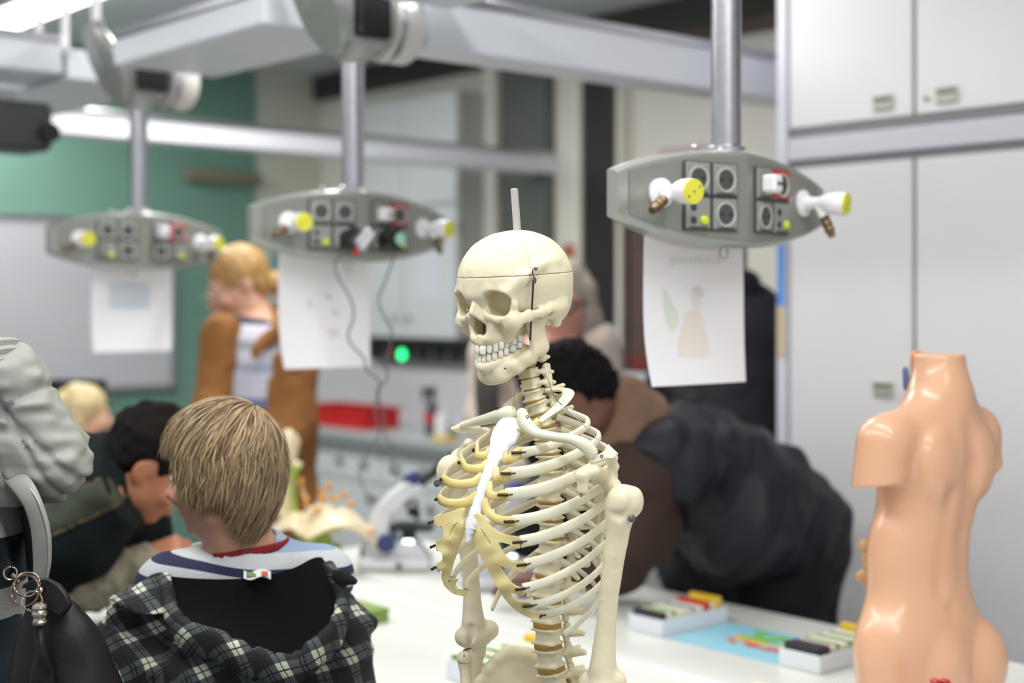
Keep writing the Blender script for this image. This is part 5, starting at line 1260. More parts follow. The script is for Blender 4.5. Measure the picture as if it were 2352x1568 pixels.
boy.part('hair', (hv[0] + (bR @ A(0, -.012, .034) * bs), hv[1]), m_hair, angle=None)
# ---------------------------------------------------------------- the person in the grey quilted jacket at the left edge
GD = 2.12
pu = Thing('person', 'person in a pale grey quilted jacket and navy striped jumper, arm raised', 'person', (P(-70, 1300, GD)[0], GD + .06, 0))
ghc = P(-215, 740, GD + .05); sh, el, wr = P(-90, 1010, GD + .02), P(112, 1052, GD - .03), P(-8, 872, GD - .05)
v = Vox(*bounds([ghc, sh, el, wr, P(-80, 1900, GD), P(-40, 760, GD)], .2), .007)
gT, gR = head(v, ghc, unit((.95, .2, -.1)), (0, 0, 1), 1.0)
v.chain([ghc + A(-.02, 0, -.05), P(-180, 960, GD + .06)], .055, k=.03); v.chain([sh, el, wr], [.034, .030, .024], k=.01); hand(v, wr, P(-80, 770, GD - .03) - wr, A(0, -1, .3), 1.0, .5)
v.chain([P(-120, 1010, GD + .06), P(-110, 1300, GD + .06), P(-110, 1800, GD + .08)], [.07, .075, .08], k=.03)
pu.part('body', v.mesh(), m_skinp, angle=70); eyes(pu, gT, gR)
v = Vox(*bounds([ghc], .2), .008); v.ell(ghc + A(-.03, 0, .03), (.105, .09, .11), k=.02).ell(ghc + A(.09, .02, -.02), (.05, .08, .09), k=.02, op='sub'); pu.part('hair', v.mesh(), M('hair_brown', '#4f3b2b', .6, bump=.5, bscale=80), angle=80)
v = Vox(*bounds([P(-130, 1000, GD), P(60, 2050, GD), P(-80, 960, GD + .1)], .2), .007)
v.chain([P(-80, 1010, GD + .05), P(-80, 1250, GD + .05), P(-75, 1600, GD + .06), P(-75, 1900, GD + .07)], [.10, .10, .098, .10], k=.05, flat=((1, .2, 0), .80))
v.noise(.004, .05, 4)
pu.part('striped_jumper', v.mesh(), bands('jumper_stripes', [(0, '#16242e'), (.0, '#16242e'), (.395, '#b4b4b2'), (.475, '#16242e'), (.60, '#b4b4b2'), (.675, '#16242e')], off=.88, span=.62, bscale=420, bump=.7), angle=80)
m_puff = M('puffer_grey', '#9a9c96', .5, bump=.25, bscale=30, spec=.4)
v = Vox(*bounds([sh, el, wr, P(-140, 1000, GD), P(-100, 1500, GD + .1)], .17), .0045)
v.chain([P(-120, 985, GD + .02), sh, (sh + el) / 2, el], [.085, .078, .078, .058], k=.03); v.chain([el, (el + wr) / 2 + A(.008, 0, .012), wr + A(.02, 0, .005)], [.058, .052, .044], k=.012)
v.ell((sh + el) / 2 + A(.02, 0, -.035), (.085, .06, .048), k=.02)
v.chain([P(-130, 1000, GD + .06), P(-150, 1300, GD + .1), P(-150, 1500, GD + .1)], [.11, .13, .13], k=.05)
for p_, n_ in ((P(20, 1000, GD), unit((1, 0, .35))), (P(95, 1000, GD), unit((.9, 0, .5))), (P(140, 1020, GD), unit((.8, 0, .75))), (P(60, 930, GD), unit((-.6, 0, .9)))): v.field(lambda x, y, z: .0075 * np.exp(-(((x - p_[0]) * n_[0] + (y - p_[1]) * n_[1] + (z - p_[2]) * n_[2]) / .005) ** 2))
v.noise(.005, .022, 21, (2.6, 1, .6)); v.noise(.007, .055, 11, (1.4, 1, .7)).noise(.003, .02, 12, (1.5, 1, .6))
pu.part('puffer_jacket', v.mesh(), m_puff, angle=80)
ca_ = unit(P(-30, 800, GD - .04) - wr); pu.part('cuff', MB().lathe([(.044, -.012), (.048, -.008), (.050, .0), (.047, .006), (.051, .012), (.048, .019), (.052, .026), (.048, .033), (.051, .040), (.045, .046), (.036, .047)], wr + ca_ * .002, ca_, 28), m_puff)
fp = [P(-6, 1078, GD - .02), P(30, 1092, GD - .07), P(68, 1140, GD - .10), P(92, 1210, GD - .10), P(97, 1280, GD - .09), P(92, 1332, GD - .08)]
pu.part('jacket_edge', MB().sweep(np.array(fp), [.013, .0145, .0155, .016, .015, .011], .0055, up=(1, -.3, .2), n=14, sub=6, round_ends=True), m_puff, angle=80)
lp = pu.part('jacket_lining', MB().sheet(lambda u, w: spl(np.array(fp), np.array([u * 5.]))[0] * (1 - w) + (P(40, 1090, GD + .03) * (1 - u) + P(72, 1420, GD + .02) * u) * w + A(0, .01, 0), 16, 6, .006), m_blackcloth, angle=80)
pu.part('zip_tape', MB().sweep(np.array([p + A(.013, -.010, .0) for p in fp[1:]]), .0018, n=6, sub=5), m_grey)
hip = [P(-90, 1850, GD + .06), P(-60, 1850, GD + .14)]
legs(pu, hip, [A(hip[0][0], hip[0][1], 0), A(hip[1][0], hip[1][1], 0)], m_jeans, m_shoe, face=(1, .2, 0))
# the bag that hangs beside them
BG = 1.99
bag = Thing('handbag', 'black leather handbag with key rings hanging from a strap', 'bag', P(120, 1600, BG))
m_leather = M('leather_black', '#0d0d0e', .45, bump=.07, bscale=220, spec=.35)
v = Vox(*bounds([P(60, 1420, BG), P(240, 1760, BG)], .09), .005)
v.chain([P(118, 1420, BG), P(135, 1500, BG), P(150, 1600, BG), P(150, 1720, BG)], [.032, .052, .066, .070], k=.03, flat=((0, 1, 0), .62)); v.chain([P(205, 1520, BG), P(225, 1640, BG)], [.012, .02], k=.03); v.noise(.003, .05, 4)
bag.part('body', v.mesh(), m_leather, angle=80)
fl = [(58, 1345), (85, 1332), (112, 1330), (140, 1342), (160, 1362), (171, 1384), (163, 1400), (152, 1412), (120, 1400), (70, 1395), (50, 1385)]
bag.part('flap', MB().prism([((x - 110) * BG / F, (1370 - y) * BG / F) for x, y in fl], P(110, 1370, BG - .035), (1, -.12, 0), (0, .25, 1), .014, .003), m_leather, angle=40)
bag.part('stud', MB().lathe([(.005, 0), (.005, .003), (.002, .005)], P(91, 1355, BG - .052), (0.1, -1, .2), 14), M('silver', '#c8c2b6', .25, 1.))
bag.part('strap', MB().sweep(np.array([P(-60, 1150, BG - .06), P(-20, 1250, BG - .05), P(8, 1290, BG - .045), P(24, 1312, BG - .05)]), .013, .003, up=(.6, -.5, .5), n=10, sub=5), m_leather, angle=80)
m_chrome = M('chrome', '#b9b4ac', .2, 1.); m_copper = M('ring_copper', '#8b7468', .28, 1.)
def ring(c, r, th, m, ax=(0, -1, .2), name='key_ring', par=None):
    ax = unit(ax); u = unit(np.cross(ax, (0, 0, 1))); w = np.cross(ax, u)
    return bag.part(name, MB().sweep([c + r * (u * math.cos(a) + w * math.sin(a)) for a in np.linspace(0, 2 * math.pi, 33)], th, n=8, caps=False), m, parent=par)
ring(P(24, 1316, BG - .055), .0085, .0014, m_chrome, (.4, -1, .1)); bag.part('clip_bar', MB().sweep(np.array([P(28, 1318, BG - .056), P(44, 1338, BG - .058)]), .0028, n=8), M('clip_bronze', '#6f6750', .4, .7))
ring(P(62, 1342, BG - .06), .0165, .0016, m_copper, (.3, -1, .5)); ring(P(58, 1356, BG - .062), .0205, .0017, m_copper, (-.2, -1, .2)); kr = ring(P(74, 1380, BG - .066), .013, .0017, m_chrome, (.1, -1, .1))
for k in range(4): ring(P(83 + 1.2 * k, 1389 + 6 * k, BG - .068), .003, .0009, m_chrome, (1, -.3 + .9 * (k % 2), .1), 'chain_link', kr)
bag.part('charm', MB().lathe([(.004, -.003), (.0095, 0), (.0105, .003), (.0085, .006), (.0085, .009), (.0105, .012), (.0105, .016), (.0085, .019), (.0105, .022), (.0095, .026), (.004, .029)], P(91, 1432, BG - .07), (0, 0, 1), 16), M('charm_silver', '#bdb6a8', .3, 1.), parent=kr)
for k in range(2): bag.part('key', MB().prism([(-.0035, 0), (.0035, 0), (.0035, .034), (-.0035, .034)], P(46 + 4 * k, 1408, BG - .062 - .004 * k), (1, .4, 0), (0.05, 0, 1), .0018), m_chrome, parent=kr)
bag.part('tassel', MB().sweep(np.array([P(90, 1440, BG - .062), P(94, 1500, BG - .07), P(98, 1590, BG - .07)]), [.006, .012, .018], .008, n=12, sub=4), m_leather)

# ---------------------------------------------------------------- man bending over the near table
MD = 3.1
mn = Thing('person', 'dark-haired man in a dark green jumper bending low over the near table', 'person', (P(60, 1250, MD)[0], MD + .05, 0))
mhc = P(352, 1062, MD); mf, mu = unit((.80, .10, -.59)), unit((.59, .0, .80))
msh, mel, mwr = P(240, 1138, MD - .11), P(112, 1335, MD - .08), P(312, 1300, MD - .02)
msh2, mel2, mwr2 = P(290, 1130, MD + .2), P(330, 1330, MD + .3), P(420, 1330, MD + .2)
v = Vox(*bounds([mhc, msh, mel, mwr, msh2, mel2, mwr2, P(20, 1250, MD)], .2), .0075)
mT, mR = head(v, mhc, mf, mu, 1.0)
nk0 = P(285, 1112, MD + .04); v.chain([mT(0, -.02, -.06), nk0], [.058, .064], k=.03)
v.chain([msh, mel], [.04, .036], k=.02); v.chain([mel, mwr], [.036, .028], k=.01); hand(v, mwr, unit((.75, .1, .30)), unit((-.2, -.6, .75)), 1.05, 1.0)
v.chain([msh2, mel2, mwr2], [.05, .04, .028], k=.02); hand(v, mwr2, unit((.7, -.4, .1)), (0, 0, 1), 1.05, .8)
v.chain([nk0, P(150, 1155, MD + .05), P(20, 1220, MD + .05)], [.066, .085, .10], k=.03)
mn.part('body', v.mesh(), m_skin2, angle=70); eyes(mn, mT, mR)
v = Vox(*bounds([mhc], .19), .006); v.ell(mT(0, -.02, .035), A(.083, .102, .095), mR, k=.02).ell(mT(0, -.055, -.02), A(.07, .055, .06), mR, k=.02); v.ell(mT(0, .10, -.045), A(.09, .065, .095), mR, k=.012, op='sub')
for q in (-1, 1): v.ell(mT(q * .085, .012, -.03), A(.03, .045, .05), mR, k=.01, op='sub')
v.noise(.006, .02, 4); mn.part('hair', v.mesh(), M('hair_black', '#14100e', .8, spec=.15, bump=.6, bscale=90), angle=80)
v = Vox(*bounds([nk0, msh, mel, msh2, mel2, P(0, 1260, MD)], .22), .0085)
v.chain([P(318, 1092, MD + .01), P(250, 1115, MD + .01), P(150, 1152, MD + .03), P(20, 1195, MD + .05), P(-30, 1300, MD + .05)], [.100, .115, .135, .15, .15], k=.04); v.chain([msh, (msh + mel) / 2, mel + A(.03, 0, .03)], [.092, .09, .072], k=.04); v.chain([msh2, mel2], [.085, .065], k=.04)
v.plane(P(302, 1090, MD), (.916, 0, .40), k=.01)
v.noise(.014, .07, 5).noise(.004, .025, 6)
vj = v
mn.part('dark_jumper', v.mesh(), M('jumper_bottle_green', '#10181a', .9, var=.15, vscale=12, spec=.2), angle=80)
def on_sleeve(name, off, hh, grow, m, par=None):     # a band that hugs the sleeve
    w = vj.copy(); w.f = w.f - grow; a_, b_ = P(300, 1105, MD), P(112, 1196, MD); x_ = unit(b_ - a_); z_ = unit(np.cross(x_, (0, 1, 0))); z_ = z_ if z_[2] > 0 else -z_
    q = vj.copy(); q.f = np.full_like(vj.f, .1); q.box((a_ + b_) / 2 + z_ * off + A(0, -.20, 0), (.105, .19, hh), np.stack([x_, np.cross(z_, x_), z_], 1), .003, k=.0); w.f = np.maximum(w.f, q.f); return mn.part(name, w.mesh(), m, parent=par, angle=70)
bnd = on_sleeve('sleeve_band', 0, .033, .004, M('band_olive', '#3a4034', .9))
for o_ in (.031, -.031): on_sleeve('band_piping', o_, .0055, .0065, M('piping_brown', '#5a4a36', .8), bnd)
v = Vox(*bounds([mel, mwr], .11), .006); v.chain([mel + A(-.02, 0, .0), (mel + mwr) / 2 + A(0, 0, -.01), mwr + A(.01, 0, 0)], [.072, .064, .048], k=.02); v.noise(.014, .03, 8, (.6, 1, 1.6)).noise(.004, .012, 9); mn.part('shirt_sleeve', v.mesh(), M('sleeve_khaki', '#8b8471', .85, bump=.2), angle=80)
hip = [P(10, 1290, MD + .0), P(30, 1280, MD + .16)]
legs(mn, hip, [A(hip[0][0] - .05, hip[0][1], 0), A(hip[1][0] - .02, hip[1][1], 0)], M('trousers_indigo', '#2a2a4c', .85, var=.1), m_shoe, r=(.11, .075, .055), face=(1, 0, 0))

# ---------------------------------------------------------------- blond child at the far end of the table
CD = 4.95
ch = Thing('child', 'small blond child in profile at the far end of the near table', 'person', (P(188, 1100, CD)[0], CD, 0))
chc = P(196, 950, CD); cs = .84; cf = unit((.93, .25, -.08))
v = Vox(*bounds([chc, A(chc[0], CD, .75)], .2), .008); cT, cR = head(v, chc, cf, (0, 0, 1), cs)
v.chain([chc + A(-.02, 0, -.05), chc + A(-.03, 0, -.19)], [.042, .045], k=.02); v.chain([chc + A(-.04, -.11, -.22), chc + A(-.03, 0, -.19), chc + A(-.04, .11, -.22)], .045, k=.03); v.chain([chc + A(-.03, 0, -.22), chc + A(-.03, 0, -.6)], [.09, .11], k=.04)
ch.part('body', v.mesh(), m_skinp, angle=70); eyes(ch, cT, cR, cs)
v = Vox(*bounds([chc, A(chc[0], CD, .6)], .22), .009); v.chain([chc + A(-.04, -.12, -.23), chc + A(-.03, 0, -.2), chc + A(-.04, .12, -.23)], [.058, .065, .058], k=.03); v.chain([chc + A(-.03, 0, -.24), chc + A(-.03, 0, -.68)], [.11, .14], k=.04)
for q in (-1, 1): v.chain([chc + A(-.04, q * .13, -.24), chc + A(.03, q * .16, -.42), chc + A(.16, q * .10, -.44)], [.05, .045, .038], k=.03)
v.noise(.006, .05, 3); ch.part('pale_top', v.mesh(), M('top_pale', '#c9ccd2', .85), angle=80)
v = Vox(*bounds([chc], .24), .007); CH = lambda *p: cT(*p)
v.ell(CH(0, -.02, .034), A(.085, .106, .095) * cs, cR, k=.02); v.chain([CH(0, -.075, .0), CH(0, -.08, -.17)], [.075 * cs, .062 * cs], k=.03); 
for q in (-1, 1): v.chain([CH(q * .062, -.02, .03), CH(q * .066, -.03, -.15)], [.035 * cs, .03 * cs], k=.03)
v.ell(CH(0, .11, -.04), A(.10, .062, .095) * cs, cR, k=.01, op='sub'); v.noise(.006, .018, 4, (1, 1, 5))
ch.part('hair', v.mesh(), M('hair_flaxen', '#cdb98c', .5, var=.12, vscale=30, bump=.4, bscale=60), angle=80)
hip = [A(chc[0] - .03, CD - .06, .62), A(chc[0] - .03, CD + .06, .62)]; legs(ch, hip, [A(p[0], p[1], 0) for p in hip], m_jeans, m_shoe, r=(.075, .055, .045), face=(1, 0, 0))

# ---------------------------------------------------------------- woman in the tan jacket
WD = 4.78
wo = Thing('woman', 'woman with fair hair and a bun in an open tan jacket, looking down', 'person', (P(590, 1100, WD)[0], WD, 0))
whc = P(545, 652, WD); wf = unit((-.80, -.42, -.36)); wu = unit((-.30, -.12, 1))
wsl, wsr = P(668, 775, WD + .02), P(520, 770, WD - .1)
v = Vox(*bounds([whc, wsl, wsr, A(whc[0] + .1, WD, .8)], .25), .009)
wT, wR = head(v, whc, wf, wu, 1.02); wn = P(596, 752, WD)
v.chain([wT(0, -.02, -.06), wn], [.05, .058], k=.03); v.chain([wsl, wn + A(0, 0, -.04), wsr], [.05, .07, .05], k=.03); v.chain([wn + A(0, 0, -.08), P(600, 1000, WD), P(600, 1160, WD)], [.12, .12, .14], k=.05)
wel, wwr = P(672, 960, WD - .02), P(600, 1080, WD - .22); wer, wwr2 = P(492, 940, WD - .14), P(520, 1060, WD - .3)
for a_, b_, c_ in ((wsl, wel, wwr), (wsr, wer, wwr2)): v.chain([a_, b_, c_], [.045, .038, .026], k=.02); hand(v, c_, unit(c_ - b_), (0, -.5, 1), .95, .6)
wo.part('body', v.mesh(), m_skinp, angle=70); eyes(wo, wT, wR)
v = Vox(*bounds([whc], .22), .007); v.ell(wT(0, -.02, .034), A(.083, .104, .096), wR, k=.02); v.ell(wT(0, -.055, -.02), A(.072, .052, .06), wR, k=.02); v.ell(wT(.0, .115, -.035), A(.09, .072, .10), wR, k=.012, op='sub')
v.ell(wT(.01, -.125, -.045), A(.04, .036, .042), wR, k=.015)
for q in (-1, 1): v.ell(wT(q * .088, .0, -.028), A(.03, .04, .045), wR, k=.01, op='sub')
v.noise(.004, .014, 4); wo.part('hair', v.mesh(), M('hair_honey', '#b08a54', .5, var=.15, vscale=25, bump=.4, bscale=60), angle=80)
gl = MB()
for q in (-1, 1):
    gl.sweep([wT(q * .033 + .025 * math.cos(a), .112, -.006 + .021 * math.sin(a)) for a in np.linspace(0, 2 * math.pi, 21)], .0018, n=6, caps=False); gl.sweep([wT(q * .058, .110, -.004), wT(q * .078, .06, -.002), wT(q * .08, .0, -.006)], .0018, n=6)
gl.sweep([wT(-.009, .113, -.002), wT(.009, .113, -.002)], .0018, n=6); wo.part('glasses', gl, M('glasses_grey', '#7e7b78', .3, .6))
v = Vox(*bounds([wsl, wsr, P(600, 1240, WD)], .2), .009); v.chain([wsl, wn + A(0, 0, -.045), wsr], [.06, .082, .06], k=.03); v.chain([wn + A(-.02, -.02, -.10), P(575, 1000, WD - .03), P(590, 1160, WD)], [.135, .135, .15], k=.05)
v.cone(wn + A(-.01, -.01, -.01), wn + A(-.03, -.03, .1), .05, .06, k=.005, op='sub')
wo.part('jumper', v.mesh(), bands('winter_jumper', [(0, '#2c3166'), (.0, '#2c3166'), (.38, '#6a6f9c'), (.44, '#c9c9dc'), (.60, '#a9b0c2'), (.66, '#d2d2e2'), (.74, '#9fa4ae'), (.80, '#d0d0de'), (.90, '#242a4a')], tilt=(.05, 0, 1), off=1.06, span=.52), angle=80)
v = Vox(*bounds([wsl, wsr, wel, wwr, wer, wwr2, P(600, 1330, WD)], .24), .009)
v.chain([wsl, wn + A(.02, .03, -.05), wsr], [.082, .095, .078], k=.03); v.chain([wn + A(.02, .02, -.12), P(605, 1000, WD + .02), P(612, 1200, WD + .02), P(612, 1300, WD + .02)], [.165, .165, .185, .19], k=.05)
v.chain([wsl, wel, wwr], [.082, .075, .06], k=.04).chain([wsr, wer, wwr2], [.078, .07, .055], k=.04)
v.noise(.014, .08, 3, (1, 1, 1.6)).noise(.005, .03, 5)
cut = [P(562, 735, WD - .20), P(545, 800, WD - .24), P(522, 860, WD - .26), P(506, 930, WD - .27), P(500, 1060, WD - .27), P(500, 1300, WD - .27)]
for i in range(len(cut) - 1):
    a_, b_ = cut[i], cut[i + 1]; v.box((a_ + b_) / 2, (.052 - .004 * i, .16, abs(a_[2] - b_[2]) / 2 + .02), rotm((0, 0, 1), -28), .02, k=.012, op='sub')
v.cone(wn + A(-.01, -.02, -.05), wn + A(-.04, -.08, .10), .062, .085, k=.01, op='sub')
m_tan = M('jacket_tan', '#8f5f2e', .8, var=.12, vscale=7, bump=.15); wo.part('tan_jacket', v.mesh(), m_tan, angle=80)
wo.part('collar', MB().sweep(np.array([P(500, 742, WD - .14), P(560, 722, WD + .03), P(622, 722, WD + .1), P(655, 745, WD - .02), P(600, 790, WD - .2), P(585, 815, WD - .23)]), [.02, .032, .036, .034, .028, .014], .012, n=12, sub=6, round_ends=True), m_tan, angle=80)
hip = [P(580, 1230, WD), P(640, 1230, WD + .05)]; legs(wo, hip, [A(p[0], p[1], 0) for p in hip], m_jeans, m_shoe, face=(-.8, -.5, 0))

# ---------------------------------------------------------------- woman with glasses behind the skeleton
SD = 4.42
ws = Thing('woman', 'grey-blond woman with dark glasses and a name badge behind the skull', 'person', (P(1255, 1000, SD)[0], SD, 0))
ghc = P(1296, 690, SD); gf = unit((-.25, -.95, -.15))
sl_, sr_ = P(1375, 795, SD), P(1130, 815, SD + .05)
v = Vox(*bounds([ghc, sl_, sr_, A(ghc[0] - .05, SD, .75)], .22), .009); gT, gR = head(v, ghc, gf, (0, 0, 1), 1.0); gn = P(1270, 800, SD + .02)
v.chain([gT(0, -.02, -.06), gn], [.05, .058], k=.03); v.chain([sl_, gn + A(0, 0, -.03), sr_], [.045, .07, .045], k=.03); v.chain([gn + A(0, 0, -.08), A(gn[0], SD, .85)], [.12, .14], k=.05)
ge, gw = P(1400, 960, SD - .02), P(1330, 1080, SD - .25); ge2, gw2 = P(1112, 960, SD), P(1180, 1090, SD - .25)
for a_, b_, c_ in ((sl_, ge, gw), (sr_, ge2, gw2)): v.chain([a_, b_, c_], [.045, .038, .026], k=.02); hand(v, c_, unit(c_ - b_), (0, -.5, 1), .95, .6)
ws.part('body', v.mesh(), M('skin_rosy', '#c98e80', .5, sss=.1), angle=70); eyes(ws, gT, gR)
v = Vox(*bounds([ghc], .24), .008); v.ell(gT(0, -.02, .036), A(.081, .102, .097), gR, k=.02)
for q in (-1, 1): v.chain([gT(q * .07, -.01, .03), gT(q * .078, .0, -.06), gT(q * .075, .01, -.15)], [.034, .034, .026], k=.03)
v.ell(gT(0, .112, -.032), A(.064, .07, .10), gR, k=.015, op='sub'); v.noise(.006, .02, 5, (1, 1, 4)); ws.part('hair', v.mesh(), M('hair_grey_blond', '#8f867c', .55, var=.15, vscale=25, bump=.4, bscale=60), angle=80)
gl = MB()
for q in (-1, 1): gl.sweep([gT(q * .033 + .026 * math.cos(a), .113, -.002 + .02 * math.sin(a)) for a in np.linspace(0, 2 * math.pi, 21)], .0052, n=6, caps=False); gl.sweep([gT(q * .06, .11, .0), gT(q * .08, .05, .0), gT(q * .084, .0, -.004)], .003, n=6)
gl.sweep([gT(-.009, .114, .002), gT(.009, .114, .002)], .003, n=6); ws.part('glasses', gl, m_black)
v = Vox(*bounds([sl_, sr_, A(gn[0], SD, .7)], .2), .009); v.chain([sl_, gn + A(0, 0, -.04), sr_], [.055, .08, .055], k=.03); v.chain([gn + A(0, -.01, -.09), A(gn[0], SD - .01, .8)], [.13, .15], k=.05); v.cone(gn + A(-.02, -.03, .02), gn + A(-.05, -.08, .1), .06, .08, k=.01, op='sub'); ws.part('black_top', v.mesh(), m_blackcloth, angle=80)
v = Vox(*bounds([sl_, sr_, ge, gw, ge2, gw2, A(gn[0], SD, .62)], .2), .009); v.chain([sl_, gn + A(.03, .04, -.05), sr_], [.065, .085, .065], k=.03); v.chain([gn + A(.0, .02, -.13), A(gn[0], SD + .02, .68)], [.155, .175], k=.05); v.chain([sl_, ge, gw], [.066, .062, .05], k=.03).chain([sr_, ge2, gw2], [.066, .062, .05], k=.03)
v.box(gn + A(-.03, -.16, -.2), (.05, .09, .5), rotm((0, 0, 1), -25), .02, k=.01, op='sub'); v.cone(gn + A(-.02, -.05, -.04), gn + A(-.04, -.1, .1), .07, .09, k=.01, op='sub'); v.noise(.009, .06, 3)
ws.part('cardigan', v.mesh(), M('cardigan_beige', '#bdb0a6', .9, var=.06, bump=.2), angle=80)
c_ = P(1342, 812, SD - .165); ws.part('name_badge', MB().box(c_, (.030, .003, .024), rotm((0, 0, 1), -12), .002), M('badge_white', '#f0f0f6', .3))
ws.part('scarf', MB().sweep(np.array([P(1140, 800, SD + .02), P(1122, 840, SD - .08), P(1118, 900, SD - .12), P(1124, 985, SD - .12)]), [.03, .036, .036, .034], .018, up=(1, 0, 0), n=12, sub=5, round_ends=True), M('scarf_taupe', '#4c4845', .9), angle=80)
hip = [A(gn[0] - .08, SD, .78), A(gn[0] + .08, SD, .78)]; legs(ws, hip, [A(p[0], p[1], 0) for p in hip], m_jeans, m_shoe, face=(-.4, -.9, 0))

# ---------------------------------------------------------------- person in the dark vest leaning over the farther table
VD = 3.62
ve = Thing('person', 'person in a navy quilted vest and brown hoodie leaning over the farther table', 'person', (P(1840, 1300, VD + .12)[0], VD + .12, 0))
vhc = P(1318, 908, 3.5); vf = unit((-.62, .1, -.78)); vu = unit((-.78, .0, .62))
vs, vel, vwr = P(1478, 1085, 3.47), P(1425, 1325, 3.55), P(1280, 1330, 3.5); vs2, vel2, vwr2 = P(1470, 1060, 3.85), P(1445, 1240, 3.99), P(1370, 1240, 4.0)
vh = P(1835, 1235, VD + .12)
v = Vox(*bounds([vhc, vs, vel, vwr, vs2, vel2, vwr2, vh], .22), .009); vT, vR = head(v, vhc, vf, vu, 1.0)
v.chain([vT(0, -.02, -.06), P(1430, 985, 3.58)], [.058, .07], k=.03); v.chain([vs, vel, vwr], [.05, .04, .028], k=.02); v.chain([vs2, vel2, vwr2], [.05, .04, .028], k=.02); hand(v, vwr, unit((-1, 0, .05)), (0, 0, 1), 1.05, .35); hand(v, vwr2, unit((-1, -.1, .05)), (0, 0, 1), 1.05, .35, thumb=-1)
v.chain([P(1470, 1020, 3.6), vh], [.10, .10], k=.05); ve.part('body', v.mesh(), m_skind, angle=70); eyes(ve, vT, vR)
v = Vox(*bounds([vhc], .2), .006); v.ell(vT(0, -.02, .036), A(.086, .106, .10), vR, k=.02).ell(vT(0, -.06, -.02), A(.074, .055, .065), vR, k=.02); v.ell(vT(0, .105, -.045), A(.09, .068, .095), vR, k=.012, op='sub')
for q in (-1, 1): v.ell(vT(q * .088, .012, -.03), A(.03, .045, .05), vR, k=.01, op='sub')
v.noise(.010, .012, 4); ve.part('hair', v.mesh(), M('hair_curly_black', '#120f10', .85, spec=.15, bump=.8, bscale=110), angle=80)
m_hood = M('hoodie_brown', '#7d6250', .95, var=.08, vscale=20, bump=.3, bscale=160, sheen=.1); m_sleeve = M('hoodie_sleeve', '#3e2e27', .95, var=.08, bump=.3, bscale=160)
v = Vox(*bounds([P(1360, 860, 3.5), P(1530, 1060, 3.7)], .1), .006); v.ell(P(1440, 955, 3.56), (.085, .12, .085), rotm((0, 1, 0), 20), k=.03); v.chain([P(1395, 900, 3.53), P(1440, 905, 3.5), P(1490, 935, 3.5)], [.035, .04, .035], k=.03); v.chain([P(1395, 1010, 3.50), P(1450, 1000, 3.46), P(1505, 960, 3.48)], [.04, .035, .03], k=.02)
v.ell(P(1365, 935, 3.52), (.05, .075, .07), k=.02, op='sub'); v.chain([P(1420, 965, 3.43), P(1470, 950, 3.43)], .008, k=.02, op='sub'); v.noise(.012, .05, 6).noise(.004, .02, 7)
ve.part('hood', v.mesh(), m_hood, angle=80)
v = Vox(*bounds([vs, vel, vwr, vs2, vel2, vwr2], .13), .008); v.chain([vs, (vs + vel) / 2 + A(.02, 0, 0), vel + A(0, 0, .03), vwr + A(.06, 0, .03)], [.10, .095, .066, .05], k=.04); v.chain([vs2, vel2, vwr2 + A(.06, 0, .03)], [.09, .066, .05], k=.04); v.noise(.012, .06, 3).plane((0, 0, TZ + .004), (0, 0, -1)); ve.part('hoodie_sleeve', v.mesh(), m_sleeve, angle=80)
v = Vox(*bounds([P(1420, 930, 3.5), vh, P(1880, 1420, VD)], .25), .009)
sp_ = [P(1475, 1030, 3.60), P(1590, 1085, 3.64), P(1700, 1150, 3.68), P(1800, 1215, 3.72), P(1822, 1290, 3.74)]
v.chain(sp_, [.115, .165, .185, .165, .14], k=.06); v.ell(P(1720, 1215, 3.6), (.15, .16, .14), k=.06)
for p_ in (vs, vs2): v.cone(p_ + A(.02, 0, .015), p_ + A(.09, 0, .03), .105, .11, k=.04)
ax_ = unit(sp_[3] - sp_[0]); quilt(v, sp_[0], ax_, .105, .016, .5); v.noise(.013, .06, 8, (1, 1, 1))
v.cone(vs + A(-.03, -.06, -.03), vs + A(-.02, -.16, -.05), .085, .10, k=.012, op='sub'); v.plane((0, 0, TZ + .02), (0, 0, -1))
m_vest = M('vest_navy', '#1b1d26', .55, var=.08, bump=.15, bscale=40, spec=.35); ve.part('quilted_vest', v.mesh(), m_vest, angle=80)
hip = [P(1800, 1300, VD + .05), P(1830, 1290, VD + .22)]
legs(ve, hip, [A(hip[0][0], hip[0][1], 0), A(hip[1][0], hip[1][1], 0)], m_blackcloth, m_shoe, r=(.13, .08, .06), face=(-.8, -.3, 0))

# ---------------------------------------------------------------- person in the dark jacket near the wall
JD = 4.55
jk = Thing('person', 'person in a black hooded jacket standing behind the hanging sheet', 'person', (P(1675, 1000, JD)[0], JD, 0))
jhc = P(1640, 606, JD); jl, jr = P(1545, 720, JD + .02), P(1738, 722, JD)
v = Vox(*bounds([jhc, jl, jr, A(jhc[0], JD, .75)], .24), .009); jT, jR = head(v, jhc, unit((-.6, .75, -.15)), (0, 0, 1), 1.0); jn = P(1655, 690, JD)
v.chain([jT(0, -.02, -.06), jn], [.056, .06], k=.03); v.chain([jl, jn + A(0, 0, -.03), jr], [.05, .075, .05], k=.03); v.chain([jn + A(0, 0, -.08), A(jn[0], JD, .8)], [.13, .15], k=.05)
je, jw = P(1772, 880, JD - .02), P(1730, 1040, JD - .1); je2, jw2 = P(1535, 890, JD), P(1560, 1050, JD + .1)
for a_, b_, c_ in ((jr, je, jw), (jl, je2, jw2)): v.chain([a_, b_, c_], [.048, .04, .028], k=.02); hand(v, c_, unit(c_ - b_), (0, 1, 0), 1.05, .5)
jk.part('body', v.mesh(), m_skin, angle=70); eyes(jk, jT, jR)
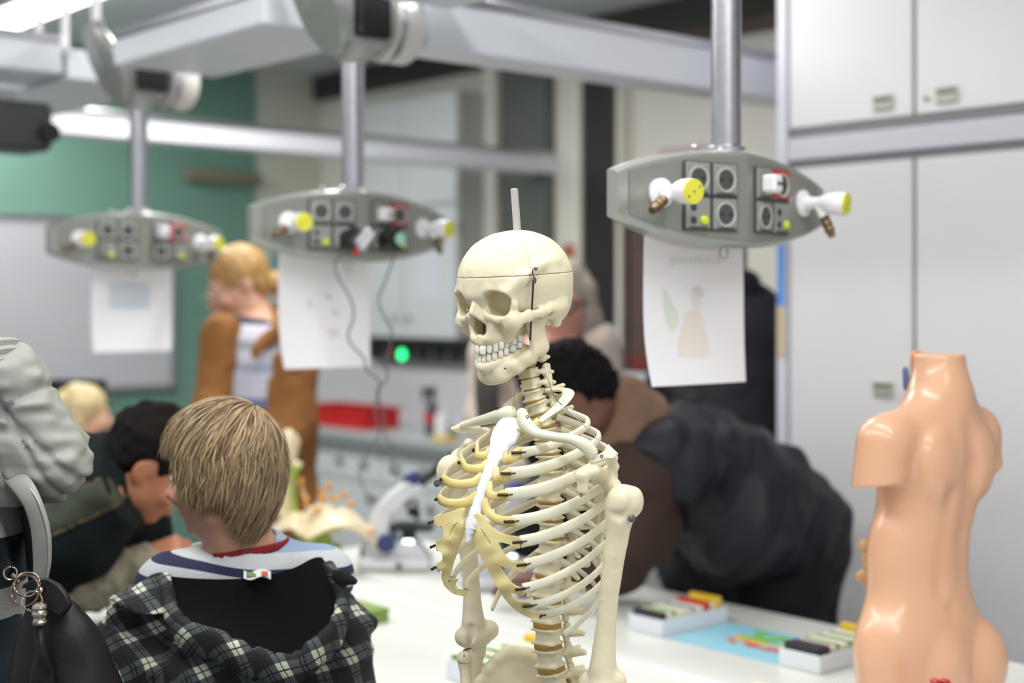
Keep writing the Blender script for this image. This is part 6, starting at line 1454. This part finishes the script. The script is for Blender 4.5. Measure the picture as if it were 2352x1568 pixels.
v = Vox(*bounds([jhc], .18), .008); v.ell(jT(0, -.02, .035), A(.083, .102, .095), jR, k=.02).ell(jT(0, -.055, -.02), A(.07, .05, .06), jR, k=.02).ell(jT(0, .11, -.04), A(.09, .065, .095), jR, k=.01, op='sub'); jk.part('hair', v.mesh(), M('hair_brown', '#4f3b2b'), angle=80)
v = Vox(*bounds([jl, jr, je, jw, je2, jw2, A(jn[0], JD, .7)], .22), .009); v.chain([jl, jn + A(0, 0, -.03), jr], [.078, .10, .078], k=.04); v.chain([jn + A(0, 0, -.12), A(jn[0], JD, .75)], [.19, .20], k=.05); v.chain([jr, je, jw], [.08, .072, .058], k=.04).chain([jl, je2, jw2], [.08, .072, .058], k=.04); v.noise(.012, .07, 3).noise(.004, .025, 4); jk.part('black_jacket', v.mesh(), M('jacket_black', '#22222a', .75, var=.08, bump=.2), angle=80)
v = Vox(*bounds([jn], .22), .008); v.chain([P(1590, 668, JD - .05), P(1650, 650, JD - .13), P(1712, 655, JD - .06), P(1732, 690, JD)], [.045, .05, .045, .035], k=.03); v.noise(.008, .04, 3); jk.part('hood', v.mesh(), M('hood_navy', '#14161f', .9), angle=80)
hip = [A(jn[0] - .09, JD, .8), A(jn[0] + .09, JD, .8)]; legs(jk, hip, [A(p[0], p[1], 0) for p in hip], m_jeans, m_shoe, face=(-.6, .75, 0))
# ================================================================ paper sheets, adapters, models and boxes
m_paper = M('paper', '#f0f0f6', .85, sss=.1)
def hang_sheet(label, x0, x1, z0, z1, y, prints, text=None, curl=1.):
    t = Thing('paper_sheet', label, 'paper', ((x0 + x1) / 2, y, z0), 'room', group='sheets taped to the pendants')
    def S(u, w, off=0.):        # w runs down
        bend = .012 * curl * max(0, w - .55) ** 2 * 4.9; x = x0 + (x1 - x0) * u + .010 * curl * w ** 4 * (1 - u) - .004 * w ** 3 * u
        return A(x, y - off - bend * (1.1 - .5 * u) + .004 * math.sin(u * 3 + w * 2), z1 + (z0 - z1) * w)
    t.part('page', MB().sheet(S, 14, 22, .0006), m_paper, angle=80)
    for i, (nm, col, poly) in enumerate(prints):
        pl = np.array(poly, float); c = pl.mean(0); v = [S(*c, .0012)] + [S(u, w, .0012) for u, w in pl]; k = len(pl)
        mid = [S(*(c * .5 + q * .5), .0012) for q in pl]; v = [v[0]] + mid + v[1:]
        f = [(0, 1 + j, 1 + (j + 1) % k) for j in range(k)] + [(1 + j, 1 + k + j, 1 + k + (j + 1) % k, 1 + (j + 1) % k) for j in range(k)]
        t.part('print', MB().add(v, f), M('print_' + nm, col, .85))
    if text:
        cu = bpy.data.curves.new('caption', 'FONT'); cu.body = text; cu.size = 1; ob = bpy.data.objects.new('caption', cu); COL.objects.link(ob)
        bpy.context.view_layer.update(); me = ob.evaluated_get(bpy.context.evaluated_depsgraph_get()).to_mesh(); vv = np.array([q.co[:] for q in me.vertices]); ff = [tuple(q.vertices) for q in me.polygons]
        ob.to_mesh_clear(); bpy.data.objects.remove(ob); w = vv[:, 0].max()
        t.part('caption', MB().add([S(.77 - .52 * q[0] / w, .285 - .05 * q[1] / .7, .0012) for q in vv], ff), M('print_caption', '#dcdfdb', .85))
q1 = lambda pts: [((x - 1478) / 224, .155 + (y - 560) / 328 * .845) for x, y in pts]
hang_sheet('large white sheet hanging from the nearest pendant, faint figure and leaf showing through', 1.88, 2.155, 1.447, 1.765, 1.795,
           [('leaf', '#dfe5da', q1([(1520, 662), (1540, 700), (1555, 728), (1552, 752), (1538, 768), (1528, 750), (1522, 715)])), ('hair', '#dadddd', q1([(1584, 678), (1590, 664), (1602, 662), (1610, 672), (1609, 690), (1596, 684)])), ('face', '#ebe4e0', q1([(1584, 684), (1597, 680), (1606, 690), (1602, 712), (1592, 716), (1584, 704)])),
            ('robe', '#eae3de', q1([(1570, 722), (1592, 716), (1604, 724), (1612, 770), (1618, 800), (1600, 826), (1552, 824), (1545, 800), (1556, 770)])), ('hem', '#ece7de', q1([(1546, 800), (1580, 808), (1616, 800), (1622, 818), (1604, 828), (1550, 824)]))], 'Ernährung')
q2 = lambda pts: [((x - 645) / 193, .17 + (y - 580) / 265 * .83) for x, y in pts]
hang_sheet('white sheet hanging from the middle pendant behind the adapter cables', 1.855, 2.125, 1.437, 1.765, 3.005,
           [('sprig', '#d6ddd6', q2([(706, 672), (718, 690), (712, 702), (704, 690)])), ('sprig', '#d6ddd6', q2([(745, 660), (758, 672), (752, 684), (744, 674)])), ('sprig', '#d6ddd6', q2([(758, 700), (772, 712), (764, 722), (756, 712)])), ('petal', '#eadcd8', q2([(745, 752), (768, 748), (772, 768), (750, 772)]))])
q3 = lambda pts: [((x - 213) / 184, .17 + (y - 620) / 188 * .83) for x, y in pts]
hang_sheet('white sheet with a faint blue patch, hanging from the farthest pendant', 1.906, 2.178, 1.446, 1.765, 4.175, [('blue_patch', '#d2dbe6', q3([(252, 655), (345, 655), (345, 712), (252, 712)]))], curl=.4)

# ---- adapters in the middle pendant with their cables
m_cable = M('cable_grey', '#63676a', .5)
def cable(t, px, r=.0032): t.part('cable', MB().sweep(np.array([P(*q) for q in px]), r, n=8, sub=6), m_cable, angle=80)
c = A(2.03 - .056, 2.94 - .088, 1.752); R = euler(8, 38, 6)
t = Thing('plug_adapter', 'silver and black plug adapter with a red dot in the middle pendant', 'adapter', c, 'room')
t.part('shell', MB().box(c, (.020, .030, .030), R, .008), m_black); t.part('silver_cover', MB().box(c + R @ A(.004, -.016, .008), (.019, .026, .030), R, .009), M('silver_grey', '#a9abb2', .3, .6))
t.part('white_stripe', MB().box(c + R @ A(.004, -.0425, .008), (.004, .002, .024), R, .001), m_valve); t.part('red_dot', MB().lathe([(.0075, 0), (.0075, .003), (.002, .004)], c + A(-.018, -.030, -.030), (-.2, -1, -.2), 14), m_red)
o_ = t.part('cable', MB().sweep(np.array([A(*p) for p in [(1.958, 2.85, 1.722)]] + [np.array(W(P(*q))) for q in [(770, 602, 3.46), (778, 640, 3.46), (806, 688, 3.46), (812, 728, 3.47), (800, 765, 3.47), (806, 790, 3.48), (836, 822, 3.5), (842, 850, 3.5), (872, 880, 3.55), (862, 940, 3.6), (870, 1000, 3.65), (838, 1050, 3.75), (826, 1090, 3.85), (840, 1130, 3.95), (870, 1150, 4.0)]]), .0025, n=8, sub=6), m_cable, angle=80)
c = A(2.03 + .055, 2.94 - .085, 1.757)
t = Thing('round_adapter', 'round black adapter with a pale green disc in the middle pendant', 'adapter', c, 'room')
n_ = unit(A(.12, -1, .05)); t.part('shell', MB().lathe([(.020, -.03), (.027, -.02), (.029, 0), (.026, .022), (.018, .026)], c, n_, 24), m_black); t.part('disc', MB().lathe([(.0165, 0), (.0165, .003), (.012, .0045), (.001, .005)], c + n_ * .0262 + A(.006, 0, -.002), n_, 22), M('disc_mint', '#a9d8c4', .35))
t.part('cable', MB().sweep(np.array([c + A(.008, -.005, -.026)] + [np.array(W(P(*q))) for q in [(900, 604, 3.5), (884, 648, 3.5), (869, 690, 3.5), (884, 730, 3.5), (900, 760, 3.5), (896, 800, 3.52), (884, 836, 3.55), (890, 868, 3.58), (866, 900, 3.62), (882, 950, 3.68), (884, 1000, 3.75), (905, 1030, 3.82), (896, 1080, 3.92), (920, 1098, 3.99)]]), .0025, n=8, sub=6), m_cable, angle=80)

# ---- microscopes
m_scope = M('scope_white', '#e2e4ea', .35); m_sblue = M('scope_blue', '#39437c', .4); m_sblk = M('scope_black', '#1a1c20', .4)
def microscope(px, d, rz, label):
    b = P(px, 1000, d); t = Thing('microscope', label, 'microscope', (*W((b[0], b[1], 0)).xy, TZ + .0035), 'local', rot=-TH + math.radians(rz), group='microscopes on the farther table')
    prof = [(-.09, .0), (.10, .0), (.105, .028), (.078, .064), (.0, .070), (-.014, .085), (-.022, .12), (-.006, .165), (.045, .200), (.068, .222), (.040, .244), (-.012, .212), (-.056, .165), (-.074, .11), (-.086, .05)]
    t.part('stand', MB().prism(prof, (0, .038, 0), (1, 0, 0), (0, 0, 1), .076, .008), m_scope, angle=40)
    t.part('foot', MB().box((.005, 0, .016), (.102, .075, .0155), None, .008), m_scope)
    t.part('head', MB().box((.052, 0, .243), (.022, .026, .022), euler(0, -22, 0), .006), m_sblue); t.part('head_collar', MB().box((.062, 0, .218), (.03, .03, .018), euler(0, -35, 0), .01), m_scope)
    for y in (-.027, .027):
        e_ = t.part('eyepiece', MB().sweep([(.075, y * .7, .235), (.12, y, .272), (.160, y, .306)], [.011, .013, .014], n=16), m_sblk); t.part('eye_cup', MB().lathe([(.0145, 0), (.017, .004), (.017, .014), (.012, .016)], (.156, y, .302), (.76, 0, .64), 18), m_sblk, parent=e_)
    t.part('nosepiece', MB().lathe([(.012, -.014), (.026, -.006), (.026, .008), (.014, .014)], (.045, 0, .178), (.25, 0, 1), 20), M('chrome', '#b9b4ac'))
    for a, L in ((-1.2, .03), (.2, .042), (1.5, .034)): t.part('objective', MB().lathe([(.010, 0), (.010, L * .6), (.005, L)], (.045 + .014 * math.cos(a), .014 * math.sin(a), .172), (.25 * math.cos(a) - .05, .25 * math.sin(a), -1), 14), m_sblk)
    t.part('stage', MB().box((.052, 0, .112), (.062, .062, .005), None, .002).box((.035, .0, .119), (.03, .05, .002), None, .001), m_sblk); t.part('condenser', MB().cyl((.042, 0, .078), (.042, 0, .108), .021), m_sblk)
    t.part('lamp', MB().lathe([(.0145, 0), (.013, .005), (.001, .0055)], (.040, 0, .068), (0, 0, 1), 20), M('lamp_glow', '#e6f6ff', emit=6.))
    for y in (-1, 1): k_ = t.part('focus_knob', MB().lathe([(.026, 0), (.026, .014), (.018, .016), (.018, .028), (.002, .029)], (-.018, y * .038, .072), (0, y, 0), 22), m_sblue)
    t.part('dimmer', MB().lathe([(.008, 0), (.007, .012)], (.02, -.075, .016), (0, -1, 0), 14), m_sblk); t.part('power_panel', MB().box((-.088, 0, .034), (.006, .034, .022), None, .003), m_sblue); return t
microscope(905, 4.03, 0, 'white and blue microscope with a lit lamp beside the flower model')
microscope(1142, 3.78, 24, 'white and blue microscope mostly hidden behind the rib cage')

# ---- flower model
fd = 3.95; fb = P(738, 1311, fd); fu = fd / F
FP = lambda px, py, dd=0.: P(px, py, fd + dd)
t = Thing('flower_model', 'giant flower model with cream petals and orange anthers on a green foot', 'flower model', (fb[0], fb[1], TZ + .004))
m_petal = M('petal_cream', '#ead9b0', .5, var=.06, vscale=14, col2='#f0e2c4', sss=.15); m_fgreen = M('calyx_green', '#6f9a35', .5, var=.3, vscale=22, col2='#a9bf55')
t.part('foot', MB().box2((fb[0] - .048, fb[1] - .05, TZ + .004), (fb[0] + .050, fb[1] + .05, TZ + .075), .006), m_fgreen)
t.part('calyx', MB().lathe([(.045, 0), (.040, .03), (.028, .055), (.03, .07)], (fb[0] - .01, fb[1], TZ + .07), (0, 0, 1), 20), m_fgreen)
t.part('sepal', MB().sweep(np.array([FP(718, 1225), FP(700, 1235, -.02), FP(684, 1262, -.03)]), [.018, .02, .006], .006, up=(1, 0, .4), n=12, sub=4), m_fgreen)
c0 = FP(716, 1205)
def petal(tip, side, wid, sag, nm='petal'):
    tip = np.array(tip); ax = tip - c0; s_ = unit(np.cross(ax, (0, 0, 1)))
    def f(u, w): 
        wd = wid * math.sin(math.pi * min(1, (.10 + .9 * u)) ** .75) * 1.0; q = (w - .5) * 2
        return c0 + ax * u + s_ * q * wd + A(0, 0, -sag * u * u + .045 * math.sin(math.pi * u) - .035 * q * q * (1 - .3 * u) + .006 * math.sin(7 * u + 3 * q))
    t.part(nm, MB().sheet(f, 16, 13, .008), m_petal, angle=80)
petal(FP(612, 1222, -.02), 0, .085, .02); petal(FP(860, 1216, -.03), 0, .095, .010); petal(FP(790, 1190, .16), 0, .08, .0)
t.part('upright_petal', MB().sweep(np.array([FP(662, 1200, .03), FP(656, 1150, .04), FP(658, 1090, .04), FP(662, 1040, .04), FP(668, 1010, .045), FP(672, 1002, .05)]), [.016, .028, .027, .026, .028, .024], [.03, .05, .05, .045, .04, .035], up=(1, 0, 0), n=18, sub=5), m_petal, angle=80)
t.part('petal_tip_blush', MB().ell(FP(853, 1216, -.045), (.014, .02, .008)), M('blush_pink', '#e6b79f', .5))
t.part('pistil', MB().sweep(np.array([FP(678, 1200), FP(676, 1150, -.01), FP(672, 1110, -.01), FP(676, 1080, -.01), FP(682, 1068, -.01)]), [.008, .0065, .007, .012, .014], n=14, sub=5), m_fgreen); t.part('stigma', MB().ell(FP(683, 1066, -.01), (.015, .015, .008)), m_petal)
m_anth = M('anther_orange', '#dd9a35', .55); m_fil = M('filament_pale', '#dcdad0', .4)
for (x, y, a, dd) in ((692, 1106, 88, 0), (695, 1132, 80, .03), (704, 1150, 70, -.04), (755, 1118, 75, .02), (736, 1132, 70, .05), (742, 1146, 55, -.03), (768, 1144, 20, .0), (792, 1136, 18, .04), (806, 1158, 12, -.02), (727, 1172, 50, -.05)):
    q = FP(x, y, dd); b0_ = c0 + A(.004 * (x - 740) / 50, dd * .3, .01); fl_ = t.part('filament', MB().sweep(np.array([b0_, (b0_ + q) / 2 + A(0, 0, .008), q]), [.003, .0024, .002], n=8, sub=3), m_fil)
    dr = A(math.cos(math.radians(a)), .1, math.sin(math.radians(a))); t.part('anther', MB().sweep(np.array([q - dr * .008, q, q + dr * .008]), [.006, .0085, .006], n=12, sub=3, round_ends=True), m_anth, parent=fl_)

# ---- flat green box
t = Thing('flat_box', 'flat olive green box lying on the near table behind the boy', 'box', (1.8, 2.95, TZ), 'room')
m_olive = M('box_olive', '#7f9a4b', .6, var=.04); t.part('base', MB().box2((1.62, 2.713, TZ + .001), (1.976, 3.18, TZ + .024), .002), m_olive); t.part('lid', MB().box2((1.618, 2.711, TZ + .0242), (1.978, 3.182, TZ + .033), .002), m_olive)

# ---- boxes of colour tiles and printed mats
m_tray = M('tray_white', '#e3e8f0', .4); m_cream = M('tile_cream', '#e8e2cc', .6)
TC = {'black': M('tile_black', '#26262b', .4), 'cream': m_cream, 'green': M('tile_green', '#3f8f3f', .5), 'red': M('tile_red', '#d2352f', .5), 'yellow': M('tile_yellow', '#e6c23c', .5), 'blue': M('tile_blue', '#5a7fc0', .5), 'plum': M('tile_plum', '#4b2346', .5)}
def tray(x0, x1, y0, y1, where, seq):
    t = Thing('tile_box', 'white open box of colour tiles ' + where, 'box', ((x0 + x1) / 2, (y0 + y1) / 2, TZ), 'room', group='boxes of colour tiles'); z0 = TZ + .0015; zt = z0 + .036
    w = MB()
    t.part('bottom', MB().box2((x0, y0, z0), (x1, y1, z0 + .004)), m_tray)
    for lo, hi in (((x0, y0, z0 + .004), (x0 + .004, y1, zt)), ((x1 - .004, y0, z0 + .004), (x1, y1, zt)), ((x0 + .004, y0, z0 + .004), (x1 - .004, y0 + .004, zt)), ((x0 + .004, y1 - .004, z0 + .004), (x1 - .004, y1, zt))): t.part('side', MB().box2(lo, hi, .001), m_tray)
    n = len(seq); st = (x1 - x0 - .012) / n
    for i, cname in enumerate(seq):
        xa = x0 + .006 + st * i; hh = {'black': .050, 'plum': .050, 'yellow': .060, 'red': .053}.get(cname, .047)
        nm = {'green': 'green edged', 'blue': 'blue edged'}.get(cname, cname) + ' tile, ' + 'first second third fourth fifth sixth seventh eighth ninth tenth'.split()[i] + ' from the left end of the box ' + where
        q = Thing('colour_tile', nm, 'tile', (xa + st / 2, (y0 + y1) / 2, z0 + .0045), 'room', group='colour tiles in the box ' + where); ya, yb_ = y0 + .008, y1 - .008
        if cname in ('green', 'blue'):
            q.part('body', MB().box2((xa, ya, z0 + .0045), (xa + st * .86, yb_, z0 + hh - .006), .001), m_cream); q.part('edge', MB().box2((xa, ya, z0 + hh - .006), (xa + st * .5, yb_, z0 + hh), .001), TC[cname])
        else: q.solo(MB().box2((xa, ya, z0 + .0045), (xa + st * .9, yb_, z0 + hh), .002), TC[cname])
tray(2.344, 2.567, 2.185, 2.290, 'near the vest', ['black', 'cream', 'green', 'cream', 'cream', 'blue', 'cream', 'red', 'cream', 'yellow'])
tray(2.346, 2.570, 1.754, 1.858, 'near the torso', ['black', 'plum', 'cream', 'green', 'cream', 'green', 'cream', 'green', 'cream', 'yellow'])
tray(1.76, 1.985, 2.115, 2.225, 'behind the hip bone', ['green', 'cream', 'green', 'cream', 'green', 'cream', 'green', 'cream', 'cream', 'yellow'])
tray(1.925, 2.085, 1.60, 1.70, 'at the lower edge', ['plum', 'cream', 'green', 'cream', 'green', 'cream'])
def mat(x0, x1, y0, y1, lbl, seed):
    t = Thing('printed_mat', lbl, 'mat', ((x0 + x1) / 2, (y0 + y1) / 2, TZ), 'room'); t.part('sheet', MB().box2((x0, y0, TZ + .0005), (x1, y1, TZ + .002)), M('mat_blue', '#9fd9ee', .5)); rs = np.random.RandomState(seed); G = {'print_leaf_green': MB(), 'print_yellow': MB(), 'print_red': MB()}
    for i in range(9):
        for j in range(8):
            if rs.rand() < .3: continue
            x = x0 + (x1 - x0) * (.34 + .065 * i + .02 * (j % 2)); y = y0 + (y1 - y0) * (.12 + .075 * j); key = 'print_red' if i < 2 else ('print_yellow' if i < 4 else 'print_leaf_green')
            G[key].prism([(.0085 * math.cos(a), .013 * math.sin(a)) for a in np.linspace(0, 2 * math.pi, 7)[:-1]], (x, y, TZ + .0021), (1, 0, 0), (0, 1, 0), .0004)
    for k, g in G.items(): t.part('print', g, M(k, {'print_red': '#e0453f', 'print_yellow': '#f0c23a', 'print_leaf_green': '#7cc44e'}[k], .6), kind='stuff')
mat(2.346, 2.575, 1.87, 2.178, 'sky blue printed mat with green, yellow and red patches on the farther table', 4)
mat(1.76, 1.99, 1.78, 2.108, 'sky blue printed mat behind the hip bone', 6)
# ---- red ribbed model in front of the torso
c = P(2165, 1568, 2.36)
t = Thing('ribbed_block', 'small red ribbed plastic model in front of the torso model', 'model', (c[0], c[1], TZ))
for k in range(5):
    z = TZ + .001 + .023 * k + .011; t.part('rib', MB().box((c[0] + .004 * (k % 2), c[1], z), (.026 - .002 * k, .02, .0105), rotm((0, 0, 1), 20), .004), M('model_red', '#b3282c', .35))
for x in (-.012, .004): t.part('stud', MB().box((c[0] + x, c[1], TZ + .1215), (.006, .009, .004), rotm((0, 0, 1), 20), .002), M('model_red', '#b3282c'))

# ---- things at the far end of the near table
def onT(px, py): return P(px, py, (H - TZ) * F / (py - PY0))
c = onT(262, 1262); c[2] = TZ
t = Thing('wooden_dish', 'shallow brown wooden dish on the near table beyond the bending man', 'dish', c); t.solo(MB().lathe([(.045, .001), (.10, .012), (.135, .034), (.130, .036), (.09, .018), (.001, .010)], c, (0, 0, 1), 28), M('wood_brown', '#6b4a33', .5, var=.2, vscale=20))
c = onT(300, 1228); c[2] = TZ
t = Thing('model_shell', 'white rounded plaster model at the far end of the near table', 'model', c); v = Vox(c + A(-.16, -.12, 0), c + A(.16, .12, .16), .006); v.ell(c + A(-.03, 0, .05), (.085, .06, .055), k=.03).ell(c + A(.05, 0, .045), (.08, .06, .05), k=.03).plane((0, 0, TZ + .003), (0, 0, -1)); v.noise(.006, .03, 3); t.solo(v.mesh(), M('plaster_white', '#e9e8e2', .7), angle=80)
c = onT(440, 1270); c[2] = TZ
t = Thing('booklet', 'open white booklet lying beside the dark-haired man', 'booklet', c)
for q in (-1, 1): t.part('page', MB().sheet(lambda u, w: c + rotm((0, 0, 1), 12) @ A(q * .148 * u, (w - .5) * .21, .002 + .012 * math.sin(math.pi * u) * (1 - u)), 10, 4, .0015), m_paper, angle=80)
# ---- chair and monitor shapes at the back
c = P(150, 905, 5.75)
t = Thing('office_chair', 'black high-backed chair in front of the whiteboard', 'chair', (c[0], c[1], 0))
t.part('backrest', MB().sheet(lambda u, w: A(c[0] + (u - .5) * .30, c[1] + .05 * math.sin(math.pi * u), c[2] + .058 - w * .52), 12, 10, .05), m_black, angle=60)
t.part('seat', MB().box((c[0], c[1] + .26, .62), (.22, .22, .035), None, .03), m_black); t.part('back_support', MB().sweep([(c[0], c[1] + .06, .98), (c[0], c[1] + .07, .7), (c[0], c[1] + .14, .6)], .022, .012, up=(1, 0, 0)), m_black); t.part('gas_post', MB().cyl((c[0], c[1] + .26, .12), (c[0], c[1] + .26, .6), .028), m_alu)
for k in range(5):
    a = k * 1.2566; dv = A(math.cos(a), math.sin(a), 0); o = A(c[0], c[1] + .26, 0); l_ = t.part('leg', MB().sweep([o + A(0, 0, .12), o + dv * .28 + A(0, 0, .075)], [.022, .016], n=10), m_black); t.part('caster', MB().cyl(o + dv * .28 + A(-.012, 0, .03), o + dv * .28 + A(.012, 0, .03), .03, n=14), m_black, parent=l_)
yb, _ = onroom(1308, 5.1); Thing('wall_button', 'small reddish round alarm button on the pale wall strip above the woman', 'button', (5.09, yb, 1.86), 'room').solo(MB().lathe([(.045, 0), (.045, .012), (.03, .02), (.002, .022)], (5.1, yb, 1.865), (-1, 0, 0), 18), M('button_rust', '#a85a38', .5))
